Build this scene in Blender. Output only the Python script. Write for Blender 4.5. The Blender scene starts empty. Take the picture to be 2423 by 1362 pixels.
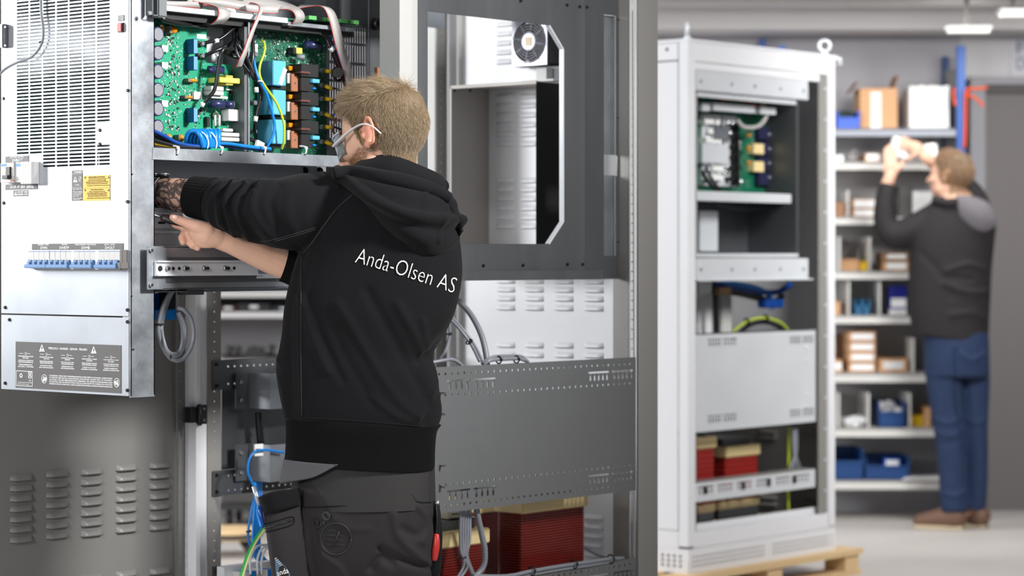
import bpy, bmesh, math, random
import numpy as np
from mathutils import Vector, Matrix, noise
from mathutils.bvhtree import BVHTree

random.seed(7)
SC = bpy.context.scene
COL = SC.collection

# ---------------------------------------------------------------- camera
ANG = math.radians(49.4); FPX = 5721.0; CAMH = 1.29; HORY = 610.0; CX = 1211.5
ca, sa = math.cos(ANG), math.sin(ANG)
CAM = Vector((-4.680, -4.374, CAMH))
cam = bpy.data.cameras.new('camera'); camo = bpy.data.objects.new('camera', cam); COL.objects.link(camo)
cam.lens = 85.0; cam.sensor_width = 36.0; cam.sensor_fit = 'HORIZONTAL'
cam.shift_y = -(681.0 - HORY) / 2423.0
cam.clip_start = .1; cam.clip_end = 100
camo.location = CAM
camo.rotation_euler = (math.pi / 2, 0, -ANG)
cam.dof.use_dof = True; cam.dof.focus_distance = 6.05; cam.dof.aperture_fstop = 2.7
SC.camera = camo

# ---------------------------------------------------------------- exposure, world, large lights
SC.view_settings.view_transform = 'Standard'; SC.view_settings.look = 'None'
SC.view_settings.exposure = 0.0; SC.view_settings.gamma = 1.0
SC.view_settings.use_curve_mapping = False
wd = bpy.data.worlds.new('hall_light'); SC.world = wd; wd.use_nodes = True
wd.node_tree.nodes['Background'].inputs[0].default_value = (.80, .82, .86, 1)
wd.node_tree.nodes['Background'].inputs[1].default_value = .40

def cw(x, y, z):          # camera-aligned coordinates (right, depth, up) -> world
    return Vector((CAM.x + x * ca + y * sa, CAM.y - x * sa + y * ca, z))

def area(name, loc, target, sx, sy, power, col=(1, 1, 1), spread=180):
    l = bpy.data.lights.new(name, 'AREA'); l.shape = 'RECTANGLE'; l.size = sx; l.size_y = sy
    l.energy = power; l.color = col; l.spread = math.radians(spread)
    o = bpy.data.objects.new(name, l); COL.objects.link(o); o.location = loc
    o.rotation_euler = (Vector(target) - Vector(loc)).to_track_quat('-Z', 'Y').to_euler()
    return o
area('key_light_left', (-2.7, 3.6, 2.4), (.3, .5, 1.2), 1.2, 1.4, 205, (.97, .99, 1))  # unseen key light at the far left, placed to brighten the rear panel
area('fill_light_left', cw(-2.5, 1.8, 2.2), cw(-.2, 6.5, 1.3), 1.0, 1.0, 125, (1, 1, 1))  # added fill from out of view, lifts the plate and the darker faces
area('hall_light_right', cw(3.2, 4.3, 3.5), cw(-.75, 6.0, 1.65), .7, .7, 42, (1, .99, .97), 54)
area('fill_light_middle', cw(3.0, 6.6, 3.4), cw(1.1, 9.4, 1.2), .9, .9, 17, (1, .99, .97), 60)  # light added out of view to brighten the white cabinet's open side
area('storage_lamp', cw(2.1, 11.15, 2.40), cw(2.1, 11.2, 0), 2.6, .25, 26, (1, .98, .96))
area('storage_light', cw(2.3, 8.3, 2.5), cw(2.3, 11.8, 1.1), .8, .5, 25, (1, .98, .96), 100)
area('storage_light_far', cw(-1.6, 10.2, 3.2), cw(-1.2, 12.3, .9), 2.4, 1.0, 80, (1, .98, .96))

# ---------------------------------------------------------------- measuring helpers
def ray(px, py):
    X = (px - CX) / FPX; Z = (HORY - py) / FPX
    return Vector((X * ca + sa, -X * sa + ca, Z))
def V(px, py, y):         # photograph pixel -> point on a plane y = const (cabinet side planes)
    d = ray(px, py); return CAM + d * ((y - CAM.y) / d.y)
def U(px, py, x):         # photograph pixel -> point on a plane x = const (cabinet front planes)
    d = ray(px, py); return CAM + d * ((x - CAM.x) / d.x)
def K(px, py, d):         # photograph pixel at depth d -> camera-aligned coordinates
    return Vector(((px - CX) / FPX * d, d, CAMH + (HORY - py) / FPX * d))
CF = Matrix(((ca, sa, 0, CAM.x), (-sa, ca, 0, CAM.y), (0, 0, 1, 0), (0, 0, 0, 1)))
I4 = Matrix()

# ---------------------------------------------------------------- object helpers
WM = {}
def tag(o, label, cat=None, group=None, kind=None):
    if label: o['label'] = label
    if cat: o['category'] = cat
    if group: o['group'] = group
    if kind: o['kind'] = kind
    return o
def thing(name, loc, label, cat, group=None, rot=None):
    o = bpy.data.objects.new(name, None); COL.objects.link(o); o.empty_display_size = .05
    M = Matrix.Translation(Vector(loc)) @ (rot.to_4x4() if rot else I4)
    o.matrix_world = M; WM[o.name] = M
    return tag(o, label, cat, group)
def link(name, me, mat, parent=None, M=None):
    """mesh in world coordinates (or placed by M) -> object, child of parent"""
    o = bpy.data.objects.new(name, me); COL.objects.link(o)
    if mat is not None and not me.materials: me.materials.append(mat)
    Mw = M or I4
    if parent is not None:
        o.parent = parent; L = WM[parent.name].inverted() @ Mw
    else: L = Mw
    o.matrix_basis = L; WM[o.name] = Mw
    return o
def recentre(me):
    """move the mesh to its own base centre; return the translation"""
    n = len(me.vertices); a = np.empty(n * 3); me.vertices.foreach_get('co', a); a = a.reshape(-1, 3)
    c = (a.min(0) + a.max(0)) / 2; c[2] = a[:, 2].min()
    me.transform(Matrix.Translation(-Vector(c))); return Matrix.Translation(Vector(c))

def crom(pts, n=8):
    P = [Vector(p) for p in pts]
    if len(P) < 3: return P
    out = []
    for i in range(len(P) - 1):
        p0 = P[max(i - 1, 0)]; p1 = P[i]; p2 = P[i + 1]; p3 = P[min(i + 2, len(P) - 1)]
        for k in range(n):
            t = k / n
            out.append(.5 * ((2 * p1) + (p2 - p0) * t + (2 * p0 - 5 * p1 + 4 * p2 - p3) * t * t + (3 * p1 - p0 - 3 * p2 + p3) * t ** 3))
    out.append(P[-1]); return out

class B:
    def __init__(s, M=None): s.v = []; s.f = []; s.M = M; s.smooth = []
    def add(s, vs, fs, sm=False):
        o = len(s.v); s.v += [tuple(v) for v in vs]
        for f in fs: s.f.append(tuple(i + o for i in f)); s.smooth.append(sm)
        return s
    def box(s, x0, x1, y0, y1, z0, z1):
        if x0 > x1: x0, x1 = x1, x0
        if y0 > y1: y0, y1 = y1, y0
        if z0 > z1: z0, z1 = z1, z0
        return s.add([(x0, y0, z0), (x1, y0, z0), (x1, y1, z0), (x0, y1, z0), (x0, y0, z1), (x1, y0, z1), (x1, y1, z1), (x0, y1, z1)],
                     [(0, 3, 2, 1), (4, 5, 6, 7), (0, 1, 5, 4), (1, 2, 6, 5), (2, 3, 7, 6), (3, 0, 4, 7)])
    def obox(s, c, ax, ay, az):      # oriented box, half axes
        c, ax, ay, az = map(Vector, (c, ax, ay, az)); vs = []
        for k in (-1, 1):
            for (i, j) in ((-1, -1), (1, -1), (1, 1), (-1, 1)): vs.append(c + ax * i + ay * j + az * k)
        return s.add(vs, [(0, 3, 2, 1), (4, 5, 6, 7), (0, 1, 5, 4), (1, 2, 6, 5), (2, 3, 7, 6), (3, 0, 4, 7)])
    def loft(s, rings, caps=True, closed=True, sm=True):
        n = len(rings[0]); vs = [p for r in rings for p in r]; fs = []
        for i in range(len(rings) - 1):
            for j in range(n if closed else n - 1):
                k = (j + 1) % n
                fs.append((i * n + j, i * n + k, (i + 1) * n + k, (i + 1) * n + j))
        if caps and closed:
            fs.append(tuple(range(n - 1, -1, -1))); fs.append(tuple((len(rings) - 1) * n + j for j in range(n)))
        return s.add(vs, fs, sm)
    def tube(s, pts, r, n=8, smooth=True, seg=6, flat=None):
        P = crom(pts, seg) if smooth else [Vector(p) for p in pts]
        m = len(P); R = r if callable(r) else (lambda t: r)
        rings = []; T0 = (P[1] - P[0]).normalized()
        up = Vector((0, 0, 1)) if abs(T0.z) < .9 else Vector((1, 0, 0))
        nrm = (up - T0 * up.dot(T0)).normalized()
        for i in range(m):
            T = (P[min(i + 1, m - 1)] - P[max(i - 1, 0)])
            T = T.normalized() if T.length > 1e-9 else T0
            nrm = nrm - T * nrm.dot(T)
            nrm = nrm.normalized() if nrm.length > 1e-6 else T.orthogonal().normalized()
            b = T.cross(nrm); rr = R(i / (m - 1))
            if flat: rings.append([P[i] + nrm * (math.cos(q) * rr * flat) + b * (math.sin(q) * rr) for q in [2 * math.pi * k / n for k in range(n)]])
            else: rings.append([P[i] + nrm * (math.cos(q) * rr) + b * (math.sin(q) * rr) for q in [2 * math.pi * k / n for k in range(n)]])
        return s.loft(rings)
    def cyl(s, p0, p1, r0, r1=None, n=16):
        r1 = r0 if r1 is None else r1
        p0, p1 = Vector(p0), Vector(p1); T = (p1 - p0).normalized(); a = T.orthogonal().normalized(); b = T.cross(a)
        an = [2 * math.pi * k / n for k in range(n)]
        vs = [p0 + a * (math.cos(q) * r0) + b * (math.sin(q) * r0) for q in an] + [p1 + a * (math.cos(q) * r1) + b * (math.sin(q) * r1) for q in an]
        o = len(s.v); s.v += [tuple(v) for v in vs]
        for j in range(n):
            k = (j + 1) % n; s.f.append((o + j, o + k, o + n + k, o + n + j)); s.smooth.append(True)
        s.f.append(tuple(o + j for j in range(n - 1, -1, -1))); s.f.append(tuple(o + n + j for j in range(n))); s.smooth += [False, False]
        return s
    def ball(s, c, rx, ry=None, rz=None, n=16, m=10, R=None):
        ry = rx if ry is None else ry; rz = rx if rz is None else rz; c = Vector(c); R = R or Matrix.Identity(3)
        rings = []
        for i in range(1, m):
            t = math.pi * i / m
            rings.append([c + R @ Vector((rx * math.sin(t) * math.cos(2 * math.pi * j / n), ry * math.sin(t) * math.sin(2 * math.pi * j / n), -rz * math.cos(t))) for j in range(n)])
        return s.loft(rings)
    def capsule(s, p0, p1, r0, r1, n=14):
        p0, p1 = Vector(p0), Vector(p1); T = (p1 - p0).normalized(); a = T.orthogonal().normalized(); b = T.cross(a); rings = []
        for (c, r, ts) in ((p0, r0, (-80, -55, -28, 0)), (p1, r1, (0, 28, 55, 80))):
            for t in ts:
                q = math.radians(t)
                rings.append([c + T * (r * math.sin(q)) + (a * math.cos(2 * math.pi * k / n) + b * math.sin(2 * math.pi * k / n)) * (r * math.cos(q)) for k in range(n)])
        return s.loft(rings)
    def chain(s, pts, rs, n=14):
        for i in range(len(pts) - 1): s.capsule(pts[i], pts[i + 1], rs[i], rs[i + 1], n)
        return s
    def torus(s, c, R, r, axis, n=24, m=8, a0=0, a1=360):
        c = Vector(c); A = Vector(axis).normalized(); a = A.orthogonal().normalized(); b = A.cross(a); full = abs(a1 - a0) >= 360
        rings = []
        for i in range(n + (0 if full else 1)):
            q = math.radians(a0 + (a1 - a0) * i / n); d = a * math.cos(q) + b * math.sin(q)
            rings.append([c + d * (R + r * math.cos(2 * math.pi * k / m)) + A * (r * math.sin(2 * math.pi * k / m)) for k in range(m)])
        if full: rings.append(rings[0])
        return s.loft(rings, caps=not full)
    def mesh(s, name='m', bevel=0):
        me = bpy.data.meshes.new(name); me.from_pydata(s.v, [], s.f)
        me.polygons.foreach_set('use_smooth', s.smooth)
        if bevel:
            bm = bmesh.new(); bm.from_mesh(me)
            bmesh.ops.bevel(bm, geom=bm.edges[:], offset=bevel, segments=2, affect='EDGES', clamp_overlap=True)
            bm.to_mesh(me); bm.free()
        if s.M is not None: me.transform(s.M)
        return me
    def build(s, name, mat, parent=None, bevel=0, label=None, cat=None, group=None, kind=None):
        me = s.mesh(name, bevel); M = recentre(me)
        o = link(name, me, mat, parent, M)
        return tag(o, label, cat, group, kind)

def part(name, mat, parent, *boxes, bevel=0, M=None, label=None, kind=None):
    b = B(M)
    for q in boxes: b.box(*q)
    return b.build(name, mat, parent, bevel, label, kind=kind)

def curve_mesh(polys, thick):
    cu = bpy.data.curves.new('tmp', 'CURVE'); cu.dimensions = '2D'; cu.fill_mode = 'BOTH'; cu.extrude = thick / 2
    for p in polys:
        sp = cu.splines.new('POLY'); sp.points.add(len(p) - 1); sp.use_cyclic_u = True
        for i, q in enumerate(p): sp.points[i].co = (q[0], q[1], 0, 1)
    o = bpy.data.objects.new('tmp', cu); me = bpy.data.meshes.new_from_object(o)
    bpy.data.objects.remove(o); bpy.data.curves.remove(cu)
    me.materials.clear()
    return me
PX = Matrix(((0, 0, -1, 0), (-1, 0, 0, 0), (0, 1, 0, 0), (0, 0, 0, 1)))   # sheet (a,b) -> (x0, -a, b), normal -x
PY = Matrix(((1, 0, 0, 0), (0, 0, -1, 0), (0, 1, 0, 0), (0, 0, 0, 1)))    # sheet (a,b) -> (a, y0, b), normal -y
def sheet_y(name, polys, y, thick, mat, parent):     # polys in (x, z)
    me = curve_mesh(polys, thick); me.transform(Matrix.Translation((0, y, 0)) @ PY)
    return link(name, me, mat, parent, recentre(me))
def sheet_x(name, polys, x, thick, mat, parent):     # polys in (y, z)
    me = curve_mesh([[(-a, b) for a, b in p] for p in polys], thick); me.transform(Matrix.Translation((x, 0, 0)) @ PX)
    return link(name, me, mat, parent, recentre(me))
def rect(a0, a1, b0, b1): return [(a0, b0), (a1, b0), (a1, b1), (a0, b1)]
def disc(a, b, r, n=8): return [(a + r * math.cos(2 * math.pi * (k + .5) / n), b + r * math.sin(2 * math.pi * (k + .5) / n)) for k in range(n)]
def slot(a0, a1, b, h):  # rounded slot
    r = h / 2; out = []
    for q in (-90, -30, 30, 90): out.append((a1 - r + r * math.cos(math.radians(q)), b + r * math.sin(math.radians(q))))
    for q in (90, 150, 210, 270): out.append((a0 + r + r * math.cos(math.radians(q)), b + r * math.sin(math.radians(q))))
    return out

def text_mesh(body, width=None, height=None, thick=.0004, bold=0, align='CENTER'):
    cu = bpy.data.curves.new('t', 'FONT'); cu.body = body; cu.align_x = align; cu.align_y = 'CENTER'; cu.size = 1.0
    cu.resolution_u = 3; cu.extrude = .001; cu.offset = bold
    o = bpy.data.objects.new('t', cu); me = bpy.data.meshes.new_from_object(o)
    bpy.data.objects.remove(o); bpy.data.curves.remove(cu); me.materials.clear()
    n = len(me.vertices)
    if n == 0: return me
    a = np.empty(n * 3); me.vertices.foreach_get('co', a); a = a.reshape(-1, 3)
    lo, hi = a.min(0), a.max(0); sx = width / (hi[0] - lo[0]) if width else None; sy = height / (hi[1] - lo[1]) if height else None
    sx = sx or sy; sy = sy or sx
    a -= (lo + hi) / 2; a[:, 0] *= sx; a[:, 1] *= sy; a[:, 2] *= thick / .001
    me.vertices.foreach_set('co', a.ravel()); me.update()
    return me
def text_x(body, px0, px1, py, hpx, x, mat, parent, name='lettering'):     # lettering on a face that looks to -x
    p, q = U(px0, py, x), U(px1, py, x); h = hpx / FPX * ((p + q) / 2 - CAM).length * .995
    me = text_mesh(body, abs(q.y - p.y), h); c = (p + q) / 2
    c = U((px0 + px1) / 2, py, x)
    return link(name, me, mat, parent, Matrix.Translation(c) @ PX)

# ---------------------------------------------------------------- materials
def lin(c): return tuple(((v / 255) / 12.92 if v / 255 <= .04045 else ((v / 255 + .055) / 1.055) ** 2.4) for v in c)
MATS = {}
def mat(name, col, rough=.5, metal=0.0, var=0.0, vs=6.0, bump=0.0, bs=120.0, stretch=None, spec=.5, sheen=0.0, rvar=0.0, emit=0.0, trans=0.0, alpha=1.0, coat=0.0):
    m = bpy.data.materials.new(name); m.use_nodes = True; nt = m.node_tree; p = nt.nodes['Principled BSDF']
    c = lin(col) + (1,)
    p.inputs['Base Color'].default_value = c; p.inputs['Roughness'].default_value = rough; p.inputs['Metallic'].default_value = metal
    p.inputs['Specular IOR Level'].default_value = spec
    if sheen: p.inputs['Sheen Weight'].default_value = sheen; p.inputs['Sheen Roughness'].default_value = .5
    if coat: p.inputs['Coat Weight'].default_value = coat
    if trans: p.inputs['Transmission Weight'].default_value = trans; p.inputs['IOR'].default_value = 1.45
    if alpha < 1: p.inputs['Alpha'].default_value = alpha
    if emit: p.inputs['Emission Color'].default_value = c; p.inputs['Emission Strength'].default_value = emit
    tc = nt.nodes.new('ShaderNodeTexCoord'); mp = nt.nodes.new('ShaderNodeMapping'); nt.links.new(tc.outputs['Object'], mp.inputs[0])
    if stretch: mp.inputs['Scale'].default_value = stretch
    if var or rvar:
        n = nt.nodes.new('ShaderNodeTexNoise'); n.inputs['Scale'].default_value = vs; n.inputs['Detail'].default_value = 6; n.inputs['Roughness'].default_value = .6
        nt.links.new(mp.outputs[0], n.inputs['Vector'])
        if var:
            mx = nt.nodes.new('ShaderNodeMix'); mx.data_type = 'RGBA'
            mx.inputs[6].default_value = tuple(v * (1 - var) for v in c[:3]) + (1,); mx.inputs[7].default_value = tuple(min(1, v * (1 + var)) for v in c[:3]) + (1,)
            nt.links.new(n.outputs['Fac'], mx.inputs[0]); nt.links.new(mx.outputs[2], p.inputs['Base Color'])
        if rvar:
            mr = nt.nodes.new('ShaderNodeMapRange'); mr.inputs[1].default_value = .3; mr.inputs[2].default_value = .7
            mr.inputs[3].default_value = max(.05, rough - rvar); mr.inputs[4].default_value = rough + rvar
            nt.links.new(n.outputs['Fac'], mr.inputs[0]); nt.links.new(mr.outputs[0], p.inputs['Roughness'])
    if bump:
        n = nt.nodes.new('ShaderNodeTexNoise'); n.inputs['Scale'].default_value = bs; n.inputs['Detail'].default_value = 4
        nt.links.new(mp.outputs[0], n.inputs['Vector']); b = nt.nodes.new('ShaderNodeBump'); b.inputs['Strength'].default_value = bump; b.inputs['Distance'].default_value = .002
        nt.links.new(n.outputs['Fac'], b.inputs['Height']); nt.links.new(b.outputs[0], p.inputs['Normal'])
    MATS[name] = m; return m

GALV = mat('galvanised steel', (172, 178, 185), .36, .85, .16, 9, .05, 300, rvar=.1)
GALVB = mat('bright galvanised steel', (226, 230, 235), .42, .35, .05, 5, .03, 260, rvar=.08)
FRONT = mat('brushed bright steel front', (182, 187, 194), .38, .5, .05, 3, .02, 300, rvar=.06)
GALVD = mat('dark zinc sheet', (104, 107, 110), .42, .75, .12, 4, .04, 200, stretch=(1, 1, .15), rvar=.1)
PLATE = mat('zinc mounting plate', (122, 124, 126), .5, .55, .08, 5, .03, 300)
PAINT = mat('light grey powder coat', (196, 197, 195), .5, 0, .02, 8, .04, 500)
PAINTW = mat('white powder coat', (226, 227, 231), .45, 0, .01, 5, .03, 500)
DOORG = mat('grey door coat', (118, 117, 115), .42, 0, .03, 5, .03, 400)
PAINTD = mat('grey powder coat', (136, 134, 131), .42, 0, .03, 5, .03, 400)
BEIGE = mat('warm grey coat', (178, 173, 168), .5, 0, .03, 5)
BLACK = mat('black plastic', (22, 22, 24), .45)
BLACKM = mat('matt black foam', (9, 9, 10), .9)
CABLEB = mat('black cable sheath', (20, 21, 24), .32)
CABLEG = mat('grey cable sheath', (128, 132, 140), .38)
RIBBON = mat('grey ribbon cable', (170, 166, 164), .45, 0, .05, 90, stretch=(1, 1, 1))
WHITEP = mat('white plastic', (236, 236, 234), .4)
GREYP = mat('light grey plastic', (188, 187, 185), .45)
BLUEP = mat('pale blue plastic', (96, 132, 178), .45)
CYAN = mat('sky blue plastic', (88, 170, 205), .42)
CYAND = mat('blue plastic relay', (28, 84, 150), .35)
BLUEC = mat('bright blue cable', (10, 122, 205), .33)
BLUED = mat('deep blue cable', (8, 62, 140), .35)
YELG = mat('yellow green wire', (178, 196, 40), .4)
YELP = mat('yellow plastic', (232, 188, 20), .45)
YELT = mat('yellow tape', (206, 204, 92), .4)
ORNG = mat('orange film capacitor', (214, 136, 14), .3)
COPPER = mat('copper plate', (176, 118, 88), .42, .5, .1, 30)
REDP = mat('red plastic', (170, 38, 32), .42)
LABELG = mat('dark grey label', (84, 82, 82), .5)
LABELY = mat('amber label', (226, 176, 40), .5)
PRINTW = mat('white print', (238, 238, 238), .5)
PRINTB = mat('black print', (30, 28, 24), .5)
SCREW = mat('steel screw', (170, 172, 175), .3, .9)
SCREWB = mat('black screw', (26, 26, 28), .35, .4)
CREAM = mat('cream insulation board', (224, 202, 150), .55, 0, .05, 12)
COIL = mat('dark red winding', (112, 30, 24), .3, 0, .18, 14, coat=.3)
PAINTSH = mat('shaded grey powder coat', (168, 168, 166), .5, 0, .02, 8, .04, 500)
CAPTOP = mat('grey capacitor top', (128, 130, 138), .6, .1, .35, 260)
CAPB = mat('navy capacitor sleeve', (40, 46, 84), .3)
CARD = mat('brown cardboard', (206, 160, 118), .75, 0, .06, 10)
CARDD = mat('dark cardboard', (150, 112, 84), .75, 0, .08, 10)
PAPER = mat('white paper', (240, 240, 240), .6)
BINB = mat('blue storage bin', (14, 62, 120), .45)
BINL = mat('bright blue bin', (40, 92, 214), .45)
STEELB = mat('blue steel upright', (8, 84, 170), .4)
WOOD = mat('pallet wood', (214, 184, 140), .7, 0, .15, 14, stretch=(1, 6, 6))
CLEAR = mat('clear plastic', (235, 240, 244), .18, 0, trans=.85)

def pcb(name, base):
    m = mat(name, base, .4, 0); nt = m.node_tree; p = nt.nodes['Principled BSDF']; tc = nt.nodes['Texture Coordinate']
    def vor(scale, lo, hi):
        v = nt.nodes.new('ShaderNodeTexVoronoi'); v.inputs['Scale'].default_value = scale; nt.links.new(tc.outputs['Object'], v.inputs['Vector'])
        r = nt.nodes.new('ShaderNodeMapRange'); r.inputs[1].default_value = lo; r.inputs[2].default_value = hi; nt.links.new(v.outputs['Distance'], r.inputs[0]); return r, v
    nz = nt.nodes.new('ShaderNodeTexNoise'); nz.inputs['Scale'].default_value = 22; nt.links.new(tc.outputs['Object'], nz.inputs['Vector'])
    gate = nt.nodes.new('ShaderNodeMapRange'); gate.inputs[1].default_value = .5; gate.inputs[2].default_value = .56; nt.links.new(nz.outputs['Fac'], gate.inputs[0])
    r1, v1 = vor(190, .24, .16); r2, v2 = vor(140, .22, .15)
    mu = nt.nodes.new('ShaderNodeMath'); mu.operation = 'MULTIPLY'; nt.links.new(r1.outputs[0], mu.inputs[0]); nt.links.new(gate.outputs[0], mu.inputs[1])
    mu2 = nt.nodes.new('ShaderNodeMath'); mu2.operation = 'MULTIPLY'; nt.links.new(r2.outputs[0], mu2.inputs[0]); nt.links.new(gate.outputs[0], mu2.inputs[1])
    n2 = nt.nodes.new('ShaderNodeTexNoise'); n2.inputs['Scale'].default_value = 9; nt.links.new(tc.outputs['Object'], n2.inputs['Vector'])
    mx0 = nt.nodes.new('ShaderNodeMix'); mx0.data_type = 'RGBA'; b = lin(base)
    mx0.inputs[6].default_value = tuple(v * .75 for v in b) + (1,); mx0.inputs[7].default_value = tuple(v * 1.3 for v in b) + (1,); nt.links.new(n2.outputs['Fac'], mx0.inputs[0])
    mx = nt.nodes.new('ShaderNodeMix'); mx.data_type = 'RGBA'; nt.links.new(mx0.outputs[2], mx.inputs[6]); mx.inputs[7].default_value = (.01, .02, .02, 1); nt.links.new(mu2.outputs[0], mx.inputs[0])
    mx2 = nt.nodes.new('ShaderNodeMix'); mx2.data_type = 'RGBA'; nt.links.new(mx.outputs[2], mx2.inputs[6]); mx2.inputs[7].default_value = (.75, .8, .76, 1); nt.links.new(mu.outputs[0], mx2.inputs[0])
    nt.links.new(mx2.outputs[2], p.inputs['Base Color'])
    return m
PCB1 = pcb('green circuit board', (8, 140, 104)); PCB2 = pcb('dark green circuit board', (6, 92, 66))

# louver pressed out of a sheet: local x = width, local -y = outwards, local z = up
def louver_mesh(w, h, d):
    nx, nz = 9, 6; vs = []; fs = []
    for j in range(nz):
        t = j / (nz - 1)                       # 0 bottom (open edge) .. 1 top
        for i in range(nx):
            u = i / (nx - 1) * 2 - 1; e = max(0, 1 - abs(u) ** 6) ** .5
            vs.append((u * w / 2 * (1 - .06 * t), -d * e * math.cos(t * math.pi / 2) ** .8 - .0006, (t - .5) * h))
    for j in range(nz - 1):
        for i in range(nx - 1): fs.append((j * nx + i, j * nx + i + 1, (j + 1) * nx + i + 1, (j + 1) * nx + i))
    o = len(vs)
    for i in range(nx): vs.append((vs[i][0], -.0004, -h / 2 + .001))
    for i in range(nx - 1): fs.append((o + i, o + i + 1, i + 1, i))
    me = bpy.data.meshes.new('louver'); me.from_pydata(vs, [], fs); me.polygons.foreach_set('use_smooth', [True] * len(fs)); return me
RZX = Matrix.Rotation(math.radians(-90), 4, 'Z')    # a -y facing piece turned to face -x

def screw_mesh(r, h, n=10):
    return B().cyl((0, 0, 0), (0, -h, 0), r, r * .8, n).mesh()
def evalmesh(b, voxel, smooth=4, fac=.5):
    me = b.mesh('tmp'); o = bpy.data.objects.new('tmp', me); COL.objects.link(o)
    r = o.modifiers.new('r', 'REMESH'); r.mode = 'VOXEL'; r.voxel_size = voxel; r.use_smooth_shade = True
    if smooth: s = o.modifiers.new('s', 'SMOOTH'); s.iterations = smooth; s.factor = fac
    dg = bpy.context.evaluated_depsgraph_get(); out = bpy.data.meshes.new_from_object(o.evaluated_get(dg))
    bpy.data.objects.remove(o); bpy.data.meshes.remove(me); out.materials.clear(); return out
def mverts(me):
    a = np.empty(len(me.vertices) * 3); me.vertices.foreach_get('co', a); return a.reshape(-1, 3)
def mnormals(me):
    a = np.empty(len(me.vertices) * 3, dtype=np.float32); me.vertex_normals.foreach_get('vector', a); return a.reshape(-1, 3).astype(float)
# ================================================================ the setting
FLOORM = mat('pale concrete floor', (196, 192, 188), .45, 0, .06, 1.5, .02, 60, rvar=.08)
WALLM = mat('grey painted wall', (176, 175, 180), .7, 0, .04, 1.2, .05, 40)
WALLL = mat('light painted wall', (205, 204, 206), .7, 0, .03, 1.2, .05, 40)
CEILM = mat('white painted soffit', (214, 212, 212), .6, 0, .02, 2)
DOORM = mat('dark grey door curtain', (112, 108, 108), .55, .2, .05, 3, stretch=(8, 1, .3))
DOORF = mat('grey door frame', (146, 146, 152), .5, .1)
def struct(name, b, m):
    o = b.build(name, m); o['kind'] = 'structure'; return o
struct('floor', B(CF).box(-9, 9, -3, 13.2, -.1, 0), FLOORM)
WB = 12.32
struct('wall_back', B(CF).box(-9, 2.285, WB, WB + .2, 0, 4.4), WALLM)
struct('wall_back_right', B(CF).box(4.2, 9, WB, WB + .2, 0, 4.4).box(2.285, 4.2, WB, WB + .2, 2.195, 4.4), WALLL)
struct('wall_left', B(CF).box(-9.2, -9, -3, 13.2, 0, 4.4), WALLL)
struct('wall_right', B(CF).box(9, 9.2, -3, 13.2, 0, 4.4), WALLL)
struct('ceiling', B(CF).box(-9, 9, -3, 13.2, 4.4, 4.5), CEILM)
# low soffit over the storage area with ribs
so = thing('soffit', cw(0, 11.6, 2.46), 'white ribbed soffit under the mezzanine over the storage shelves', 'soffit')
so['kind'] = 'structure'; del so['category']
part('soffit_slab', CEILM, so, (-9, 9, 10.55, WB, 2.53, 2.62), M=CF)
for k, (d0, d1, zb) in enumerate(((10.55, 10.78, 2.45), (11.2, 11.35, 2.465), (11.75, 12.05, 2.40))):
    part('soffit_beam', CEILM, so, (-9, 9, d0, d1, zb, 2.53), M=CF)
# roller door at the right
dr = thing('door_1', cw(3.2, WB, 0), None, None); dr['kind'] = 'structure'
xd0 = K(2291, 600, WB).x; xd1 = K(2326, 600, WB).x; xd2 = 4.2
part('door_frame', DOORF, dr, (xd0, xd1, WB - .06, WB + .1, 0, 2.195), (xd0, xd2, WB - .05, WB + .1, 2.17, 2.21), M=CF)
n = 6
for k in range(n):
    a0 = xd1 + (xd2 - xd1) * k / n; a1 = xd1 + (xd2 - xd1) * (k + 1) / n - .006
    part('door_panel', DOORM, dr, (a0, a1, WB + .0, WB + .03, .01, 2.15), M=CF)
part('door_lintel', mat('dark door box', (86, 82, 82), .6), dr, (xd1, xd2, WB - .03, WB + .02, 2.13, 2.185), M=CF)
# sign above the door
sg = thing('wall_sign', cw(4.0, WB, 2.2), 'white wall sign with two dark blue letters above the door', 'sign')
a, c = K(2392, 95, WB - .02), K(2440, 186, WB - .02)
part('sign_board', mat('sign white', (206, 206, 212), .6), sg, (a.x, c.x, WB - .02, WB, c.z, a.z), M=CF)
SIGNB = mat('sign blue grey', (110, 116, 150), .6)
for t, py in (('F', 112), ('D', 150)):
    me = text_mesh(t, .045, .06); link('sign_letter', me, SIGNB, sg, CF @ Matrix.Translation(K(2416, py, WB - .022)) @ PY)
# ceiling lamps and cable tray hanging under the soffit at the right
for nm, lab, (px0, px1, py0, py1), d in (('ceiling_lamp', 'long white ceiling lamp hanging below the soffit, right of the blue upright', (2240, 2345, 62, 76), 11.0),
                                          ('ceiling_lamp', 'short pale lamp housing in the top right corner', (2362, 2440, 22, 38), 10.9)):
    a, c = K(px0, py0, d), K(px1, py1, d)
    t = thing(nm, CF @ Vector(((a.x + c.x) / 2, d, c.z)), lab, 'lamp', 'ceiling lamps over the storage area')
    part('lamp_housing', WHITEP, t, (a.x, c.x, d - .05, d + .05, c.z + .012, a.z), M=CF, bevel=.004)
    part('lamp_tube', mat('lamp diffuser' + str(px0), (250, 250, 245), .4, emit=.35), t, (a.x + .01, c.x - .01, d - .03, d + .03, c.z - .004, c.z + .012), M=CF)
    xm = (a.x + c.x) / 2 - .01
    B(CF).cyl((xm, d, a.z), (xm, d, 2.53), .012).build('lamp_hanger', PAINTD, t)
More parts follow.
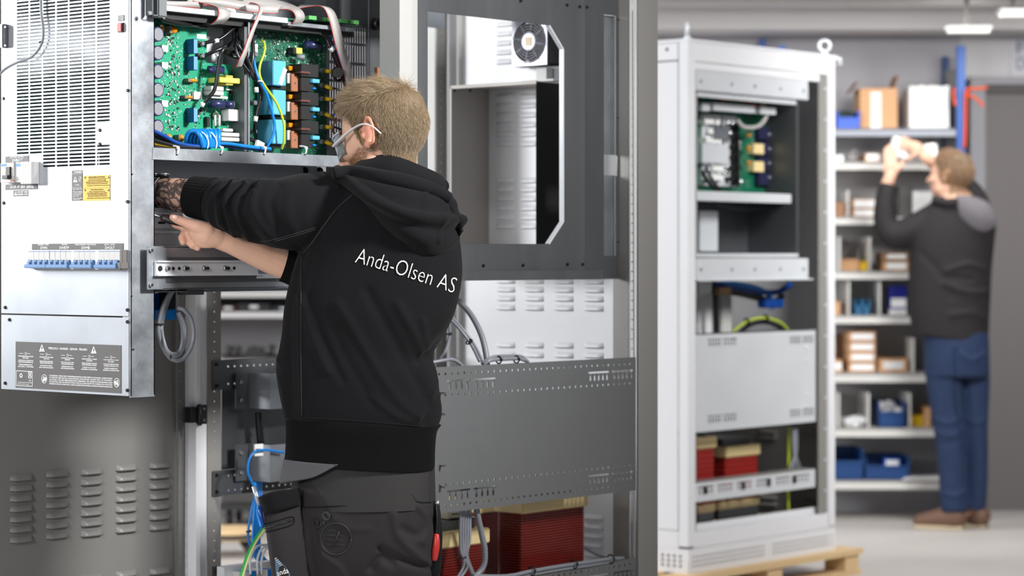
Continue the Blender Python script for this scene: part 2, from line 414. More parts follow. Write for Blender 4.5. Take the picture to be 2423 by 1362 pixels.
# work bench seen through the cabinet on the left
wb = thing('workbench', cw(-1.3, 11.6, 0), 'workbench with pale top far behind the open cabinet', 'table')
d = 11.3
a, c = K(380, 850, d), K(1120, 872, d)
part('bench_top', mat('bench top', (150, 146, 144), .5), wb, (a.x, c.x, d, d + .75, c.z, a.z), M=CF)
for px in (430, 690, 1080):
    x = K(px, 0, d).x; part('leg', PAINTD, wb, (x - .03, x + .03, d + .05, d + .11, 0, c.z), M=CF)
    part('leg', PAINTD, wb, (x - .03, x + .03, d + .62, d + .68, 0, c.z), M=CF)
wsh = thing('wall_shelf', cw(-1.3, 11.6, 1), 'long grey wall shelf with dark things on it, seen through the cabinet', 'shelf')
a, c = K(380, 738, d + .3), K(1120, 752, d + .3); part('shelf_board', WALLL, wsh, (a.x, c.x, d + .3, WB, c.z, a.z), M=CF)
a, c = K(380, 690, d + .3), K(1120, 703, d + .3); part('shelf_board', PAINT, wsh, (a.x, c.x, d + .3, WB, c.z, a.z), M=CF)
for px in (395, 820, 1110):
    x = K(px, 0, d + .3).x; part('shelf_bracket', PAINTD, wsh, (x - .015, x + .015, d + .35, WB, c.z - .25, a.z + .02), M=CF)
def simple(name, m, box, label, cat, group=None, bevel=.004, M=CF):
    return B(M).box(*box).build(name, m, None, bevel, label, cat, group)
DARKT = mat('dark tool grey', (34, 34, 36), .5)
for px0, px1, py0, m, lab in ((520, 560, 722, mat('rust red box', (92, 44, 34), .6), 'rust red toolbox at the left end of the wall shelf'),
                              (562, 640, 718, DARKT, 'flat dark case lying in the middle of the wall shelf'),
                              (642, 700, 724, mat('blue black case', (30, 42, 52), .5), 'blue black case at the right end of the wall shelf')):
    a, c = K(px0, py0, d + .4), K(px1, 736, d + .4)
    t = thing('tool_case', CF @ Vector(((a.x + c.x) / 2, d + .5, K(600, 737, d + .3).z)), lab, 'tool case', 'cases on the wall shelf')
    zb = K(600, 738, d + .3).z; zt = zb + (a.z - c.z)
    part('case_body', m, t, (a.x, c.x, d + .4, d + .6, zb, zb + (zt - zb) * .6), M=CF, bevel=.006)
    part('case_lid', m, t, (a.x - .003, c.x + .003, d + .397, d + .603, zb + (zt - zb) * .62, zt), M=CF, bevel=.006)
    xm = (a.x + c.x) / 2; part('case_latch', SCREW, t, (xm - .02, xm + .02, d + .392, d + .398, zb + (zt - zb) * .45, zb + (zt - zb) * .8), M=CF)
zb = K(600, 850, d).z
for k, (px, py0) in enumerate(((543, 817), (562, 818), (642, 815))):
    x = K(px, 0, d + .1).x; zt = K(px, py0, d + .1).z
    t = thing('clamp_stand', CF @ Vector((x, d + .1, zb)), ('black clamp post leftmost on the far bench', 'black clamp post second from the left on the far bench', 'black clamp post nearest the worker on the far bench')[k], 'clamp', 'clamps on the far bench')
    part('clamp_base', DARKT, t, (x - .03, x + .03, d + .07, d + .15, zb, zb + .012), M=CF, bevel=.003)
    B(CF).cyl((x, d + .1, zb), (x, d + .1, zt), .014, .010).build('clamp_post', DARKT, t)
    B(CF).cyl((x - .012, d + .1, zt - .012), (x + .02, d + .1, zt - .012), .011).build('clamp_knob', DARKT, t)
x0, x1 = K(572, 0, d + .15).x, K(634, 0, d + .15).x
t = thing('bench_vice', CF @ Vector(((x0 + x1) / 2, d + .15, zb)), 'low dark vice between the black clamp posts on the far bench', 'vice')
part('vice_base', DARKT, t, (x0, x1, d + .1, d + .22, zb, zb + .025), M=CF, bevel=.004)
part('vice_jaw', DARKT, t, (x0 + .03, x0 + .07, d + .1, d + .22, zb + .025, zb + .055), (x1 - .06, x1 - .02, d + .1, d + .22, zb + .025, zb + .05), M=CF, bevel=.004)
B(CF).cyl((x0 + .02, d + .16, zb + .03), (x1 + .02, d + .16, zb + .03), .01).build('vice_spindle', SCREW, t)
# dark trolley and wooden stool beneath the bench
t = thing('wooden_stool', cw(-1.29, 10.5, 0), 'stool with pale wooden seat behind the perforated post', 'stool')
c = K(548, 1262, 10.5)
B(CF).cyl((c.x, 10.5, c.z - .02), (c.x, 10.5, c.z + .025), .125, .12, 28).build('seat', WOOD, t)
for q in range(4):
    A = math.radians(45 + 90 * q); B(CF).cyl((c.x + .07 * math.cos(A), 10.5 + .07 * math.sin(A), c.z - .02), (c.x + .15 * math.cos(A), 10.5 + .15 * math.sin(A), 0), .016, .014, 10).build('leg', DARKT, t)
B(CF).torus((c.x, 10.5, .09 + 0), .128, .009, (0, 0, 1)).build('foot_ring', DARKT, t)
t = thing('tool_trolley', cw(-1.2, 11.5, 0), 'dark drawer trolley standing under the far bench', 'trolley')
x0, x1 = K(515, 0, 11.4).x, K(700, 0, 11.4).x
part('trolley_body', mat('trolley grey', (58, 57, 58), .5), t, (x0, x1, 11.4, 11.9, .1, K(0, 1190, 11.4).z), M=CF, bevel=.01)
for k in range(3):
    z = .14 + k * .11; part('drawer', mat('drawer grey' + str(k), (70, 68, 68), .45), t, (x0 + .02, x1 - .02, 11.385, 11.4, z, z + .095), M=CF, bevel=.004)
for x in (x0 + .05, x1 - .05):
    for dd in (11.45, 11.85): B(CF).cyl((x - .012, dd, .05), (x + .012, dd, .05), .05, n=20).build('castor', BLACK, t)
# ================================================================ cabinet 1 (open frame the worker stands at)
CW, CD, CH = .785, 1.018, 2.12      # y extent, x extent, height
c1 = thing('switchgear_cabinet', (0, 0, 0), 'large open grey cabinet frame that the worker in black hoodie stands at', 'cabinet')
def perf_post(x0, x1, yf, z0, z1, faces, parent, m, pitch=.0285, r=.0028, depth=.05, ymir=1):
    """L profile: perforated sheet facing -y and a plain flange facing -x"""
    holes = [disc((x0 + x1) / 2, z0 + .06 + k * pitch, r) for k in range(int((z1 - z0 - .1) / pitch))]
    return sheet_y('perforated_strip', [rect(x0, x1, z0, z1)] + holes, yf, .003, m, parent)
def flange(name, m, parent, *boxes, label=None): return part(name, m, parent, *boxes, label=label)
# near front post (behind the worker's head)
p = part('post', PAINTSH, c1, (-.045, .003, -.012, .0, .0, CH), (-.045, -.040, .0, .06, 0, CH), (.003, .05, .012, .018, 0, CH))  # same coat as the other posts, darkened: its shade is in the colour
# far front post with door hinges
y = CW
p = part('post', PAINTW, c1, (-.060, -.045, y - .02, y + .05, 0, CH), (-.045, .000, y + .002, y + .006, 0, CH))  # whiter than the cabinet's grey coat: strong light painted into this post
perf_post(.0, .052, y, .05, CH, 1, p, PAINTD)
# far rear post
p = part('post', PAINT, c1, (.953, .962, y - .01, y + .06, 0, CH))
perf_post(.964, 1.02, y, .05, CH, 1, p, PAINTD)
# near rear post
p = part('post', PAINTD, c1, (.990, 1.085, -.006, .0, 0, CH), (1.08, 1.085, -.0, .07, 0, CH), (.966, .972, .012, .07, 0, CH))
perf_post(.966, .990, .008, .05, CH, 1, p, PAINT, r=.0022)
part('top_frame', PAINT, c1, (-.045, 1.085, 0, .05, CH, CH + .06), (-.06, 1.085, y - .02, y + .05, CH, CH + .06), (-.06, 0, 0, y, CH, CH + .06), (1.03, 1.085, 0, y, CH, CH + .06))
part('base_frame', PAINT, c1, (-.045, 1.085, 0, .05, 0, .1), (-.06, 1.085, y - .02, y + .05, 0, .1), (-.06, 0, .05, y - .02, 0, .1), (1.03, 1.085, .05, y - .02, 0, .1))
part('base_plate', GALVD, c1, (0, 1.03, .05, y - .02, .1, .104))
# rear panel with louvers
XR = 1.03
rp = part('rear_panel', PAINTW, c1, (XR, XR + .003, .0, y + .03, .1, CH))
LOU = louver_mesh(.078, .016, .010)
def louver_x(px, py, x, me, parent, m):
    o = link('louver', me, m, parent, Matrix.Translation(U(px, py, x)) @ RZX); return o
for cx in (1197, 1264, 1334, 1405):
    for py in (664, 684, 705, 727, 815, 838, 860): louver_x(cx, py + (cx - 1300) * .008, XR, LOU, rp, PAINTW)
for cx in (1196, 1254, 1310):
    for py in (227, 249, 271, 294, 316, 339, 426, 447, 469, 491, 513, 534): louver_x(cx, py, XR, LOU, rp, PAINTW)
for py in (57, 79, 101, 123, 145): louver_x(1197, py, XR, LOU, rp, PAINTW)
for cx in (1334, 1405):
    for py in (1222, 1244, 1266, 1288, 1310): louver_x(cx, py, XR, LOU, rp, PAINTW)
# vertical light edges on the rear panel
part('panel_fold', PAINT, rp, (XR - .02, XR, U(1092, 0, XR).y - .004, U(1092, 0, XR).y + .004, .1, CH))
# near side mounting plate
def comb(x0, z0, w, n, th, tw):
    """comb shaped punching: bar on top, bottle shaped teeth below"""
    pts = [(x0, z0), (x0 + w, z0)]; pts.append((x0 + w, z0 - .005)); step = w / n
    for k in range(n - 1, -1, -1):
        c = x0 + step * (k + .5)
        pts += [(c + tw * .22, z0 - .005), (c + tw * .22, z0 - .011), (c + tw * .5, z0 - .014), (c + tw * .5, z0 - th), (c - tw * .5, z0 - th), (c - tw * .5, z0 - .014), (c - tw * .22, z0 - .011), (c - tw * .22, z0 - .005)]
    pts.append((x0, z0 - .005)); return pts
def holes_row(x0, x1, z, pitch=.0253, r=.0042): return [disc(x0 + pitch * k, z, r, 6) for k in range(int((x1 - x0) / pitch) + 1)]
YP = .0
def zV(px, py, yy=YP): return V(px, py, yy).z
mp = [rect(.02, .984, .604, .997)]
for z in (.978, .921, .680, .623): mp += holes_row(.045, .98, z)
for zc in (.961, .663):
    for px0, px1, n in ((1392, 1441, 5), (1448, 1497, 5), (1057, 1112, 4), (1120, 1173, 4)):
        a, b = V(px0, 880, YP).x, V(px1, 880, YP).x; mp.append(comb(a, zc, min(b, .978) - a, n, .026, .008))
plate = sheet_y('mounting_plate', mp, YP, .0025, PLATE, c1)
for py in (928, 978, 1100, 1150):
    q = V(1041, py, YP); B().cyl((q.x, YP, q.z), (q.x, YP - .02, q.z), .004, n=8).build('stud', SCREW, plate)
lo = [rect(.02, .984, .30, .404)]
for z in (.388,): lo += holes_row(.045, .98, z)
for px0, px1, n in ((1392, 1441, 5), (1448, 1497, 5), (1250, 1300, 5)):
    a, b = V(px0, 1340, YP).x, V(px1, 1340, YP).x; lo.append(comb(a, .372, min(b, .978) - a, n, .026, .008))
sheet_y('mounting_plate', lo, YP, .0025, PLATE, c1)
# far side mounting bars
yb = CW - .005
for z0, z1, holes in ((.912, .997, (.978, .928)), (.608, .680, (.664, .622)), (.33, .406, (.39,))):
    pl = [rect(.016, .97, z0, z1)]
    for z in holes: pl += holes_row(.075, .96, z, .0253, .0042)
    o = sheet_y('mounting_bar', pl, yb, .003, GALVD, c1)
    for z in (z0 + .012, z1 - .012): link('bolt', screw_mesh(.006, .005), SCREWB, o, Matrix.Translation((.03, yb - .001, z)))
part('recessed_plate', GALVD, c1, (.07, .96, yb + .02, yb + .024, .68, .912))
for z0, z1 in ((.855, .957), (.645, .752)):     # angle brackets on the far side
    x0 = V(568, 900, yb - .03).x
    bk = part('angle_bracket', GALVD, c1, (x0, x0 + .055, yb - .012, yb - .008, z0, z1), bevel=.0015)
    B().box(x0 + .052, x0 + .056, yb - .10, yb - .010, z0, z1).box(x0 + .056, x0 + .50, yb - .10, yb - .096, z0, z1).build('bracket_web', GALV, bk)
    for z in (z0 + .025, z1 - .025): link('bolt', screw_mesh(.007, .006), SCREW, bk, Matrix.Translation((x0 + .02, yb - .012, z)))
# housing for the module: dark sheet with a chamfered opening in the near side
YH = .05
def hv(px, py): q = V(px, py, YH); return (q.x, q.z)
xs0 = .055; xs1 = V(1384, 600, YH).x; zb = 1.232; zt = CH - .02; zo = V(1200, 577, YH).z
op = [(.13, zo), hv(1298, 577), hv(1332, 525), hv(1332, 116), hv(1297, 58), (hv(1297, 58)[0], hv(1297, 58)[1]), (.13, V(1297, 58, YH).z)]
op = [(.13, zo), hv(1298, 577), hv(1332, 525), hv(1332, 116), hv(1299, 60), (.13, hv(1299, 60)[1])]
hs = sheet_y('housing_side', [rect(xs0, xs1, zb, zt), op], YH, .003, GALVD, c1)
e = op + [op[0]]
B().box(op[2][0] - .002, op[2][0] + .003, YH - .002, YH + .012, op[2][1], op[3][1]).build('opening_edge', GALVB, hs)
b = B(); p0, p1 = op[1], op[2]; b.obox(((p0[0] + p1[0]) / 2, YH + .005, (p0[1] + p1[1]) / 2), ((p1[0] - p0[0]) / 2, 0, (p1[1] - p0[1]) / 2), (0, .007, 0), (-.0015, 0, .0015)); b.build('opening_edge', GALVB, hs)
b = B(); p0, p1 = op[3], op[4]; b.obox(((p0[0] + p1[0]) / 2, YH + .005, (p0[1] + p1[1]) / 2), ((p1[0] - p0[0]) / 2, 0, (p1[1] - p0[1]) / 2), (0, .007, 0), (.0015, 0, .0015)); b.build('opening_edge', GALVB, hs)
xw1 = .985
q0, q1 = hv(1428, 34), hv(1460, 605); q2, q3 = hv(1464, 46), hv(1491, 572)
hw = sheet_y('housing_wing', [rect(xs1 + .001, xw1, zb, zt), rect(q0[0], q1[0], q1[1], q0[1]), rect(q2[0], min(q3[0], xw1 - .006), q3[1], q2[1])], YH, .003, GALVD, c1)
part('wing_strip', GALV, hw, (q0[0] - .01, q1[0] + .004, YH + .012, YH + .014, V(0, 290, YH).z, q0[1]), (q0[0] - .01, q1[0] + .004, YH + .012, YH + .014, q1[1], V(0, 347, YH).z - 0.006))
for py in (48, 279, 572): part('wing_tie', BLACK, hw, (q1[0], xw1, YH - .003, YH, hv(1470, py)[1] - .0015, hv(1470, py)[1] + .0015))
part('housing_lip', GALVD, c1, (xs0, xw1, YH - .028, YH, zb - .004, zb + .0), (xs0, V(1408, 655, YH).x, YH - .03, YH - .027, zb - .004, zb + .022))
for px, py in ((1142, 628), (1236, 627), (1341, 625), (1377, 625), (1230, 2), (1340, 12), (1370, 16), (1387, 17)):
    q = hv(px, py); link('bolt', screw_mesh(.005, .005), SCREWB, hs, Matrix.Translation((q[0], YH - .001, q[1])))
# shroud around the rear grilles
yf = U(1157, 400, XR).y; xsr = V(1068, 400, yf).x; yn = U(1268, 400, xsr).y
zt2 = V(1068, 206, yf).z; zb2 = 1.27
sh = thing('air_shroud', (XR, (yf + yn) / 2, zb2), 'warm grey sheet air shroud on the rear panel below the fan', 'air duct')
part('shroud_wall', BEIGE, sh, (xsr, XR, yf, yf + .003, zb2, zt2))
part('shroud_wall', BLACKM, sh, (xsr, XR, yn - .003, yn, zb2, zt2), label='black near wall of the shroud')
part('shroud_top', BEIGE, sh, (xsr, XR, yn - .003, yf + .003, zt2, zt2 + .003))
part('shroud_edge', BEIGE, sh, (xsr - .003, xsr, yf - .003, yf + .004, zb2, zt2), (xsr - .003, xsr, yn - .003, yf, zt2 - .006, zt2 + .004))
part('shroud_shelf', BEIGE, sh, (xsr, XR, yn, yf, zb2, zb2 + .004))
for px in (1075, 1112): link('rivet', screw_mesh(.004, .003), BLACK, sh, Matrix.Translation(V(px, 214, yf) + Vector((0, -.001, 0))))
# fan on the rear panel
fc = U(1254, 98, XR - .07); R = U(1217, 98, XR - .07).y - fc.y
fan = thing('cooling_fan', fc + Vector((.03, 0, -.075)), 'square black cooling fan with round wire guard on the rear panel', 'fan')
SILV = mat('fan grey', (150, 150, 160), .4, .5)
hp = [rect(fc.y - .070, fc.y + .070, fc.z - .074, fc.z + .074), disc(fc.y, fc.z, .066, 32)]
fr = sheet_x('fan_frame', hp, fc.x, .006, SILV, fan)
B().cyl((fc.x + .035, fc.y, fc.z), (fc.x + .06, fc.y, fc.z), .074, n=4).build('fan_back', BLACK, fan)
part('fan_housing', BLACK, fan, (fc.x + .003, fc.x + .06, fc.y - .072, fc.y - .066, fc.z - .074, fc.z + .074), (fc.x + .003, fc.x + .06, fc.y + .066, fc.y + .072, fc.z - .074, fc.z + .074), (fc.x + .003, fc.x + .06, fc.y - .072, fc.y + .072, fc.z + .070, fc.z + .074), (fc.x + .003, fc.x + .06, fc.y - .072, fc.y + .072, fc.z - .074, fc.z - .070))
for k in range(7):
    A = 2 * math.pi * k / 7; bb = B(); v = []
    for (r, da, dx) in ((.022, -.1, .012), (.064, .05, .010), (.064, .55, .026), (.022, .55, .026)):
        v.append((fc.x + dx, fc.y + r * math.cos(A + da), fc.z + r * math.sin(A + da)))
    bb.add(v + [(a[0] + .002, a[1], a[2]) for a in v], [(0, 1, 2, 3), (7, 6, 5, 4), (0, 4, 5, 1), (1, 5, 6, 2), (2, 6, 7, 3), (3, 7, 4, 0)]).build('fan_blade', BLACK, fan)
hub = B().cyl((fc.x - .008, fc.y, fc.z), (fc.x + .03, fc.y, fc.z), .026, n=28).build('fan_hub', SILV, fan)
part('hub_label', mat('cream label', (226, 206, 176), .6), hub, (fc.x - .0095, fc.x - .008, fc.y - .013, fc.y + .011, fc.z - .014, fc.z + .012))
for r in (.030, .038, .046, .054, .062): B().torus((fc.x - .006, fc.y, fc.z), r, .0013, (1, 0, 0), 40, 6).build('guard_ring', SILV, fan)
for k in range(8):
    A = 2 * math.pi * k / 8 + .2; B().cyl((fc.x - .006, fc.y + .024 * math.cos(A), fc.z + .024 * math.sin(A)), (fc.x - .006, fc.y + .068 * math.cos(A), fc.z + .068 * math.sin(A)), .0014, n=6).build('guard_spoke', SILV, fan)
part('fan_bracket', PAINT, fan, (fc.x + .02, XR, fc.y - .075, fc.y + .05, fc.z - .122, fc.z - .116), (fc.x + .03, fc.x + .06, fc.y - .04, fc.y + .0, fc.z - .116, fc.z - .08))
# galvanised cross piece near the top of the far rear post
part('corner_bracket', GALV, c1, (V(1000, 50, .60).x, V(1052, 50, .60).x, .60, .604, V(1030, 66, .60).z, CH - .05))
# open door hinged on the far front post
yd = CW + .02
dd = thing('cabinet_door', (-.1, yd, .1), 'open grey louvered cabinet door behind the pulled-out module', 'door')
x1 = V(408, 1000, yd).x; x0 = x1 - .72
part('door_leaf', DOORG, dd, (x0, x1, yd, yd + .004, .12, 1.98))
part('door_edge', DOORG, dd, (V(457, 0, yd).x - .012, V(457, 0, yd).x, yd - .02, yd + .012, .12, 1.98), (x1, V(457, 0, yd).x, yd + .006, yd + .012, .12, 1.98))
dh = [rect(x1 + .003, x1 + .030, .12, 1.98)] + [disc(x1 + .018, .2 + k * .0285, .0025) for k in range(60)]
sheet_y('perforated_strip', dh, yd - .012, .002, DOORG, dd)
LOUD = louver_mesh(.078, .0165, .011)
for cx, pys in ((51, 1131), (136, 1122), (217, 1117), (299, 1108), (378, 1102)):
    for k in range(12 if cx > 300 else 12):
        py = pys + k * 24.3
        if k in (7, 8, 9, 10): continue
        if k == 11: py = pys + 10.3 * 24.3
        link('louver', LOUD, DOORG, dd, Matrix.Translation(V(cx, py - 3, yd)))
for pz in (980,):
    q = V(466, pz, CW - .02); hg = B().box(q.x - .034, q.x - .002, CW - .03, CW + .0, q.z - .022, q.z + .022).box(q.x - .002, q.x + .024, CW - .036, CW - .012, q.z - .027, q.z + .027)
    hg.cyl((q.x - .004, CW - .036, q.z - .03), (q.x - .004, CW - .036, q.z + .03), .006)
    o = hg.build('hinge', BLACK, dd); 
    for dz in (-.016, .016): link('bolt', screw_mesh(.004, .004), SCREW, o, Matrix.Translation((q.x + .01, CW - .037, q.z + dz)))
# ================================================================ the module pulled out on slides
YS = .16; XF = V(308, 937, YS).x; UW = .503; UB = .954; UT = 2.06; UR = .10
um = thing('ups_module', (XF + .4, YS + UW / 2, UB), 'power supply module with slotted bright steel front pulled out of the cabinet on slides', 'power supply')
def uy(px, py=600): return U(px, py, XF).y
def uz(px, py): return U(px, py, XF).z
zdiv = uz(160, 747)
# front panels with real ventilation slots
sl = []
cols = [(40, 69), (71, 100), (102, 132), (134, 162), (164, 195), (197, 227), (230, 261)]
ys_ = [(uy(a), uy(b)) for a, b in cols]
row = 8.42
for k in range(-14, 47):
    py = 4 + k * row
    if py > 402: break
    for i, (a, b) in enumerate(ys_):
        if i < 2 and py > 362: continue
        if i == 6 and 293 < py < 348: continue
        z = uz(150, py)
        if z > UT - .03: continue
        sl.append(slot(b, a, z, .0051))
fp = sheet_x('front_panel', [rect(YS + .004, YS + UW, zdiv + .003, UT)] + sl, XF, .002, FRONT, um)
fl = part('lower_front_panel', FRONT, um, (XF - .001, XF + .001, YS + .004, YS + UW, UB, zdiv - .001))
part('seam', BLACK, um, (XF + .001, XF + .004, YS + .0005, YS + .0035, UB + .002, UT))
sf = part('side_flange', GALV, um, (XF, V(366, 600, YS).x, YS, YS + .003, UB - .004, UT), (V(366, 600, YS).x - .003, V(366, 600, YS).x, YS, YS + .012, UB, UT), (XF + .002, XF + .005, YS, YS + .03, UB, UT))
for px, py in ((302, 214), (302, 477), (302, 733), (302, 761), (302, 923), (8, 233), (9, 480), (13, 727), (23, 756), (13, 906), (236, 308), (236, 341)):
    q = U(px, py, XF - .001); link('screw', screw_mesh(.0048, .0035), SCREWB, fp if py < 740 else fl, Matrix.Translation(q) @ RZX)
for px, py in ((309, 412), (312, 826), (308, 700)):
    q = V(px + 3, py, YS - .001); link('screw', screw_mesh(.0025, .002), SCREWB, sf, Matrix.Translation(q))
# labels and lettering
def label_x(name, px0, px1, py0, py1, m, parent=um, lab=None, th=.0012):
    pc = (px0 + px1) / 2; z0, z1 = uz(pc, py1), uz(pc, py0)
    return part(name, m, parent, (XF - .001 - th, XF - .001, uy(px1, (py0 + py1) / 2), uy(px0, (py0 + py1) / 2), z0, z1), label=lab)
XL = XF - .0026
lb = label_x('breaker_label', 77, 293, 576, 590.5, LABELG)
for t, a, b in (('INGRESSO / INPUT', 90, 117), ('BYPASS', 147, 160), ('MANUTENZIONE / MAINTENANCE', 178, 228), ('USCITA / OUTPUT', 247, 274)): text_x(t, a, b, 578.6, 3.4, XL, PRINTW, lb)
for t, a, b in (('SWIN', 96, 112), ('SWBYP', 141, 164), ('SWMB', 193, 213), ('SWOUT', 249, 272)): text_x(t, a, b, 586, 6.6, XL, PRINTW, lb)
lb = label_x('battery_label', 14, 69, 369, 384, LABELG); text_x('BATTERIA / BATTERY', 25, 57, 372, 3.4, XL, PRINTW, lb); text_x('SWBATT', 29, 54, 379, 7, XL, PRINTW, lb)
lb = label_x('fuse_label', 14, 90, 435, 448.5, LABELG)
for t, a, b in (('22x58', 24, 38), ('gR', 41, 47), ('80A', 50, 60), ('500Vdc', 63, 80)): text_x(t, a, b, 441.5, 6.4, XL, PRINTW, lb)
lb = label_x('load_label', 33, 67, 450, 464, LABELG); text_x('DO NOT OPEN', 42.5, 66, 454, 4, XL, PRINTW, lb); text_x('UNDER LOAD', 42.5, 66, 459.5, 4, XL, PRINTW, lb)
def tri(px, py, w, h, x, m, parent, inner='!'):
    a, b, c = U(px - w / 2, py + h / 2, x), U(px + w / 2, py + h / 2, x), U(px, py - h / 2, x)
    B().add([a, b, c, a + Vector((.0008, 0, 0)), b + Vector((.0008, 0, 0)), c + Vector((.0008, 0, 0))], [(0, 1, 2), (3, 5, 4), (0, 3, 4, 1), (1, 4, 5, 2), (2, 5, 3, 0)]).build('warning_triangle', m, parent)
    if inner: text_x(inner, px - w * .07, px + w * .07, py + h * .1, h * .5, x - .0006, PRINTB, parent)
tri(37.5, 457, 8, 9, XL, PRINTW, lb)
lb = label_x('voltage_label', 171.5, 196, 403, 474.5, LABELG)
text_x('WARNING', 176, 195, 407, 4.2, XL, PRINTW, lb); tri(178, 424, 10, 13, XL, PRINTW, lb)
q = U(190, 423, XL); B().torus(q, .0055, .0006, (1, 0, 0), 20, 5).build('clock_symbol', PRINTW, lb); text_x('/', 188.4, 191.6, 423, 7, XL, PRINTW, lb)
text_x('5 min.', 179, 188, 437, 3.4, XL, PRINTW, lb); text_x('High Voltage inside', 173, 195, 447, 3.2, XL, PRINTW, lb)
for t, py, e in (('Wait 5 minutes', 453, 195), ('in capacitor discharge', 456.6, 195), ('after disconnecting', 460.2, 192), ('power supply', 463.8, 187), ('Refer to qualified', 469, 195), ('personnel only', 472.2, 189)): text_x(t, 173, e, py, 2.6, XL, PRINTW, lb)
for a in (411, 443): part('label_rule', PRINTW, lb, (XL - .0003, XL, uy(195.5), uy(172), uz(184, a) - .0002, uz(184, a) + .0002))
lb = label_x('discharge_label', 198, 261.5, 414.5, 474.5, LABELY)
for t, a, b, py, h in (('Rischio di Ritorno di Tensione', 210, 248, 418.5, 3), ('Prima di operare su questo circuito', 210, 251, 423, 2.8), ('Isolare il sistema da alimentazione (UPS)', 208, 250, 427, 2.6), ('Quindi verificare la presenza di Tensione Pericolosa', 203, 256, 430.5, 2.6), ('fra tutti i terminali compreso la terra di protezione', 205, 254, 434, 2.6),
                       ('Controllare i circuiti di sicurezza non aperte prima', 206, 260, 438.5, 2.4), ('Risk of Voltage Backfeed', 215, 244, 448.5, 3), ('Before working on this circuit', 211, 248, 453, 2.8), ('Isolate Uninterruptible Power System (UPS)', 206, 252, 456.7, 2.6), ('Then check for Hazardous Voltage between', 207, 252, 460.2, 2.6), ('all terminals, including the earth terminal', 208, 252, 463.7, 2.6), ('Backfeed safety and read manual before working on the circuit', 206, 260, 468.4, 2.4)): text_x(t, a, b, py, h, XL, PRINTB, lb)
part('label_rule', PRINTB, lb, (XL - .0002, XL, uy(261), uy(199), uz(230, 444.5) - .0002, uz(230, 444.5) + .0002))
for px, py in ((201.5, 419), (257, 419), (201.5, 449), (257, 449)): tri(px, py, 5, 5.5, XL, PRINTB, lb, None)
lb = label_x('cold_start_label', 281, 295, 36, 50, LABELG); text_x('COLD', 283, 293, 40, 4, XL, PRINTW, lb); text_x('START', 283, 293, 46, 4, XL, PRINTW, lb)
o = label_x('rocker_switch', 282, 294, 54, 77, BLACK, th=.004); q0 = uy(293); q1 = uy(283)
B().box(XF - .009, XF - .003, q0, q1, uz(288, 75), uz(288, 56)).build('red_rocker', REDP, o, .001)
# large danger label on the lower panel
lb = label_x('danger_label', 38.5, 288, 812, 923, LABELG)
def sy(px): return (px - 163) * .055      # the label runs parallel to the panel edge: drop per pixel seen in the picture
def tx(t, a, b, py, h, m=PRINTW): text_x(t, a, b, py, h, XL, m, lb)
def sl_(px, py): return py
tx('PERICOLO - DANGER - GEFAHR - PELIGRO', 115, 206, 825, 5)
tri(99, 822.5, 13, 17, XL, PRINTW, lb); tri(221.5, 827, 13, 17, XL, PRINTW, lb)
colx = [61, 110, 160, 211.5, 263]; wds = [18, 16, 15, 18, 18]
TX = [('TENSIONE PERICOLOSA ALL INTERNO', 'NON APRIRE', 'LA MANCANZA DEL COLLEGAMENTO DI', 'NEUTRO PUO DANNEGGIARE L UPS', 'CORRENTE DI DISPERSIONE ELEVATA', 'COLLEGARE LA TERRA PRIMA'),
      ('HAZARDOUS VOLTAGE INSIDE', 'DO NOT OPEN', 'FAILURE TO PROVIDE A PROPER NEUTRAL', 'CONNECTION COULD DAMAGE THE UPS', 'HIGH LEAKAGE CURRENT', 'EARTH CONNECTION IS ESSENTIAL'),
      ('GEFAHRLICHE SPANNUNG', 'GEHAUSE NICHT OFFNEN', 'EIN FEHLEN DES', 'NULLEITERANSCHLUSSES KONNTE', 'ERDABLEITSTROM HOCH', 'ZUERST DEN SCHUTZLEITER ANSCHLIESSEN'),
      ('TENSION DANGEREUSE A L INTERIEUR', 'NE PAS OUVRIR', 'SANS RACCORDEMENT DU NEUTRE', 'PEUVENT ENDOMMAGER L ONDULEUR', 'COURANT DE FUITE ELEVE', 'RACCORDEMENT A LA TERRE INDISPENSABLE'),
      ('VOLTAJE PELIGROSO EN EL INTERIOR', 'NO ABRIR', 'LA FALTA DE CONEXION DE NEUTRO', 'PODRIA DANAR EL SAI', 'CORRIENTE DE DISPERSION ALTA', 'ES NECESARIA LA CONEXION DE TIERRA')]
for i, cx in enumerate(colx):
    o = 836 + (cx - 61) * .045
    q = U(cx, o, XL); B().torus(q, .0032, .0006, (1, 0, 0), 18, 5).build('ring_symbol', PRINTW, lb)
    for s in (-1, 1): part('symbol_bar', PRINTW, lb, (XL - .0003, XL + .0003, min(uy(cx + s * 4), uy(cx + s * 13)), max(uy(cx + s * 4), uy(cx + s * 13)), q.z - .0004, q.z + .0004))
    for t, dy, w in zip(TX[i], (6.5, 10.5, 16.5, 20.5, 26.5, 31), (1, .4, 1, .95, .9, 1.05)): tx(t, cx - wds[i] * w, cx + wds[i] * w, o + dy, 2.8)
for k, t in enumerate(('ATTENZIONE: CONSULTARE LE ISTRUZIONI DI INSTALLAZIONE PRIMA DI COLLEGARE L ALIMENTAZIONE', 'ATTENTION: SEE INSTALLATION INSTRUCTION BEFORE CONNECTING TO THE SUPPLY', 'ACHTUNG: VOR DER INBETRIEBNAHME UNBEDINGT DIE GEBRAUCHSANWEISUNG LESEN', 'ATTENTION: VOIR LES INSTRUCTION D INSTALLATION AVANT DE CONNECTER LE SECTEUR', 'ATENCION: ANTES DE CONECTAR A LA RED DE ALIMENTACION VEANSE LAS INSTRUCCIONES DE INSTALACION')):
    me = text_mesh(t, abs(uy(265) - uy(116)), .0034); c = U(190.5, 891.5 + k * 4.9, XL); link('lettering', me, PRINTW, lb, Matrix.Translation(c) @ PX)
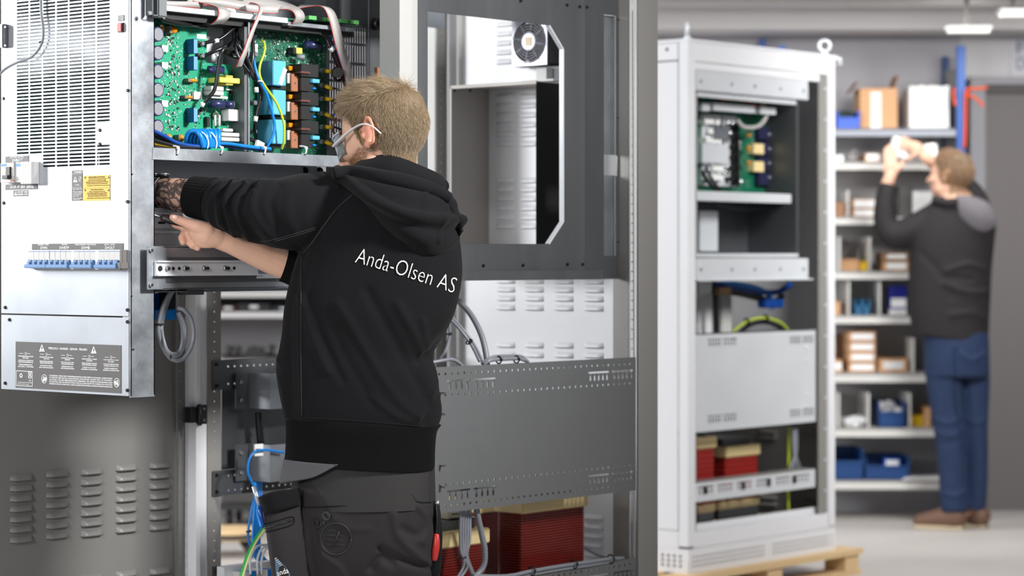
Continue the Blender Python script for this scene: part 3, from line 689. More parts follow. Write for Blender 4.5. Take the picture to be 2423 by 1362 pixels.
for cx, cy in ((105, 896), (276.5, 905)):
    q = U(cx, cy, XL); B().torus(q, .0105, .0008, (1, 0, 0), 24, 5).build('manual_symbol', PRINTW, lb)
    s = 1 if cx < 200 else -1
    B().ball(q + Vector((0, .003 * s, .004)), .0006, .0025, .0025, 10, 8).box(q.x - .0005, q.x + .0005, q.y + .001 * s, q.y + .006 * s, q.z - .007, q.z + .001).obox(q + Vector((0, -.004 * s, -.0005)), (.0005, 0, 0), (0, .003, .002 * s), (0, -.002 * s, .004)).build('reader_symbol', PRINTW, lb)
y0, y1, z0, z1 = uy(79), uy(40.5), uz(60, 913), uz(60, 877)
fr = sheet_x('symbol_frame', [rect(y0, y1, z0, z1), rect(y0 + .0012, y1 - .0012, z0 + .0012, z1 - .0012)], XL, .0006, PRINTW, lb)
q = U(50, 888, XL); 
for k in range(3):
    A = math.radians(90 + 120 * k); d1 = Vector((0, math.cos(A), math.sin(A))); t1 = Vector((0, -math.sin(A), math.cos(A)))
    B().obox(q + d1 * .004, (.0004, 0, 0), t1 * .0036, d1 * .0014).build('recycling_symbol', PRINTW, lb)
q = U(71, 887, XL); sheet_x('symbol_frame', [rect(q.y - .006, q.y + .006, q.z - .008, q.z + .008), rect(q.y - .005, q.y + .005, q.z - .007, q.z + .007)], XL, .0006, PRINTW, lb); text_x('X', 67.5, 74.5, 887, 11, XL, PRINTW, lb); text_x('Pb', 69, 73, 900, 3, XL, PRINTW, lb)
text_x('Contains sealed lead acid battery', 42.5, 77, 904.5, 2.6, XL, PRINTW, lb); text_x('Battery must be recycled', 42.5, 69, 908.5, 2.6, XL, PRINTW, lb)
XFo = XF; XP = XF - .007
def uy(px, py=600): return U(px, py, XP).y
def uz(px, py): return U(px, py, XP).z
# four four-pole breakers
bx = [(75, 124), (125, 176), (182, 233), (240, 291)]
yw = abs(uy(75) - uy(124)) / 4
POLE = B(); h0 = .0; zt, zb = uz(180, 592), uz(180, 637); zh = zt - zb
POLE.box(-.014, 0, -yw / 2 + .0004, yw / 2 - .0004, zh * .46, zh).box(-.009, 0, -yw / 2 + .0004, yw / 2 - .0004, 0, zh * .46)
pm = POLE.mesh('pole'); 
TOG = B().cyl((0, -yw * .3, 0), (0, yw * .3, 0), .0075, n=14).box(-.013, -.004, -yw * .22, yw * .22, -.009, .002).mesh('toggle'); TOG.materials.append(BLUEP); pm.materials.append(GREYP)
COLR = B().torus((0, 0, 0), .0085, .0013, (0, 1, 0), 16, 6).mesh('collar'); COLR.materials.append(WHITEP)
for a, b in bx:
    yc0, yc1 = uy(a), uy(b)
    br = part('breaker', GREYP, um, (XF - .006, XF - .001, yc1, yc0, zb + .001, zt - .001))
    for k in range(4):
        yc = yc0 - (k + .5) * (yc0 - yc1) / 4
        link('pole', pm, None, br, Matrix.Translation((XF - .003, yc, zb)))
        link('toggle', TOG, None, br, Matrix.Translation((XF - .014, yc, zb + zh * .36)))
        link('toggle_collar', COLR, None, br, Matrix.Translation((XF - .013, yc + yw * .42, zb + zh * .36)))
    part('linkage_bar', BLUEP, br, (XF - .030, XF - .020, yc1, yc0 + .004, zb + zh * .06, zb + zh * .26), bevel=.002)
    part('pole_stripe', BLUEP, br, (XF - .0175, XF - .0168, yc1, yc0, zt - .0035, zt - .002))
for a, b in ((176, 182), (233, 240)): part('aux_contact', WHITEP, um, (XF - .017, XF - .001, uy(b), uy(a), zb, zt))
part('breaker_end_cap', mat('taupe plastic', (96, 92, 90), .5), um, (XF - .018, XF - .001, uy(297), uy(291), zb - .001, zt + .001), (XF - .026, XF - .001, uy(299), uy(291), zb + .002, zb + .018), bevel=.001)
# battery breaker
y0, y1 = uy(64), uy(12); z0, z1 = uz(38, 432), uz(38, 385)
bb = part('battery_breaker', GREYP, um, (XF - .022, XF - .001, uy(44), y1, z0, z1), (XF - .018, XF - .001, y0, uy(44), z0, z1), bevel=.001)
part('breaker_lever', BLACK, bb, (XF - .027, XF - .022, uy(38), uy(28), uz(33, 424), uz(33, 395)), (XF - .036, XF - .022, uy(39), uy(26), uz(33, 423), uz(33, 415)), (XF - .024, XF - .022, uy(26), uy(17), uz(20, 424), uz(20, 418)), bevel=.0008)
part('blue_logo', mat('logo blue', (70, 130, 210), .5), bb, (XF - .0226, XF - .022, uy(26), uy(14), uz(20, 394), uz(20, 388)), (XF - .0186, XF - .018, uy(61), uy(47), uz(54, 394), uz(54, 387)))
text_x('C E', 14.5, 20, 408, 5, XF - .0228, PRINTB, bb)
part('approval_dot', YELP, bb, (XF - .0226, XF - .022, uy(26), uy(22), uz(24, 411), uz(24, 405)))
part('red_tab', REDP, bb, (XF - .023, XF - .022, uy(44), uy(36), uz(40, 430), uz(40, 426)))
b = B()
for k in range(4):
    a0 = uy(64 + k * 6.4); a1 = uy(64 + (k + 1) * 6.4 - .7); b.box(XF - .028, XF - .001, a1, a0, uz(75, 435), uz(75, 383))
fh = b.build('fuse_holder', WHITEP, um, .0012)
def uy(px, py=600): return U(px, py, XF).y
def uz(px, py): return U(px, py, XF).z
# handle brackets at the edges of the front
b = B(); q = V(345, 0, YS - .01)
b.box(V(341, 20, YS).x, V(344, 20, YS).x, YS - .03, YS - .004, V(350, 38, YS).z, UT - .1).box(V(344, 20, YS).x, V(375, 20, YS).x, YS - .03, YS - .027, V(355, 40, YS).z, V(355, 37, YS).z)
b.build('handle', GALVD, um, .001)
hb = part('handle_bracket', GALVD, um, (V(354, 20, YS).x, V(376, 20, YS).x, YS - .032, YS - .004, V(360, 42, YS).z, UT - .1), bevel=.003)
link('bolt', screw_mesh(.006, .005), SCREW, hb, Matrix.Translation(V(353, 31, YS - .033)))
q = U(10, 85, XF); hl = part('side_handle', GALVD, um, (XF - .02, XF - .001, uy(21), uy(10), uz(15, 114), uz(15, 58)), (XF - .012, XF - .001, uy(10), uy(-6), uz(15, 103), uz(15, 70)), bevel=.002)
for py in (64, 108): link('bolt', screw_mesh(.003, .003), SCREW, hl, Matrix.Translation(U(14, py, XF - .02)) @ RZX)
# chassis behind the front: far wall, floor tray, shelf, top
xi0 = XF + .01; xi1 = UR
part('chassis_wall', GALV, um, (xi0, -.16, YS + UW - .004, YS + UW - .001, 1.2, UT))
part('chassis_top', GALVD, um, (xi0, xi1, YS, YS + UW, UT - .003, UT))
part('chassis_floor', GALV, um, (xi0, xi1, YS + .004, YS + UW, 1.205, 1.208))
zs0, zs1 = 1.532, 1.561
shf = part('shelf', GALV, um, (xi0 + .06, -.01, YS - .002, YS + .001, zs0, zs1), (xi0 + .06, -.01, YS, YS + UW - .005, zs1 - .004, zs1 - .001), (xi0 + .06, -.01, YS, YS + .03, zs0, zs0 + .003))
lower_wall_y = YS + .20
part('inner_wall', GALV, um, (xi0 + .06, .02, lower_wall_y, lower_wall_y + .003, 1.40, zs0 + .02))
lower_wall_y = YS + .075
lw = part('lower_wall', GALVB, um, (xi0 + .06, .02, lower_wall_y - .02, lower_wall_y - .017, 1.208, 1.415))
zr = V(400, 527, lower_wall_y - .03).z
dn = part('din_rail', GALVB, um, (xi0 + .06, V(424, 530, lower_wall_y - .04).x, lower_wall_y - .03, lower_wall_y - .02, zr - .013, zr + .013), (xi0 + .06, V(428, 530, lower_wall_y - .04).x, lower_wall_y - .036, lower_wall_y - .02, zr - .025, zr - .021), (xi0 + .06, V(428, 530, lower_wall_y - .04).x, lower_wall_y - .036, lower_wall_y - .02, zr + .021, zr + .025))
part('rail_slot', BLACK, dn, (V(374, 528, lower_wall_y - .03).x, V(391, 528, lower_wall_y - .03).x, lower_wall_y - .0305, lower_wall_y - .03, zr - .003, zr + .003))
link('bolt', screw_mesh(.006, .005), SCREW, dn, Matrix.Translation(V(408, 529, lower_wall_y - .031)))
for px in (720, 755): B().cyl(V(px, 405, YS + .198), V(px, 405, YS + .201), .012, n=20).build('cable_gland', BLACKM, um)
for px in (419, 523, 625, 722):     # zip ties through the shelf lip
    q = V(px, 361, YS - .003); tie = B().tube([q + Vector((0, .02, .018)), q + Vector((0, -.003, .014)), q + Vector((0, -.004, .002)), q + Vector((0, .0, -.003))], .0022, 6).ball(q + Vector((0, -.004, .012)), .0045, n=8, m=6)
    tie.build('zip_tie', WHITEP, shf); B().cyl(q + Vector((0, .001, -.004)), q + Vector((0, -.0005, -.004)), .003, n=10).build('tie_hole', BLACK, shf)
# boards
YB = YS + .10
bz0, bz1 = zs1, V(420, 42, YB).z
xb0 = xi0 + .06; xb1 = V(489, 200, YB).x; xb2 = V(577, 200, YB).x
b1 = part('power_board', PCB1, um, (xb0, xb1, YB, YB + .002, bz0, bz1 + .03), (xb1, xb2, YB + .0, YB + .002, bz0, V(530, 152, YB).z), label='green circuit board with round capacitors')
part('board_backing', GALVB, um, (xb1, xb2, YB + .03, YB + .033, V(530, 152, YB).z, bz1 + .05))
xd = V(585, 200, YB - .04).x
dv = part('divider', GALVD, um, (V(578, 200, YB - .05).x, V(585, 200, YB - .05).x, YB - .05, YB + .1, bz0, bz1), (V(585, 200, YB - .05).x, V(590, 200, YB - .05).x, YB - .052, YB - .045, bz0, bz1))
part('divider_edge', GALV, dv, (V(587, 200, YB - .053).x, V(590, 200, YB - .053).x, YB - .054, YB - .051, bz0, bz1))
xg0 = V(591, 200, YB + .01).x; xg1 = V(774, 200, YB + .01).x
b2 = part('control_board', PCB2, um, (xg0, xg1, YB + .01, YB + .012, bz0, bz1 + .03), label='dark green circuit board with sky blue relays')
Y2B = YB + .01
# rear grille with vertical slots
gx0 = V(772, 200, YS + .09).x; gx1 = V(871, 200, YS + .09).x
gp = [rect(gx0, gx1, bz0 - .05, UT - .04)]
npx = 15; zrow = [V(820, p, YS + .09).z for p in (62, 100, 106, 146, 153, 190, 196, 236, 242, 282, 288, 328)]
for k in range(npx):
    x0 = gx0 + .012 + (gx1 - gx0 - .018) * k / npx
    for j in range(0, 12, 2): gp.append(rect(x0, x0 + .0062, zrow[j + 1], zrow[j]))
sheet_y('rear_grille', gp, YS + .09, .002, GALVD, um)
part('red_insulator', mat('red insulation', (150, 60, 54), .5), um, (V(838, 150, YS + .14).x, gx1 - .004, YS + .14, YS + .145, V(850, 240, YS + .14).z, V(850, 115, YS + .14).z))
# sheet behind the grille with the black knob
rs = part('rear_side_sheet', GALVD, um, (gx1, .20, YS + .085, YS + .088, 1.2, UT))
q = V(888, 57, YS + .085); kn = B().cyl(q, q + Vector((0, -.018, 0)), .017, .015, 24).build('knob', BLACK, rs)
B().cyl(q + Vector((0, -.018, 0)), q + Vector((-.012, -.045, 0)), .006, .005, 12).build('knob_pin', BLACK, rs)
part('copper_strip', COPPER, rs, (V(890, 170, YS + .08).x, V(935, 170, YS + .08).x, YS + .075, YS + .085, V(900, 190, YS + .08).z, V(900, 160, YS + .08).z))
# top rail
zt0 = V(480, 34, YS + .03).z; zt1 = V(480, 22, YS + .03).z
tr = part('top_rail', GALVB, um, (xi0 + .065, V(680, 40, YS + .03).x, YS + .028, YS + .05, zt0, zt1), bevel=.001)
tr2 = part('top_rail', GALV, um, (V(680, 40, YS + .03).x, V(838, 50, YS + .03).x, YS + .028, YS + .05, zt0 - .006, zt0 + .004))
part('rail_shadow_gap', BLACK, um, (xi0 + .065, V(838, 50, YS + .05).x, YS + .05, YS + .14, zt0 - .018, zt0 + .003), label='black strip painted in for the shadow gap below the rail')  # solid black strip puts the rail's shadow into colour
part('upper_board', PCB2, um, (V(690, 30, YS + .10).x, V(835, 30, YS + .10).x, YS + .06, YS + .14, zt1 + .004, zt1 + .006))
for px in (725, 765, 800, 825): part('terminal_block', mat('terminal green' + str(px), (90, 170, 90), .5), um, (V(px, 30, YS + .06).x, V(px + 18, 30, YS + .06).x, YS + .05, YS + .07, zt1 + .006, zt1 + .016))
part('top_sheet', GALV, um, (V(600, 15, YS + .2).x, V(872, 30, YS + .2).x, YS + .2, YS + .203, zt0 + .02, UT))
# capacitors along the left edge
for py in (81, 125, 169, 213, 257, 300):
    q = V(374, py, YB - .055); cp = B().cyl((q.x, YB, q.z), (q.x, YB - .055, q.z), .0185, n=28).build('capacitor', CAPB, b1)
    B().cyl((q.x, YB - .0545, q.z), (q.x, YB - .0562, q.z), .0155, n=28).build('capacitor_top', CAPTOP, b1)
for py in (105, 235, 145): 
    q = V(383, py + 10, YB - .02); part('white_spacer', WHITEP, b1, (q.x - .008, q.x + .012, YB - .03, YB, q.z - .008, q.z + .008))
def comp(name, px0, px1, py0, py1, h, m, parent, yb, bevel=.0012):
    a, c = V(px0, py0, yb - h), V(px1, py1, yb - h); z = V((px0 + px1) / 2, py0, yb - h).z, V((px0 + px1) / 2, py1, yb - h).z
    return part(name, m, parent, (a.x, c.x, yb - h, yb, z[1], z[0]), bevel=bevel)
BLUET = mat('relay label blue', (96, 150, 214), .4)
for py0, py1 in ((92, 127), (133, 166), (255, 289)):
    o = comp('blue_sensor', 458, 467.5, py0, py1, .03, CYAND, b1, YB)
    a = V(458.4, py0 + 1, YB - .0301); c = V(467, py1 - 1, YB - .0301); part('sensor_face', BLUET, b1, (a.x, c.x, YB - .0306, YB - .0301, c.z, a.z))
for px0, px1, py0, py1, h in ((381, 391, 58, 77, .02), (404, 424, 60, 80, .022), (448, 472, 185, 195, .02), (440, 460, 225, 234, .02), (396, 410, 315, 334, .022), (425, 440, 317, 336, .022)):
    q = V((px0 + px1) / 2, (py0 + py1) / 2, YB - h)
    b = B(); w = (V(px1, 0, YB - h).x - V(px0, 0, YB - h).x) / 2; hz = (py1 - py0) / 2 / 945
    b.ball((q.x, YB - h * .55, q.z), w, h * .55, hz, 14, 8).build('film_capacitor', ORNG, b1)
    part('capacitor_clip', mat('clip grey' + str(px0), (110, 104, 96), .5), b1, (q.x - w * 1.1, q.x - w * .35, YB - h * .9, YB, q.z - hz * .8, q.z + hz * .8))
comp('board_sticker', 466, 488, 81, 92, .0008, PAPER, b1, YB, 0)
comp('white_block', 460, 479, 217, 235, .012, WHITEP, b1, YB)
for px, py in ((478, 103), (478, 132), (472, 264)):
    q = V(px, py, YB - .015); B().cyl((q.x, YB, q.z), (q.x, YB - .02, q.z), .006, .005, 10).build('terminal_screw', SCREW, b1); comp('terminal', px - 9, px + 5, py - 6, py + 6, .010, mat('terminal dark' + str(py), (52, 46, 40), .5), b1, YB)
for py in (96, 150, 170, 225, 245, 300): 
    q = V(402, py, YB); B().cyl((q.x, YB + .001, q.z), (q.x, YB - .0006, q.z), .0042, n=14).build('board_hole', mat('hole dark' + str(py), (10, 44, 34), .7), b1)
# middle section
comp('yellow_transformer', 520, 568, 184, 196, .045, YELT, b1, YB); comp('transformer_core', 534, 552, 178, 202, .040, mat('core tan', (160, 150, 60), .5), b1, YB)
for px0, px1, py0, py1, h, m in ((500, 530, 204, 214, .03, GREYP), (500, 530, 215, 225, .03, GREYP), (500, 540, 227, 233, .02, PAINT), (541, 572, 259, 286, .03, PAINT), (490, 515, 304, 314, .025, GREYP), (528, 552, 304, 311, .025, GREYP), (524, 576, 314, 323, .035, GREYP), (524, 576, 325, 334, .035, GREYP), (535, 565, 211, 214, .006, WHITEP)):
    comp('film_block', px0, px1, py0, py1, h, m, b1, YB)
for px, py, l, r in ((530, 247, 34, .0105), (552, 248, 20, .0105), (528, 166, 34, .0098)):
    q = V(px, py, YB - .03); B().cyl((V(px - l, py, YB - .02).x, YB - .018, q.z), (q.x, YB - .03, q.z), r, n=20).build('can_capacitor', CAPB, b1)
    B().cyl((q.x, YB - .03, q.z), (q.x + .001, YB - .0305, q.z), r * .9, n=20).build('can_top', CAPTOP if px != 528 else WHITEP, b1)
for px in (512, 522): q = V(px, 285, YB - .015); B().cyl((q.x, YB - .01, q.z - .014), (q.x, YB - .01, q.z + .014), .0035, n=10).build('fuse_tube', mat('fuse' + str(px), (210, 210, 206), .2), b1)
comp('chip', 490, 498, 276, 300, .012, BLACK, b1, YB); B().cyl(V(510, 272, YB), V(510, 272, YB - .012), .008, n=14).build('disc_part', mat('olive disc', (70, 92, 70), .5), b1)
comp('heat_sink', 566, 577, 180, 345, .03, BLACK, b1, YB)
# control board: sky blue relays, copper blocks, black relays
for k, (py0, py1) in enumerate(((144, 202), (213, 271), (283, 340))):
    o = comp('blue_relay', 646, 677, py0, py1, .062, CYAN, b2, Y2B, .0015)
    q = V(645, (py0 + py1) / 2 + 22, Y2B - .03); B().cyl((q.x - .0012, Y2B - .03, q.z), (q.x + .002, Y2B - .03, q.z), .004, n=12).build('relay_eyelet', SCREW, o)
    comp('relay_foot', 640, 678, py1 + 1, py1 + 9, .045, BLACK, b2, Y2B)
    comp('copper_block', 689, 709, 175 + k * 67.5, 216 + k * 67, .035, COPPER, b2, Y2B); q = V(699, 196 + k * 67, Y2B - .036); B().cyl((q.x, Y2B - .034, q.z), (q.x, Y2B - .0362, q.z), .0035, n=12).build('block_rivet', SCREW, b2)
    comp('block_side', 680, 688.5, 173 + k * 67.5, 197 + k * 67, .030, GREYP, b2, Y2B)
    comp('orange_part', 684, 706, 157 + k * 67, 167 + k * 67, .02, ORNG, b2, Y2B); comp('orange_base', 682, 708, 156 + k * 67, 171 + k * 67, .012, mat('base grey' + str(k), (120, 110, 96), .5), b2, Y2B)
    comp('black_relay', 713, 754, 152 + k * 67, 182 + k * 67, .05, BLACK, b2, Y2B); comp('black_contactor', 712, 742, 184 + k * 67, 216 + k * 67, .045, BLACK, b2, Y2B)
    comp('blue_tab', 740, 757, 187 + k * 67, 196 + k * 67, .055, CYAN, b2, Y2B); comp('blue_tab', 741, 749, 207 + k * 67, 211 + k * 67, .05, BLUEC, b2, Y2B)
    comp('red_brown_bar', 712, 735, 169 + k * 67, 174 + k * 67, .056, mat('rust bar' + str(k), (92, 52, 44), .5), b2, Y2B)
    for dy in (166, 201): q = V(763, dy + k * 67, Y2B - .02); B().cyl((q.x, Y2B, q.z), (q.x, Y2B - .022, q.z), .0075, .006, 12).build('terminal_screw', SCREW, b2)
    for dy in (169, 207): 
        q = V(777, dy + k * 66, Y2B - .03); s = .004 if dy == 207 else .001
        B().cyl(q + Vector((-.011, 0, s)), q + Vector((.011, -.004, -s)), .0052, n=12).build('crimp_sleeve', YELP, b2)
comp('coil_part', 700, 716, 113, 127, .02, YELT, b2, Y2B); comp('coil_box', 694, 702, 112, 127, .025, BLACK, b2, Y2B)
q = V(757, 108, Y2B - .03); B().cyl((V(722, 108, Y2B - .02).x, Y2B - .02, q.z), (q.x, Y2B - .03, q.z), .0105, n=20).build('can_capacitor', CAPB, b2)
q = V(720, 135, Y2B - .03); B().cyl((V(702, 135, Y2B - .02).x, Y2B - .02, q.z), (q.x, Y2B - .03, q.z), .0065, n=16).build('can_capacitor', CAPTOP, b2)
lst = comp('relay_sticker', 655, 671, 155, 200, .0625, PAPER, b2, Y2B, 0); 
lst.rotation_euler[1] = math.radians(24); lst.scale = (.55, 1, .95)
comp('board_sticker', 604, 610, 104, 132, .001, PAPER, b2, Y2B, 0)
for px, py in ((602, 243), (602, 311), (604, 128)): q = V(px, py, Y2B - .02); B().cyl((q.x, Y2B, q.z), (q.x, Y2B - .025, q.z), .008, .006, 12).build('terminal_screw', SCREW, b2)
# small surface parts, too small to count
def smd(parent, px0, px1, py0, py1, yb, n, seed):
    rnd = random.Random(seed); bl = B(); wh = B()
    for _ in range(n):
        q = V(rnd.uniform(px0, px1), rnd.uniform(py0, py1), yb); w, h = rnd.choice(((.0013, .0007), (.0007, .0013), (.0018, .001), (.0011, .0011), (.0024, .0024)))
        (bl if rnd.random() < .4 else wh).box(q.x - w, q.x + w, yb - .0016, yb, q.z - h, q.z + h)
    o = bl.build('surface_chips', BLACK, parent); o['kind'] = 'stuff'; o = wh.build('surface_resistors', GREYP, parent); o['kind'] = 'stuff'
smd(b1, 390, 425, 80, 310, YB, 230, 1); smd(b1, 435, 488, 170, 300, YB, 110, 2); smd(b1, 492, 572, 200, 345, YB, 170, 3); smd(b1, 372, 485, 45, 60, YB, 50, 8)
smd(b2, 598, 690, 70, 142, Y2B, 150, 4); smd(b2, 690, 770, 65, 150, Y2B, 110, 5); smd(b2, 680, 772, 150, 350, Y2B, 140, 6)
# wiring inside the module
def cable(name, pts, r, m, parent=um, y=YS + .03, **kw):
    P = [V(p[0], p[1], p[2] if len(p) > 2 else y) for p in pts]
    return B().tube(P, r, 10, seg=8).build(name, m, parent)
cable('black_cable', [(562, 70, YB - .02), (545, 112, YB - .05), (527, 118, YB - .06), (518, 150, YB - .055), (508, 210, YB - .05), (490, 235, YB - .04), (474, 262, YB - .02)], .0050, CABLEB)
cable('black_cable', [(480, 102, YB - .012), (520, 92, YB - .03), (555, 65, YB - .03), (575, 50, YB)], .0045, CABLEB)
cable('black_cable', [(480, 133, YB - .012), (515, 118, YB - .03), (550, 100, YB - .03), (575, 60, YB)], .0045, CABLEB)
cable('black_cable', [(527, 116, YB - .04), (545, 125, YB - .04), (570, 110, YB - .03), (578, 70, YB)], .0045, CABLEB)
cable('black_cable', [(520, 120, YB - .03), (550, 133, YB - .03), (572, 140, YB - .04), (588, 165, YB - .05)], .0045, CABLEB)
cable('black_cable', [(555, 60, YB), (560, 100, YB - .045), (585, 140, YB - .055), (597, 180, YB - .06), (612, 195, YB - .06), (618, 225, YB - .055), (610, 260, YB - .05), (603, 300, YB - .04), (603, 315, YB - .02)], .0050, CABLEB)
cable('black_cable', [(575, 60, YB), (575, 110, YB - .05), (590, 150, YB - .06), (606, 186, YB - .065)], .0045, CABLEB)
cable('black_cable', [(560, 55, YB), (552, 80, YB - .03), (562, 130, YB - .05), (590, 172, YB - .06)], .0045, CABLEB)
cable('black_cable', [(598, 80, YB - .04), (598, 130, YB - .06), (594, 165, YB - .06)], .0055, CABLEB)
for px, py in ((509, 97), (516, 128), (477, 245)): pass
B().cyl(V(508, 98, YB - .028), V(516, 95, YB - .030), .0055, n=12).build('wire_marker', WHITEP, um)
B().cyl(V(511, 131, YB - .028), V(516, 127, YB - .030), .0055, n=12).build('wire_marker', WHITEP, um)
B().cyl(V(481, 243, YB - .038), V(477, 252, YB - .033), .0057, n=12).build('wire_marker', WHITEP, um)
B().cyl(V(607, 206, YB - .062), V(607, 218, YB - .060), .0057, n=12).build('wire_marker', WHITEP, um)
B().cyl(V(606, 275, YB - .052), V(604, 287, YB - .050), .0057, n=12).build('wire_marker', WHITEP, um)
cable('blue_wire', [(598, 110, YB - .05), (600, 140, YB - .06), (612, 185, YB - .075), (632, 225, YB - .075), (645, 270, YB - .075), (650, 300, YB - .075), (642, 330, YB - .07), (628, 352, YB - .06)], .0036, BLUEC)
cable('yellow_green_wire', [(618, 95, YB - .03), (626, 105, YB - .06), (625, 125, YB - .065), (615, 155, YB - .07), (615, 180, YB - .078), (628, 205, YB - .078), (655, 245, YB - .078), (671, 290, YB - .078), (672, 330, YB - .074), (667, 352, YB - .06)], .0032, YELG)
B().torus(V(616, 193, YB - .077), .006, .0018, (.3, 0, 1), 16, 6).build('zip_tie', WHITEP, um)
cable('black_cable', [(585, 326, YB - .04), (610, 337, YB - .06), (640, 352, YB - .06)], .005, CABLEB)
B().obox(V(614, 342, YB - .07), (.012, 0, -.004), (0, .004, 0), (.003, 0, .008)).build('wire_marker', WHITEP, um)
# cable bundle and blue coil on the shelf
for k, (m, r) in enumerate(((BLUED, .005), (CABLEB, .005), (CABLEB, .0055), (CABLEB, .005), (YELP, .003), (CABLEB, .0055))):
    cable('shelf_cable', [(360, 308 + k * 7.5), (390, 322 + k * 5.5), (420, 338 + k * 2.6), (455, 345 + k * 1.2), (480, 346 + k)], r, m, y=YS + .015 + .006 * (k % 3))
for k, m in enumerate((BLUEC, CABLEB, BLUED)):
    cable('shelf_cable', [(505, 340 + k * 3), (540, 340 + k * 3), (590, 347 + k * 2), (640, 352 + k)], .0045, m, y=YS + .012 + .008 * k)
bc = B()
for k in range(7):
    dx = k * 9.0
    bc.tube([V(448 + dx * .9, 350, YS + .05), V(441 + dx * .9, 332, YS + .045), V(447 + dx, 314, YS + .035), V(462 + dx, 310, YS + .02), V(474 + dx * .8, 322, YS + .008), V(482 + dx * .62, 349, YS + .008)], .0062, 10, seg=6)
bw = bc.build('blue_coil', BLUEC, um); bw['kind'] = 'stuff'
for px in (493, 513): B().tube([V(px - 22, 309, YS + .018), V(px - 8, 318, YS + .0), V(px, 335, YS - .002), V(px - 2, 351, YS + .0)], .0016, 6).build('zip_tie', WHITEP, um)
# ribbon cables
def ribbon(pts, w, y=YS + .02, name='ribbon_cable'):
    """flat strip swept along points; each point (px, py, y, angle of width direction in degrees)"""
    P = crom([V(p[0], p[1], p[2]) for p in pts], 8); A = crom([Vector((p[3], p[4], 0)) for p in pts], 8); vs = []; fs = []
    red = B()
    for c, a in zip(P, A):
        q = math.radians(a.x); t = math.radians(a.y); d = Vector((math.cos(q) * math.cos(t), math.sin(t), math.sin(q) * math.cos(t)))
        vs += [c - d * w / 2, c + d * w / 2]
    m = len(P)
    for i in range(m - 1): fs.append((2 * i, 2 * i + 1, 2 * i + 3, 2 * i + 2))
    me = bpy.data.meshes.new(name); me.from_pydata([tuple(v) for v in vs], [], fs); me.polygons.foreach_set('use_smooth', [True] * len(fs))
    M = recentre(me); o = link(name, me, RIBBON, um, M); s = o.modifiers.new('t', 'SOLIDIFY'); s.thickness = .0014; s.offset = 0
    B().tube([Vector(vs[2 * i]) for i in range(m)], .0011, 6, smooth=False).build('red_stripe', REDP, o)
ribbon([(470, 4, YS + .08, 0, 0), (515, 14, YS + .05, 0, 0), (527, 22, YS + .024, 0, 10), (532, 34, YS + .018, 5, 0), (526, 46, YS + .02, 8, 0), (512, 57, YS + .04, 8, 0)], .042)
ribbon([(590, 8, YS + .06, -10, 60), (612, 12, YS + .03, 0, 30), (620, 20, YS + .015, 20, 0), (612, 40, YS + .01, 30, 0), (597, 75, YS + .005, 30, 0), (583, 115, YS + .01, 25, 0), (572, 140, YS + .02, 15, 0), (565, 158, YS + .04, 10, 0)], .021)
ribbon([(570, 6, YS + .12, 60, 0), (640, 12, YS + .08, 60, 0), (680, 16, YS + .05, 30, 10), (703, 26, YS + .02, 10, 0), (710, 42, YS + .014, 5, 0), (700, 58, YS + .03, 5, 0), (690, 66, YS + .06, 5, 0)], .034)
ribbon([(700, 18, YS + .10, 30, 0), (745, 14, YS + .06, 10, 0), (775, 20, YS + .03, -5, 0), (790, 50, YS + .02, -8, 0), (805, 110, YS + .02, -8, 0), (820, 160, YS + .025, -5, 0), (826, 200, YS + .04, 5, 20), (822, 235, YS + .06, 5, 40)], .036)
ribbon([(360, 2, YS + .07, 30, 0), (400, 8, YS + .06, 40, 0), (440, 10, YS + .06, 50, 0), (480, 12, YS + .08, 60, 0)], .02)
ribbon([(440, 5, YS + .1, 40, 0), (520, 5, YS + .1, 50, 0), (600, 18, YS + .07, 60, 0), (660, 22, YS + .05, 60, 0)], .026)
cable('black_loop', [(375, 25, YS + .06), (385, 45, YS + .04), (420, 55, YS + .05), (450, 58, YS + .07)], .007, CABLEB)
comp('ribbon_plug', 440, 492, 58, 64, .03, BLACK, b1, YB); comp('ribbon_plug', 655, 697, 70, 77, .03, BLACK, b2, Y2B)
# loom on the right
for k, m in enumerate((CABLEB, mat('brown wire', (98, 60, 44), .4), CABLEB, BLUED)):
    cable('loom_wire', [(742 + k * 3, 72, YS + .06), (770 + k * 3, 90, YS + .05), (782 + k * 3, 115, YS + .04), (795 + k * 3, 150, YS + .04), (812 + k * 3, 190, YS + .045), (820 + k * 3, 225, YS + .05), (815 + k * 2, 260, YS + .06)], .0038, m)
for (pts, m) in (([(786, 170), (795, 160), (808, 172), (815, 195)], CABLEB), ([(788, 208), (800, 212), (812, 216), (820, 220)], CABLEB), ([(785, 240), (795, 236), (808, 250), (800, 270), (790, 262)], CABLEB), ([(785, 273), (800, 268), (815, 266), (830, 262)], BLUED), ([(790, 280), (805, 285), (815, 300), (800, 320)], MATS['brown wire']), ([(790, 300), (810, 310), (800, 335), (790, 350)], CABLEB), ([(786, 345), (800, 335), (815, 320), (820, 300)], MATS['brown wire'])):
    cable('loom_wire', pts, .0032, m, y=YS + .06)
B().cyl(V(800, 172, YS + .06), V(800, 172, YS + .03), .014, n=24).build('ferrite_ring', BLACK, um)
B().torus(V(800, 176, YS + .05), .017, .004, (0, 1, 0), 24, 8).build('wire_loop', CABLEB, um); B().torus(V(802, 250, YS + .05), .020, .004, (0, 1, .2), 24, 8).build('wire_loop', CABLEB, um); B().torus(V(800, 300, YS + .06), .02, .003, (0, 1, .3), 24, 8).build('wire_loop', MATS['brown wire'], um)
B().cyl(V(782, 112, YS + .038), V(788, 120, YS + .036), .008, n=12).build('loom_band', GALVB, um)
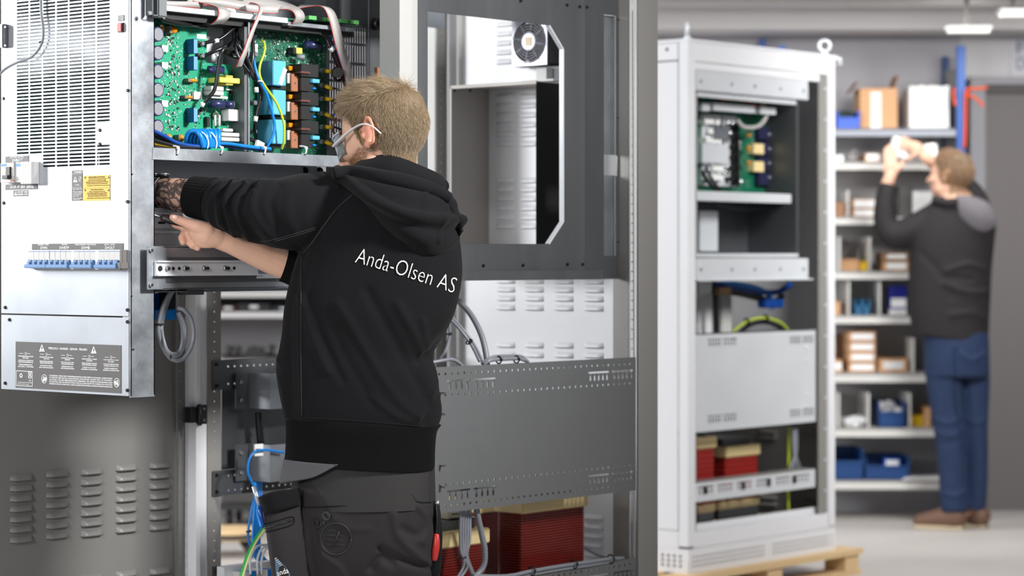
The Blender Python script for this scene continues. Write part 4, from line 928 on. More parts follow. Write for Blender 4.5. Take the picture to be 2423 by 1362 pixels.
# slide rail under the module
YR = YS - .02
z0, z1 = V(350, 685, YR).z, V(350, 582, YR).z
xl = V(349, 600, YR).x
sd = part('slide_bracket', GALV, um, (xl, .02, YR, YR + .004, z0, z1), bevel=.0015)
part('slide_return', GALV, sd, (xl + .05, .02, YR, YR + .05, z1 - .003, z1), (xl + .05, .02, YR, YR + .05, z0, z0 + .003))
xr1 = V(612, 640, YR - .01).x; zc0, zc1 = V(480, 648, YR - .01).z, V(480, 620, YR - .01).z
rl = part('slide_channel', GALVB, um, (V(371, 600, YR - .01).x, xr1, YR - .008, YR - .001, zc0, zc1), (V(371, 600, YR - .01).x, xr1 + .2, YR - .014, YR - .001, zc1, zc1 + .004), (V(371, 600, YR - .01).x, xr1, YR - .014, YR - .001, zc0 - .004, zc0), (xr1, xr1 + .3, YR - .006, YR - .001, zc0 - .012, zc0 - .001))
part('slide_inner', GALVD, um, (xl + .06, .0, YR - .003, YR - .001, zc0 - .020, zc0 - .006), (xl + .06, .0, YR - .003, YR - .001, zc1 + .006, zc1 + .012))
for px, kind in ((379, 'h'), (396, 's'), (410, 'o'), (424, 'o'), (437, 's'), (445, 'o'), (483, 's'), (492, 'o'), (532, 's'), (541, 'o'), (554, 'o')):
    q = V(px, 635 - (px - 380) * .006, YR - .0085)
    if kind == 's':
        link('bolt', screw_mesh(.007, .006), SCREW, rl, Matrix.Translation(q)); B().cyl(q + Vector((0, -.006, 0)), q + Vector((0, -.0075, 0)), .0035, n=6).build('hex_socket', BLACK, rl)
    else: B().cyl(q + Vector((0, .0005, 0)), q + Vector((0, -.0006, 0)), .007 if kind == 'h' else .0042, n=16).build('slide_hole', BLACK, rl)
for py in (592, 674): q = V(357, py, YR - .001); link('bolt', screw_mesh(.006, .005), SCREW, sd, Matrix.Translation(q)); B().cyl(q + Vector((0, -.005, 0)), q + Vector((0, -.0062, 0)), .003, n=6).build('hex_socket', BLACK, sd)
# grey lead across the front
cb = B().tube([U(-14, 190, XF - .04), U(10, 165, XF - .03), U(40, 148, XF - .02), U(75, 134, XF - .012), U(98, 104, XF - .01), U(102, 70, XF - .01), U(97, 20, XF - .01), U(97, -60, XF - .01)], .0036, 10, seg=10)
t = thing('front_cable', U(60, 150, XF - .012), 'thin grey cable hanging across the slotted steel front', 'cable')
cb.build('cable_sheath', CABLEG, t); B().torus(U(97, 99, XF - .01), .0045, .0016, (0, .3, 1), 14, 6).build('cable_tie', BLACK, t)
# cable coil below the slide
YC = YS + .03
def ring(px, py, rx, ry, n=20, y=YC, dx=0, a0=0, a1=360):
    return [V(px + rx * math.cos(math.radians(a0 + (a1 - a0) * k / n)), py + ry * math.sin(math.radians(a0 + (a1 - a0) * k / n)), y + dx * k / n) for k in range(n + 1)]
t = thing('cable_coil', V(415, 860, YC), 'grey cable coil hanging below the slide rail of the module', 'cable')
cb = B(); 
cb.tube([V(412, 680, YC)] + [V(395, 705, YC), V(380, 740, YC), V(374, 780, YC), V(385, 820, YC), V(405, 848, YC), V(430, 850, YC), V(450, 825, YC), V(458, 790, YC), V(452, 755, YC), V(435, 733, YC), V(420, 728, YC + .01)], .0055, 10, seg=8)
o = cb.build('cable_turn', CABLEG, t)
for r, k in ((.0045, 1), (.0045, 2), (.0045, 3)):
    B().tube([V(405 + k * 3, 680, YC + .008 * k), V(388 + k * 3, 715, YC + .008 * k), V(377 + k * 2, 770, YC + .006), V(384 + k * 2, 815, YC - .004 * k), V(402, 843 - k * 3, YC - .004 * k), V(424 - k, 843 - k * 3, YC), V(440 - k * 3, 810, YC), V(442 - k * 4, 770, YC + .005 * k), V(425 - k * 2, 738, YC + .008 * k)], r, 10, seg=8).build('cable_turn', CABLEG, t)
for q in (V(376, 768, YC), V(397, 840, YC)): B().torus(q, .010, .0022, (0, .2, 1) if q.z > 1.1 else (1, 0, .6), 16, 6).build('cable_tie', BLACK, t)
ck = thing('cable_clamp', V(405, 755, YC + .04), 'bright blue cable clamp below the slide rail beside the coil', 'clamp')
part('clamp_body', BLUEC, ck, (V(384, 740, YC + .03).x, V(420, 740, YC + .03).x, YC + .03, YC + .08, V(400, 756, YC + .03).z, V(400, 731, YC + .03).z), bevel=.003)
part('clamp_top', BLUED, ck, (V(370, 710, YC + .04).x, V(414, 710, YC + .04).x, YC + .045, YC + .09, V(400, 731, YC + .04).z, V(400, 694, YC + .04).z), bevel=.002)
part('clamp_core', BLACK, ck, (V(386, 720, YC + .03).x, V(418, 720, YC + .03).x, YC + .032, YC + .05, V(400, 731, YC + .03).z, V(400, 688, YC + .03).z), bevel=.002)
part('slide_stop', GALVD, um, (V(432, 690, YR + .04).x, V(470, 690, YR + .04).x, YR + .02, YR + .06, V(450, 697, YR + .04).z, z0 + .001))
# ================================================================ the worker at the cabinet
HOOD = mat('black sweatshirt fabric', (24, 24, 26), .9, 0, .12, 300, .35, 900, sheen=.03, spec=.05)
RIBM = mat('black ribbed knit', (15, 15, 16), .9, 0, .1, 200, .3, 700, sheen=.02, spec=.05)
PANT = mat('charcoal work trousers', (42, 40, 42), .75, 0, .08, 60, .25, 800, sheen=.03, spec=.12)
PANTL = mat('grey stretch panel', (74, 73, 77), .75, 0, .05, 60, .15, 900, spec=.3)
SEAM = mat('seam thread', (40, 40, 43), .85)
HAIRM = mat('dark blond hair', (158, 138, 110), .42, 0, .45, 90, spec=.5)
HAIRD = mat('short brown hair', (104, 86, 64), .55, 0, .25, 60)
def skin_mat(name, base):
    m = mat(name, base, .48, 0, .08, 30, .12, 420, spec=.4); nt = m.node_tree; p = nt.nodes['Principled BSDF']
    p.inputs['Subsurface Weight'].default_value = .12; p.inputs['Subsurface Radius'].default_value = (.012, .005, .003); p.inputs['Subsurface Scale'].default_value = .3
    src = p.inputs['Base Color'].links[0].from_socket; tc = nt.nodes['Texture Coordinate']
    def layer(src, attr, col, fac_node=None, k=1.0):
        a = nt.nodes.new('ShaderNodeAttribute'); a.attribute_name = attr; mx = nt.nodes.new('ShaderNodeMix'); mx.data_type = 'RGBA'
        nt.links.new(src, mx.inputs[6]); mx.inputs[7].default_value = lin(col) + (1,)
        mu = nt.nodes.new('ShaderNodeMath'); mu.operation = 'MULTIPLY'; nt.links.new(a.outputs['Fac'], mu.inputs[0]); mu.inputs[1].default_value = k
        if fac_node: nt.links.new(fac_node, mu.inputs[1])
        nt.links.new(mu.outputs[0], mx.inputs[0]); return mx.outputs[2]
    src = layer(src, 'red', (206, 122, 100), None, .6)
    src = layer(src, 'scalp', (136, 104, 74), None, .9)
    v = nt.nodes.new('ShaderNodeTexVoronoi'); v.feature = 'DISTANCE_TO_EDGE'; v.inputs['Scale'].default_value = 46
    dn_ = nt.nodes.new('ShaderNodeTexNoise'); dn_.inputs['Scale'].default_value = 26; dn_.inputs['Detail'].default_value = 4; nt.links.new(tc.outputs['Object'], dn_.inputs['Vector'])
    vm = nt.nodes.new('ShaderNodeVectorMath'); vm.operation = 'MULTIPLY_ADD'; nt.links.new(dn_.outputs['Color'], vm.inputs[0]); vm.inputs[1].default_value = (.05, .05, .05); nt.links.new(tc.outputs['Object'], vm.inputs[2]); nt.links.new(vm.outputs[0], v.inputs['Vector'])
    nz = nt.nodes.new('ShaderNodeTexNoise'); nz.inputs['Scale'].default_value = 60; nz.inputs['Detail'].default_value = 5; nt.links.new(tc.outputs['Object'], nz.inputs['Vector'])
    ad = nt.nodes.new('ShaderNodeMath'); ad.operation = 'MULTIPLY_ADD'; nt.links.new(nz.outputs['Fac'], ad.inputs[0]); ad.inputs[1].default_value = -.34; nt.links.new(v.outputs['Distance'], ad.inputs[2])
    mr = nt.nodes.new('ShaderNodeMapRange'); mr.inputs[1].default_value = .10; mr.inputs[2].default_value = -.10; mr.inputs[3].default_value = .38; mr.inputs[4].default_value = .95; nt.links.new(ad.outputs[0], mr.inputs[0])
    src = layer(src, 'tattoo', (44, 40, 42), mr.outputs[0])
    nt.links.new(src, p.inputs['Base Color']); return m
SKIN = skin_mat('light skin', (216, 172, 148))
def set_attr(me, name, arr):
    a = me.attributes.new(name, 'FLOAT', 'POINT'); a.data.foreach_set('value', np.ascontiguousarray(arr, dtype=np.float32))
def sstep(a, b, x): t = np.clip((x - a) / (b - a), 0, 1); return t * t * (3 - 2 * t)
def to_px(v):       # camera-aligned coordinates -> photograph pixels
    return CX + v[:, 0] / v[:, 1] * FPX, HORY - (v[:, 2] - CAMH) / v[:, 1] * FPX
def dist_poly(px, py, pts):
    d = np.full(px.shape, 1e9)
    for (x0, y0), (x1, y1) in zip(pts[:-1], pts[1:]):
        dx, dy = x1 - x0, y1 - y0; L = dx * dx + dy * dy + 1e-9
        t = np.clip(((px - x0) * dx + (py - y0) * dy) / L, 0, 1); d = np.minimum(d, np.hypot(px - x0 - t * dx, py - y0 - t * dy))
    return d
def smooth_poly(pts, n=8): return [(p.x, p.y) for p in crom([Vector((a, b, 0)) for a, b in pts], n)]
def strokes(me, lst, facing=True):
    """fabric folds: ridges (+) and valleys (-) along lines, width and height in pixels / metres"""
    v = mverts(me); nrm = mnormals(me); px, py = to_px(v); w = np.clip(-nrm[:, 1] * 1.6 + .15, 0, 1) if facing else 1.0
    off = np.zeros(len(v))
    for pts, wd, h in lst: off += h * np.exp(-(dist_poly(px, py, smooth_poly(pts)) / wd) ** 2)
    v += nrm * (off * w)[:, None]; me.vertices.foreach_set('co', v.ravel()); me.update()
def ring_px(L, R, yL, yR, d, ht, n=56, e=2.3):
    """body ring seen from the camera: left / right pixel, height at both sides, depth, half thickness"""
    a, b = K(L, yL, d), K(R, yR, d); out = []
    for k in range(n):
        q = 2 * math.pi * k / n; c, s = math.cos(q), math.sin(q)
        ce = math.copysign(abs(c) ** (2 / e), c); se = math.copysign(abs(s) ** (2 / e), s); t = (ce + 1) / 2
        p = a.lerp(b, t); out.append((p.x, d + se * ht, p.z))
    return out
def interp_rings(keys, n):
    K_ = np.array(keys, float); t = np.linspace(0, len(keys) - 1, n); out = []
    for x in t:
        i = min(int(x), len(keys) - 2); f = x - i; p0 = K_[max(i - 1, 0)]; p1 = K_[i]; p2 = K_[i + 1]; p3 = K_[min(i + 2, len(keys) - 1)]
        out.append(.5 * (2 * p1 + (p2 - p0) * f + (2 * p0 - 5 * p1 + 4 * p2 - p3) * f * f + (3 * p1 - p0 - 3 * p2 + p3) * f ** 3))
    return out
DM = 5.95
m1 = thing('person', CF @ Vector((K(870, 0, DM).x, DM, 0)), 'worker in black hoodie and charcoal trousers, back turned, reaching into the pulled-out module', 'person', rot=CF.to_3x3())
def face_basis(yaw, pitch, roll=0):
    f = Vector((-math.cos(yaw) * math.cos(pitch), math.sin(yaw) * math.cos(pitch), -math.sin(pitch)))
    l = Vector((0, 0, 1)).cross(f).normalized()          # the person's left
    u = f.cross(l).normalized(); Rm = Matrix((f, l, u)).transposed()
    return Rm @ Matrix.Rotation(roll, 3, 'X')
def head_parts(b, hc, Rh, s):
    """skull, jaw, nose, lips, brow and ears; local axes: x face forward, y left, z up"""
    def P(x, y, z): return hc + Rh @ (Vector((x, y, z)) * s)
    def E(x, y, z, rx, ry, rz, n=24, m=16): b.ball(P(x, y, z), rx * s, ry * s, rz * s, n, m, Rh)
    E(-.011, 0, .030, .101, .077, .091, 32, 24)                    # cranium
    E(.030, 0, -.012, .062, .064, .070)                            # face
    E(.040, 0, -.062, .046, .047, .044)                            # jaw
    E(.062, 0, -.088, .022, .024, .018)                            # chin
    E(.080, 0, .018, .020, .048, .014)                             # brow
    for y in (-1, 1):
        E(.058, y * .038, -.020, .028, .024, .024); E(.020, y * .052, -.060, .030, .012, .026)
    b.chain([P(.090, 0, .005), P(.108, 0, -.022), P(.114, 0, -.032)], [.008 * s, .010 * s, .012 * s])
    E(.092, .010, -.034, .012, .008, .008); E(.092, -.010, -.034, .012, .008, .008)
    E(.086, 0, -.056, .012, .022, .006); E(.084, 0, -.066, .012, .019, .006)
    for y in (-1, 1):                                              # ears
        c = []
        for q in range(-130, 151, 20):
            A = math.radians(q); c.append(P(-.012 - .0145 * math.cos(A) * (1 if q < 100 else .7) - .004, y * (.082 + .006 * math.cos(A)), .004 + .030 * math.sin(A)))
        b.chain(c, [.0042 * s] * len(c), 8)
        b.ball(P(-.009, y * .0765, .004), .013 * s, .005 * s, .026 * s, 14, 10, Rh); b.ball(P(-.004, y * .080, -.024), .008 * s, .006 * s, .010 * s, 10, 8, Rh)
        b.ball(P(.003, y * .079, -.002), .005 * s, .006 * s, .009 * s, 10, 8, Rh)
    return P
HC = K(905, 327, DM); RH = face_basis(math.radians(27), math.radians(15), math.radians(4)); HS = 1.10
b = B(); HP = head_parts(b, HC, RH, HS)
b.chain([HP(-.022, 0, -.02), K(925, 405, DM), K(915, 450, DM)], [.060, .060, .075])     # neck
b.chain([K(915, 450, DM), K(890, 700, DM), K(860, 1050, DM)], [.10, .11, .08])           # trunk
# left arm, into the module behind the flange
LA = [K(800, 480, 5.93), K(640, 500, 5.92), K(478, 470, 6.00), K(405, 458, 6.04), K(362, 452, 6.07)]
b.chain(LA, [.065, .055, .047, .041, .032])
hw = K(362, 452, 6.07); ph = K(322, 446, 6.10)
b.ball((hw + ph) / 2 + Vector((-.01, 0, 0)), .045, .022, .036)
for k, dz in enumerate((.026, .010, -.006, -.022)):
    p0 = ph + Vector((-.01, 0, dz)); b.chain([p0, p0 + Vector((-.035, .01, 0)), p0 + Vector((-.055, .028, -.004)), p0 + Vector((-.058, .046, -.006))], [.0095, .009, .0085, .0075], 10)
b.chain([hw + Vector((-.02, -.01, .02)), hw + Vector((-.045, .0, .044)), hw + Vector((-.07, .018, .05))], [.012, .0105, .009], 10)
# right arm, crossing in front of the chest to hold the screwdriver
RA = [K(985, 545, 6.02), K(870, 700, 6.07), K(690, 632, 6.045), K(640, 613, 6.03), K(595, 595, 6.01), K(548, 577, 5.985), K(515, 565, 5.975)]
b.chain(RA, [.05, .045, .038, .0365, .032, .026, .0245])
DH = 5.965
b.chain([K(512, 563, DH + .005), K(488, 556, DH), K(470, 549, DH + .005)], [.025, .0285, .026])
b.ball(K(490, 556, DH), .040, .020, .034)
b.chain([K(492, 545, DH - .012), K(468, 537, DH - .016), K(440, 527, DH - .008), K(417, 518, DH - .004), K(408, 514, DH - .002)], [.018, .0165, .0125, .0112, .0085], 12)     # thumb
b.chain([K(468, 540, DH + .018), K(440, 538, DH + .03), K(416, 533, DH + .03), K(408, 524, DH + .022)], [.0115, .0105, .0095, .0085], 10)      # index
b.chain([K(465, 552, DH + .012), K(438, 551, DH + .022), K(430, 562, DH + .012), K(433, 574, DH + .004)], [.0115, .0105, .0098, .0082], 10)      # middle
b.chain([K(468, 562, DH + .012), K(450, 564, DH + .022), K(449, 575, DH + .012), K(455, 582, DH + .006)], [.011, .010, .0092, .008], 10)         # ring
b.chain([K(474, 570, DH + .010), K(462, 575, DH + .02), K(462, 584, DH + .012), K(468, 588, DH + .008)], [.0095, .0088, .0082, .007], 10)        # little
# legs
for (hx, kx, fx) in ((775, 745, 735), (950, 965, 975)):
    hp, kn, an = K(hx, 1180, DM), K(kx, 1400, DM + .06), K(fx, 1770, DM - .02); an.z = .08
    b.chain([hp, kn, an], [.07, .06, .045]); b.chain([an, Vector((an.x - .06, an.y + .16, .035))], [.045, .035])
body = evalmesh(b, .0034, 3, .5)
v = mverts(body); px, py = to_px(v); nr = mnormals(body)
hl = ((v - np.array(HC)) @ np.array(RH)) / HS          # head local coordinates
set_attr(body, 'tattoo', ((px < 470) & (py < 515) & (py > 405) & (py < 425 + (px - 350) * 1.0 + 70)).astype(float) * sstep(6.0, 6.005, v[:, 1] + .03))
isear = (np.abs(hl[:, 1]) > .074) & (np.abs(hl[:, 0] + .010) < .035) & (np.abs(hl[:, 2]) < .045)
hand = sstep(470, 400, px) * (py > 500) * (py < 600)
set_attr(body, 'red', np.clip(isear * 1.0 + hand * .5 + sstep(-.02, .01, -np.abs(hl[:, 2] + .03)) * .25 * (hl[:, 0] > 0) * (np.abs(hl[:, 2]) < .1), 0, 1))
def hair_mask(h):     # 1 where the scalp carries hair
    x, y, z = h[:, 0], h[:, 1], h[:, 2]
    line = np.where(x > .036, .062 + (x - .036) * .35, np.where(x > .014, -.035 + (x - .014) * 4.4, np.where(x > -.030, -.035, -.085 + np.clip(-.045 - x, 0, .1) * .2)))
    return sstep(-.010, .012, z - line) * (x < .074)
hm = hair_mask(hl); near = np.linalg.norm(hl, axis=1) < .16
jaw = sstep(.0, .03, hl[:, 0]) * sstep(-.005, -.035, hl[:, 2] + np.clip(hl[:, 0] - .03, 0, 1) * .4) * near * (hl[:, 2] > -.115)
set_attr(body, 'scalp', np.clip(hm * near * (~isear) * (.25 + .75 * sstep(-.08, .0, hl[:, 2])) + .32 * jaw + .5 * sstep(-.115, -.04, hl[:, 2]) * (hl[:, 0] < -.022) * (hl[:, 2] < .02) * (np.linalg.norm(hl, axis=1) < .17) * (~isear), 0, 1))
body.transform(CF); bo = link('body', body, SKIN, m1, None)
# ------------------------------------------------ hair
def strand_mesh(roots, dirs, lens, bend, wid, seed, seg=4):
    rnd = np.random.RandomState(seed); n = len(roots); P = roots.copy(); D = dirs.copy(); rings = []
    side = np.cross(D, rnd.normal(size=(n, 3))); side /= np.linalg.norm(side, axis=1)[:, None] + 1e-9
    oth = np.cross(D, side)
    for k in range(seg + 1):
        w = wid * (1 - .8 * k / seg)
        rings.append([P + side * w, P - side * w * .5 + oth * w * .87, P - side * w * .5 - oth * w * .87])
        D = D + bend * (1.0 / seg) + rnd.normal(size=(n, 3)) * .05; D /= np.linalg.norm(D, axis=1)[:, None]
        P = P + D * (lens / seg)[:, None]
    A = np.array([[r for r in rg] for rg in rings])              # seg+1,3,n,3
    A = A.transpose(2, 0, 1, 3).reshape(-1, 3); fs = []
    st = (seg + 1) * 3
    base = []
    for k in range(seg):
        for j in range(3): base.append((k * 3 + j, k * 3 + (j + 1) % 3, (k + 1) * 3 + (j + 1) % 3, (k + 1) * 3 + j))
    F = (np.array(base)[None] + (np.arange(n) * st)[:, None, None]).reshape(-1, 4)
    me = bpy.data.meshes.new('hair'); me.vertices.add(len(A)); me.vertices.foreach_set('co', A.ravel())
    me.loops.add(F.size); me.loops.foreach_set('vertex_index', F.ravel().astype(np.int32)); me.polygons.add(len(F))
    me.polygons.foreach_set('loop_start', (np.arange(len(F)) * 4).astype(np.int32)); me.polygons.foreach_set('use_smooth', [True] * len(F)); me.update(); me.validate(); return me
def make_hair(hc, Rh, s, n, seed, top=.038, M=CF, wid=.00075):
    rnd = np.random.RandomState(seed); R = np.array(Rh)
    d = rnd.normal(size=(n * 3, 3)); d /= np.linalg.norm(d, axis=1)[:, None]
    loc = d * np.array([.102, .078, .092]) + np.array([-.011, 0, .030])
    m = (hair_mask(loc) > .35) & ~((np.abs(loc[:, 1]) > .06) & (np.abs(loc[:, 0] + .01) < .028) & (loc[:, 2] < .035))
    m &= rnd.uniform(size=len(loc)) < .12 + .88 * sstep(-.075, .012, loc[:, 2] + .25 * np.clip(loc[:, 0], -.1, .02) + .012)
    loc = loc[m][:n]; nl = loc - np.array([-.011, 0, .030]); nl /= np.array([.102, .078, .092]) ** 2; nl /= np.linalg.norm(nl, axis=1)[:, None]
    z = loc[:, 2]; tf = sstep(.030, .105, z + .25 * np.clip(loc[:, 0], -.1, .1))                       # longer on top
    ln = .0035 + .011 * sstep(-.06, .035, z) + (top - .010) * tf; ln *= rnd.uniform(.7, 1.25, len(loc)) * (1 - .62 * sstep(.02, .07, loc[:, 0]))
    fw = sstep(.04, .10, z + .25 * loc[:, 0])
    flow = np.zeros_like(loc); flow[:, 0] = fw * 1.1 - .2 * (1 - fw); flow[:, 2] = -(1 - fw) + .05 * fw
    cl = np.sin(loc[:, 0] * 150 + 3 * np.sin(loc[:, 1] * 100)) * np.sin(loc[:, 1] * 190 + loc[:, 2] * 90)
    cl2 = np.sin(loc[:, 0] * 90 + loc[:, 2] * 160 + 2 * np.sin(loc[:, 1] * 80))
    flow[:, 1] += cl * .6 * (.3 + tf); flow += nl * (cl2 * .35 * tf)[:, None] + rnd.normal(size=loc.shape) * .15
    D = nl * (.30 + .12 * tf)[:, None] + flow * .6; D /= np.linalg.norm(D, axis=1)[:, None]
    mid = np.exp(-((fw - .45) / .3) ** 2)[:, None]; D = D + mid * (rnd.normal(size=loc.shape) * .45 + nl * .1); D /= np.linalg.norm(D, axis=1)[:, None]
    bend = -nl * .35 + np.stack([.30 * fw, 0 * tf, -.6 * (1 - fw) - .12 * fw], 1)
    rw = (loc * s) @ R.T + np.array(hc); Dw = D @ R.T; bw = bend @ R.T
    me = strand_mesh(rw, Dw, ln * s, bw, wid, seed); me.transform(M); return me
cap = B().ball(HC + RH @ Vector((-.011, 0, .034)) * HS, .1035 * HS, .0795 * HS, .0915 * HS, 48, 32, RH).mesh('cap')
cv = mverts(cap); hc_ = ((cv - np.array(HC)) @ np.array(RH)) / HS; keep = (hair_mask(hc_) > .55) & (hc_[:, 2] > .012)
bm = bmesh.new(); bm.from_mesh(cap); bm.verts.ensure_lookup_table()
bmesh.ops.delete(bm, geom=[q for q in bm.verts if not keep[q.index]], context='VERTS'); bm.to_mesh(cap); bm.free(); cap.transform(CF)
ho = link('hair', make_hair(HC, RH, HS, 30000, 3, .040, wid=.00048), HAIRM, m1)
link('hair_base', cap, HAIRD, ho)
# short faded hair down the nape
rnd = np.random.RandomState(15); cand = np.where((hl[:, 0] < -.022) & (hl[:, 2] < .0) & (hl[:, 2] > -.105) & (np.linalg.norm(hl, axis=1) < .17) & (~isear))[0]
pr = sstep(-.108, -.045, hl[cand, 2]); cand = rnd.choice(cand, 9000, p=pr / pr.sum())
D = nr[cand] * .35 + np.array([0, 0, -.9]) + rnd.normal(size=(len(cand), 3)) * .18; D /= np.linalg.norm(D, axis=1)[:, None]
me = strand_mesh(v[cand] + np.cross(nr[cand], rnd.normal(size=(len(cand), 3))) * .002, D, (.0035 + .010 * sstep(-.10, -.01, hl[cand, 2])) * rnd.uniform(.6, 1.3, len(cand)), np.tile([0, 0, -.2], (len(cand), 1)), .00040, 19, 3); me.transform(CF)
link('nape_hair', me, HAIRM, ho)
# short beard on the jaw
rnd = np.random.RandomState(5); sel = np.where((hl[:, 0] > .012) & (hl[:, 2] < -.012) & (hl[:, 2] > -.105) & (np.linalg.norm(hl, axis=1) < .135) & (hl[:, 2] < -.02 - np.clip(hl[:, 0] - .03, 0, 1) * .55) & (np.abs(hl[:, 1]) < .08))[0]
sel = rnd.choice(sel, 14000); D = nr[sel] * .6 + np.array([0, 0, -.5]) + rnd.normal(size=(len(sel), 3)) * .25; D /= np.linalg.norm(D, axis=1)[:, None]
me = strand_mesh(v[sel] + np.cross(nr[sel], rnd.normal(size=(len(sel), 3))) * .002, D, np.full(len(sel), .0045) * rnd.uniform(.5, 1.2, len(sel)), np.tile([0, 0, -.2], (len(sel), 1)), .00022, 9, 2); me.transform(CF)
link('beard', me, mat('blond beard', (160, 118, 86), .5), m1)
for y in (-1, 1):
    eb = B(CF).ball(HP(.076, y * .030, .002), .0125 * HS, n=16, m=10); link('eye', eb.mesh('eye'), WHITEP, m1)
    B(CF).ball(HP(.0865, y * .030, .002), .0045 * HS, .0055 * HS, .0055 * HS, 12, 8, RH).build('iris', mat('iris' + str(y), (60, 90, 120), .3), m1)
# ------------------------------------------------ sweatshirt
b = B()
keys = [(676, 1036, 992, 1012, 5.95, .135), (668, 1046, 960, 975, 5.95, .138), (659, 1040, 915, 925, 5.95, .138), (653, 1034, 865, 880, 5.95, .138), (660, 1024, 830, 842, 5.95, .136), (668, 1050, 785, 795, 5.95, .138),
        (672, 1074, 735, 745, 5.95, .142), (682, 1088, 680, 692, 5.955, .146), (696, 1094, 630, 645, 5.96, .148), (712, 1092, 580, 600, 5.96, .146), (735, 1086, 530, 556, 5.96, .138), (765, 1072, 485, 512, 5.955, .122), (800, 1045, 447, 470, 5.95, .105), (835, 1015, 420, 436, 5.95, .085), (855, 1000, 402, 412, 5.95, .075)]
b.loft([ring_px(*k) for k in interp_rings(keys, 60)])
def sleeve(pts, rs, n=70, m=40, wr=0, seed=0):
    t = np.linspace(0, 1, n); idx = np.linspace(0, 1, len(pts)); P = crom(pts, 12); L = len(P); out = []
    T0 = (P[1] - P[0]).normalized(); nrm = (Vector((0, 0, 1)) - T0 * T0.z).normalized()
    rr = np.interp(np.linspace(0, 1, L), idx, rs)
    for i in range(L):
        T = (P[min(i + 1, L - 1)] - P[max(i - 1, 0)]).normalized(); nrm = (nrm - T * nrm.dot(T)).normalized(); bt = T.cross(nrm); rg = []
        for k in range(m):
            q = 2 * math.pi * k / m; r = rr[i] * (1 + wr * sstep(.35, .75, np.array(i / L)) * math.sin(i * .62 + 1.6 * math.sin(q + .5) + .8 * math.sin(2 * q + i * .05)))
            rg.append(P[i] + nrm * (r * math.cos(q)) + bt * (r * math.sin(q)))
        out.append(rg)
    return out
b.loft(sleeve([K(850, 500, 5.97), K(770, 500, 5.95), K(710, 503, 5.93), K(650, 503, 5.92), K(595, 495, 5.93), K(550, 486, 5.955), K(518, 477, 5.975), K(496, 471, 5.985)], [.10, .098, .096, .084, .076, .067, .060, .050], wr=.05))
b.loft(sleeve([K(1010, 540, 6.02), K(930, 640, 6.07), K(850, 690, 6.08), K(770, 665, 6.065), K(712, 638, 6.05), K(700, 634, 6.045)], [.085, .075, .065, .052, .045, .043]))
hoodie = evalmesh(b, .0042, 4, .5)
FOLDS = [  # long diagonal folds over the back
    ([(712, 700), (735, 790), (775, 880)], 9, .005), ([(735, 700), (765, 800), (810, 900)], 10, -.004), ([(800, 720), (860, 820), (930, 930), (985, 985)], 12, .005), ([(770, 740), (820, 850), (880, 950)], 12, -.003),
    ([(870, 690), (930, 800), (985, 900), (1015, 960)], 14, -.005), ([(940, 720), (985, 800), (1005, 860), (1020, 930)], 13, .006), ([(1050, 800), (1018, 832), (990, 850)], 9, -.012), ([(1000, 760), (1010, 810), (1040, 870)], 10, .005),
    ([(1035, 900), (1010, 940), (990, 985)], 9, .006), ([(1042, 930), (1030, 965), (1000, 1000)], 7, -.006), ([(880, 940), (940, 985), (1000, 1005)], 9, .004),
    ([(712, 640), (708, 760), (712, 990)], 5, .003), ([(690, 660), (686, 800), (690, 960)], 8, -.004), ([(655, 850), (668, 905), (680, 985)], 8, .006), ([(645, 850), (662, 880)], 7, -.008),
    # sleeve
    ([(530, 424), (513, 468), (522, 530)], 5, .006), ([(543, 426), (523, 475), (538, 545)], 4, -.008), ([(556, 428), (533, 480), (556, 560)], 6, .007), ([(572, 432), (545, 480), (575, 565)], 5, -.008), ([(588, 436), (562, 470), (556, 500), (590, 566)], 7, .007),
    ([(605, 430), (580, 462), (572, 510), (620, 575)], 7, -.006), ([(640, 428), (605, 450), (598, 500), (640, 560), (690, 585)], 10, .006), ([(596, 425), (602, 445)], 6, -.008), ([(618, 426), (600, 455)], 6, .006), ([(660, 440), (640, 480), (660, 545)], 10, -.004), ([(690, 440), (680, 500), (700, 550)], 14, .003),
    ([(757, 405), (775, 425), (800, 440)], 6, .006), ([(745, 415), (765, 432)], 6, -.005), ([(760, 560), (725, 585), (700, 600)], 8, -.006), ([(740, 540), (700, 565), (640, 580)], 8, .004), ([(720, 600), (705, 640), (700, 690)], 8, -.005), ([(740, 610), (725, 660), (716, 720)], 9, .004)]
strokes(hoodie, FOLDS)
hd_bvh_v = mverts(hoodie)
def bvh_of(me): return BVHTree.FromPolygons([tuple(q.co) for q in me.vertices], [tuple(p.vertices) for p in me.polygons])
T_H = bvh_of(hoodie)
def surf(px, py, tree, lift=.002, d0=5.0):
    o = Vector((0, 0, CAMH)); d = K(px, py, 1.0) - Vector((0, 0, CAMH)); d.normalize()
    h = tree.ray_cast(o + d * d0, d)
    return (h[0] - d * lift) if h[0] else K(px, py, DM - .1)
hoodie.transform(CF); hoo = link('hoodie', hoodie, HOOD, m1)
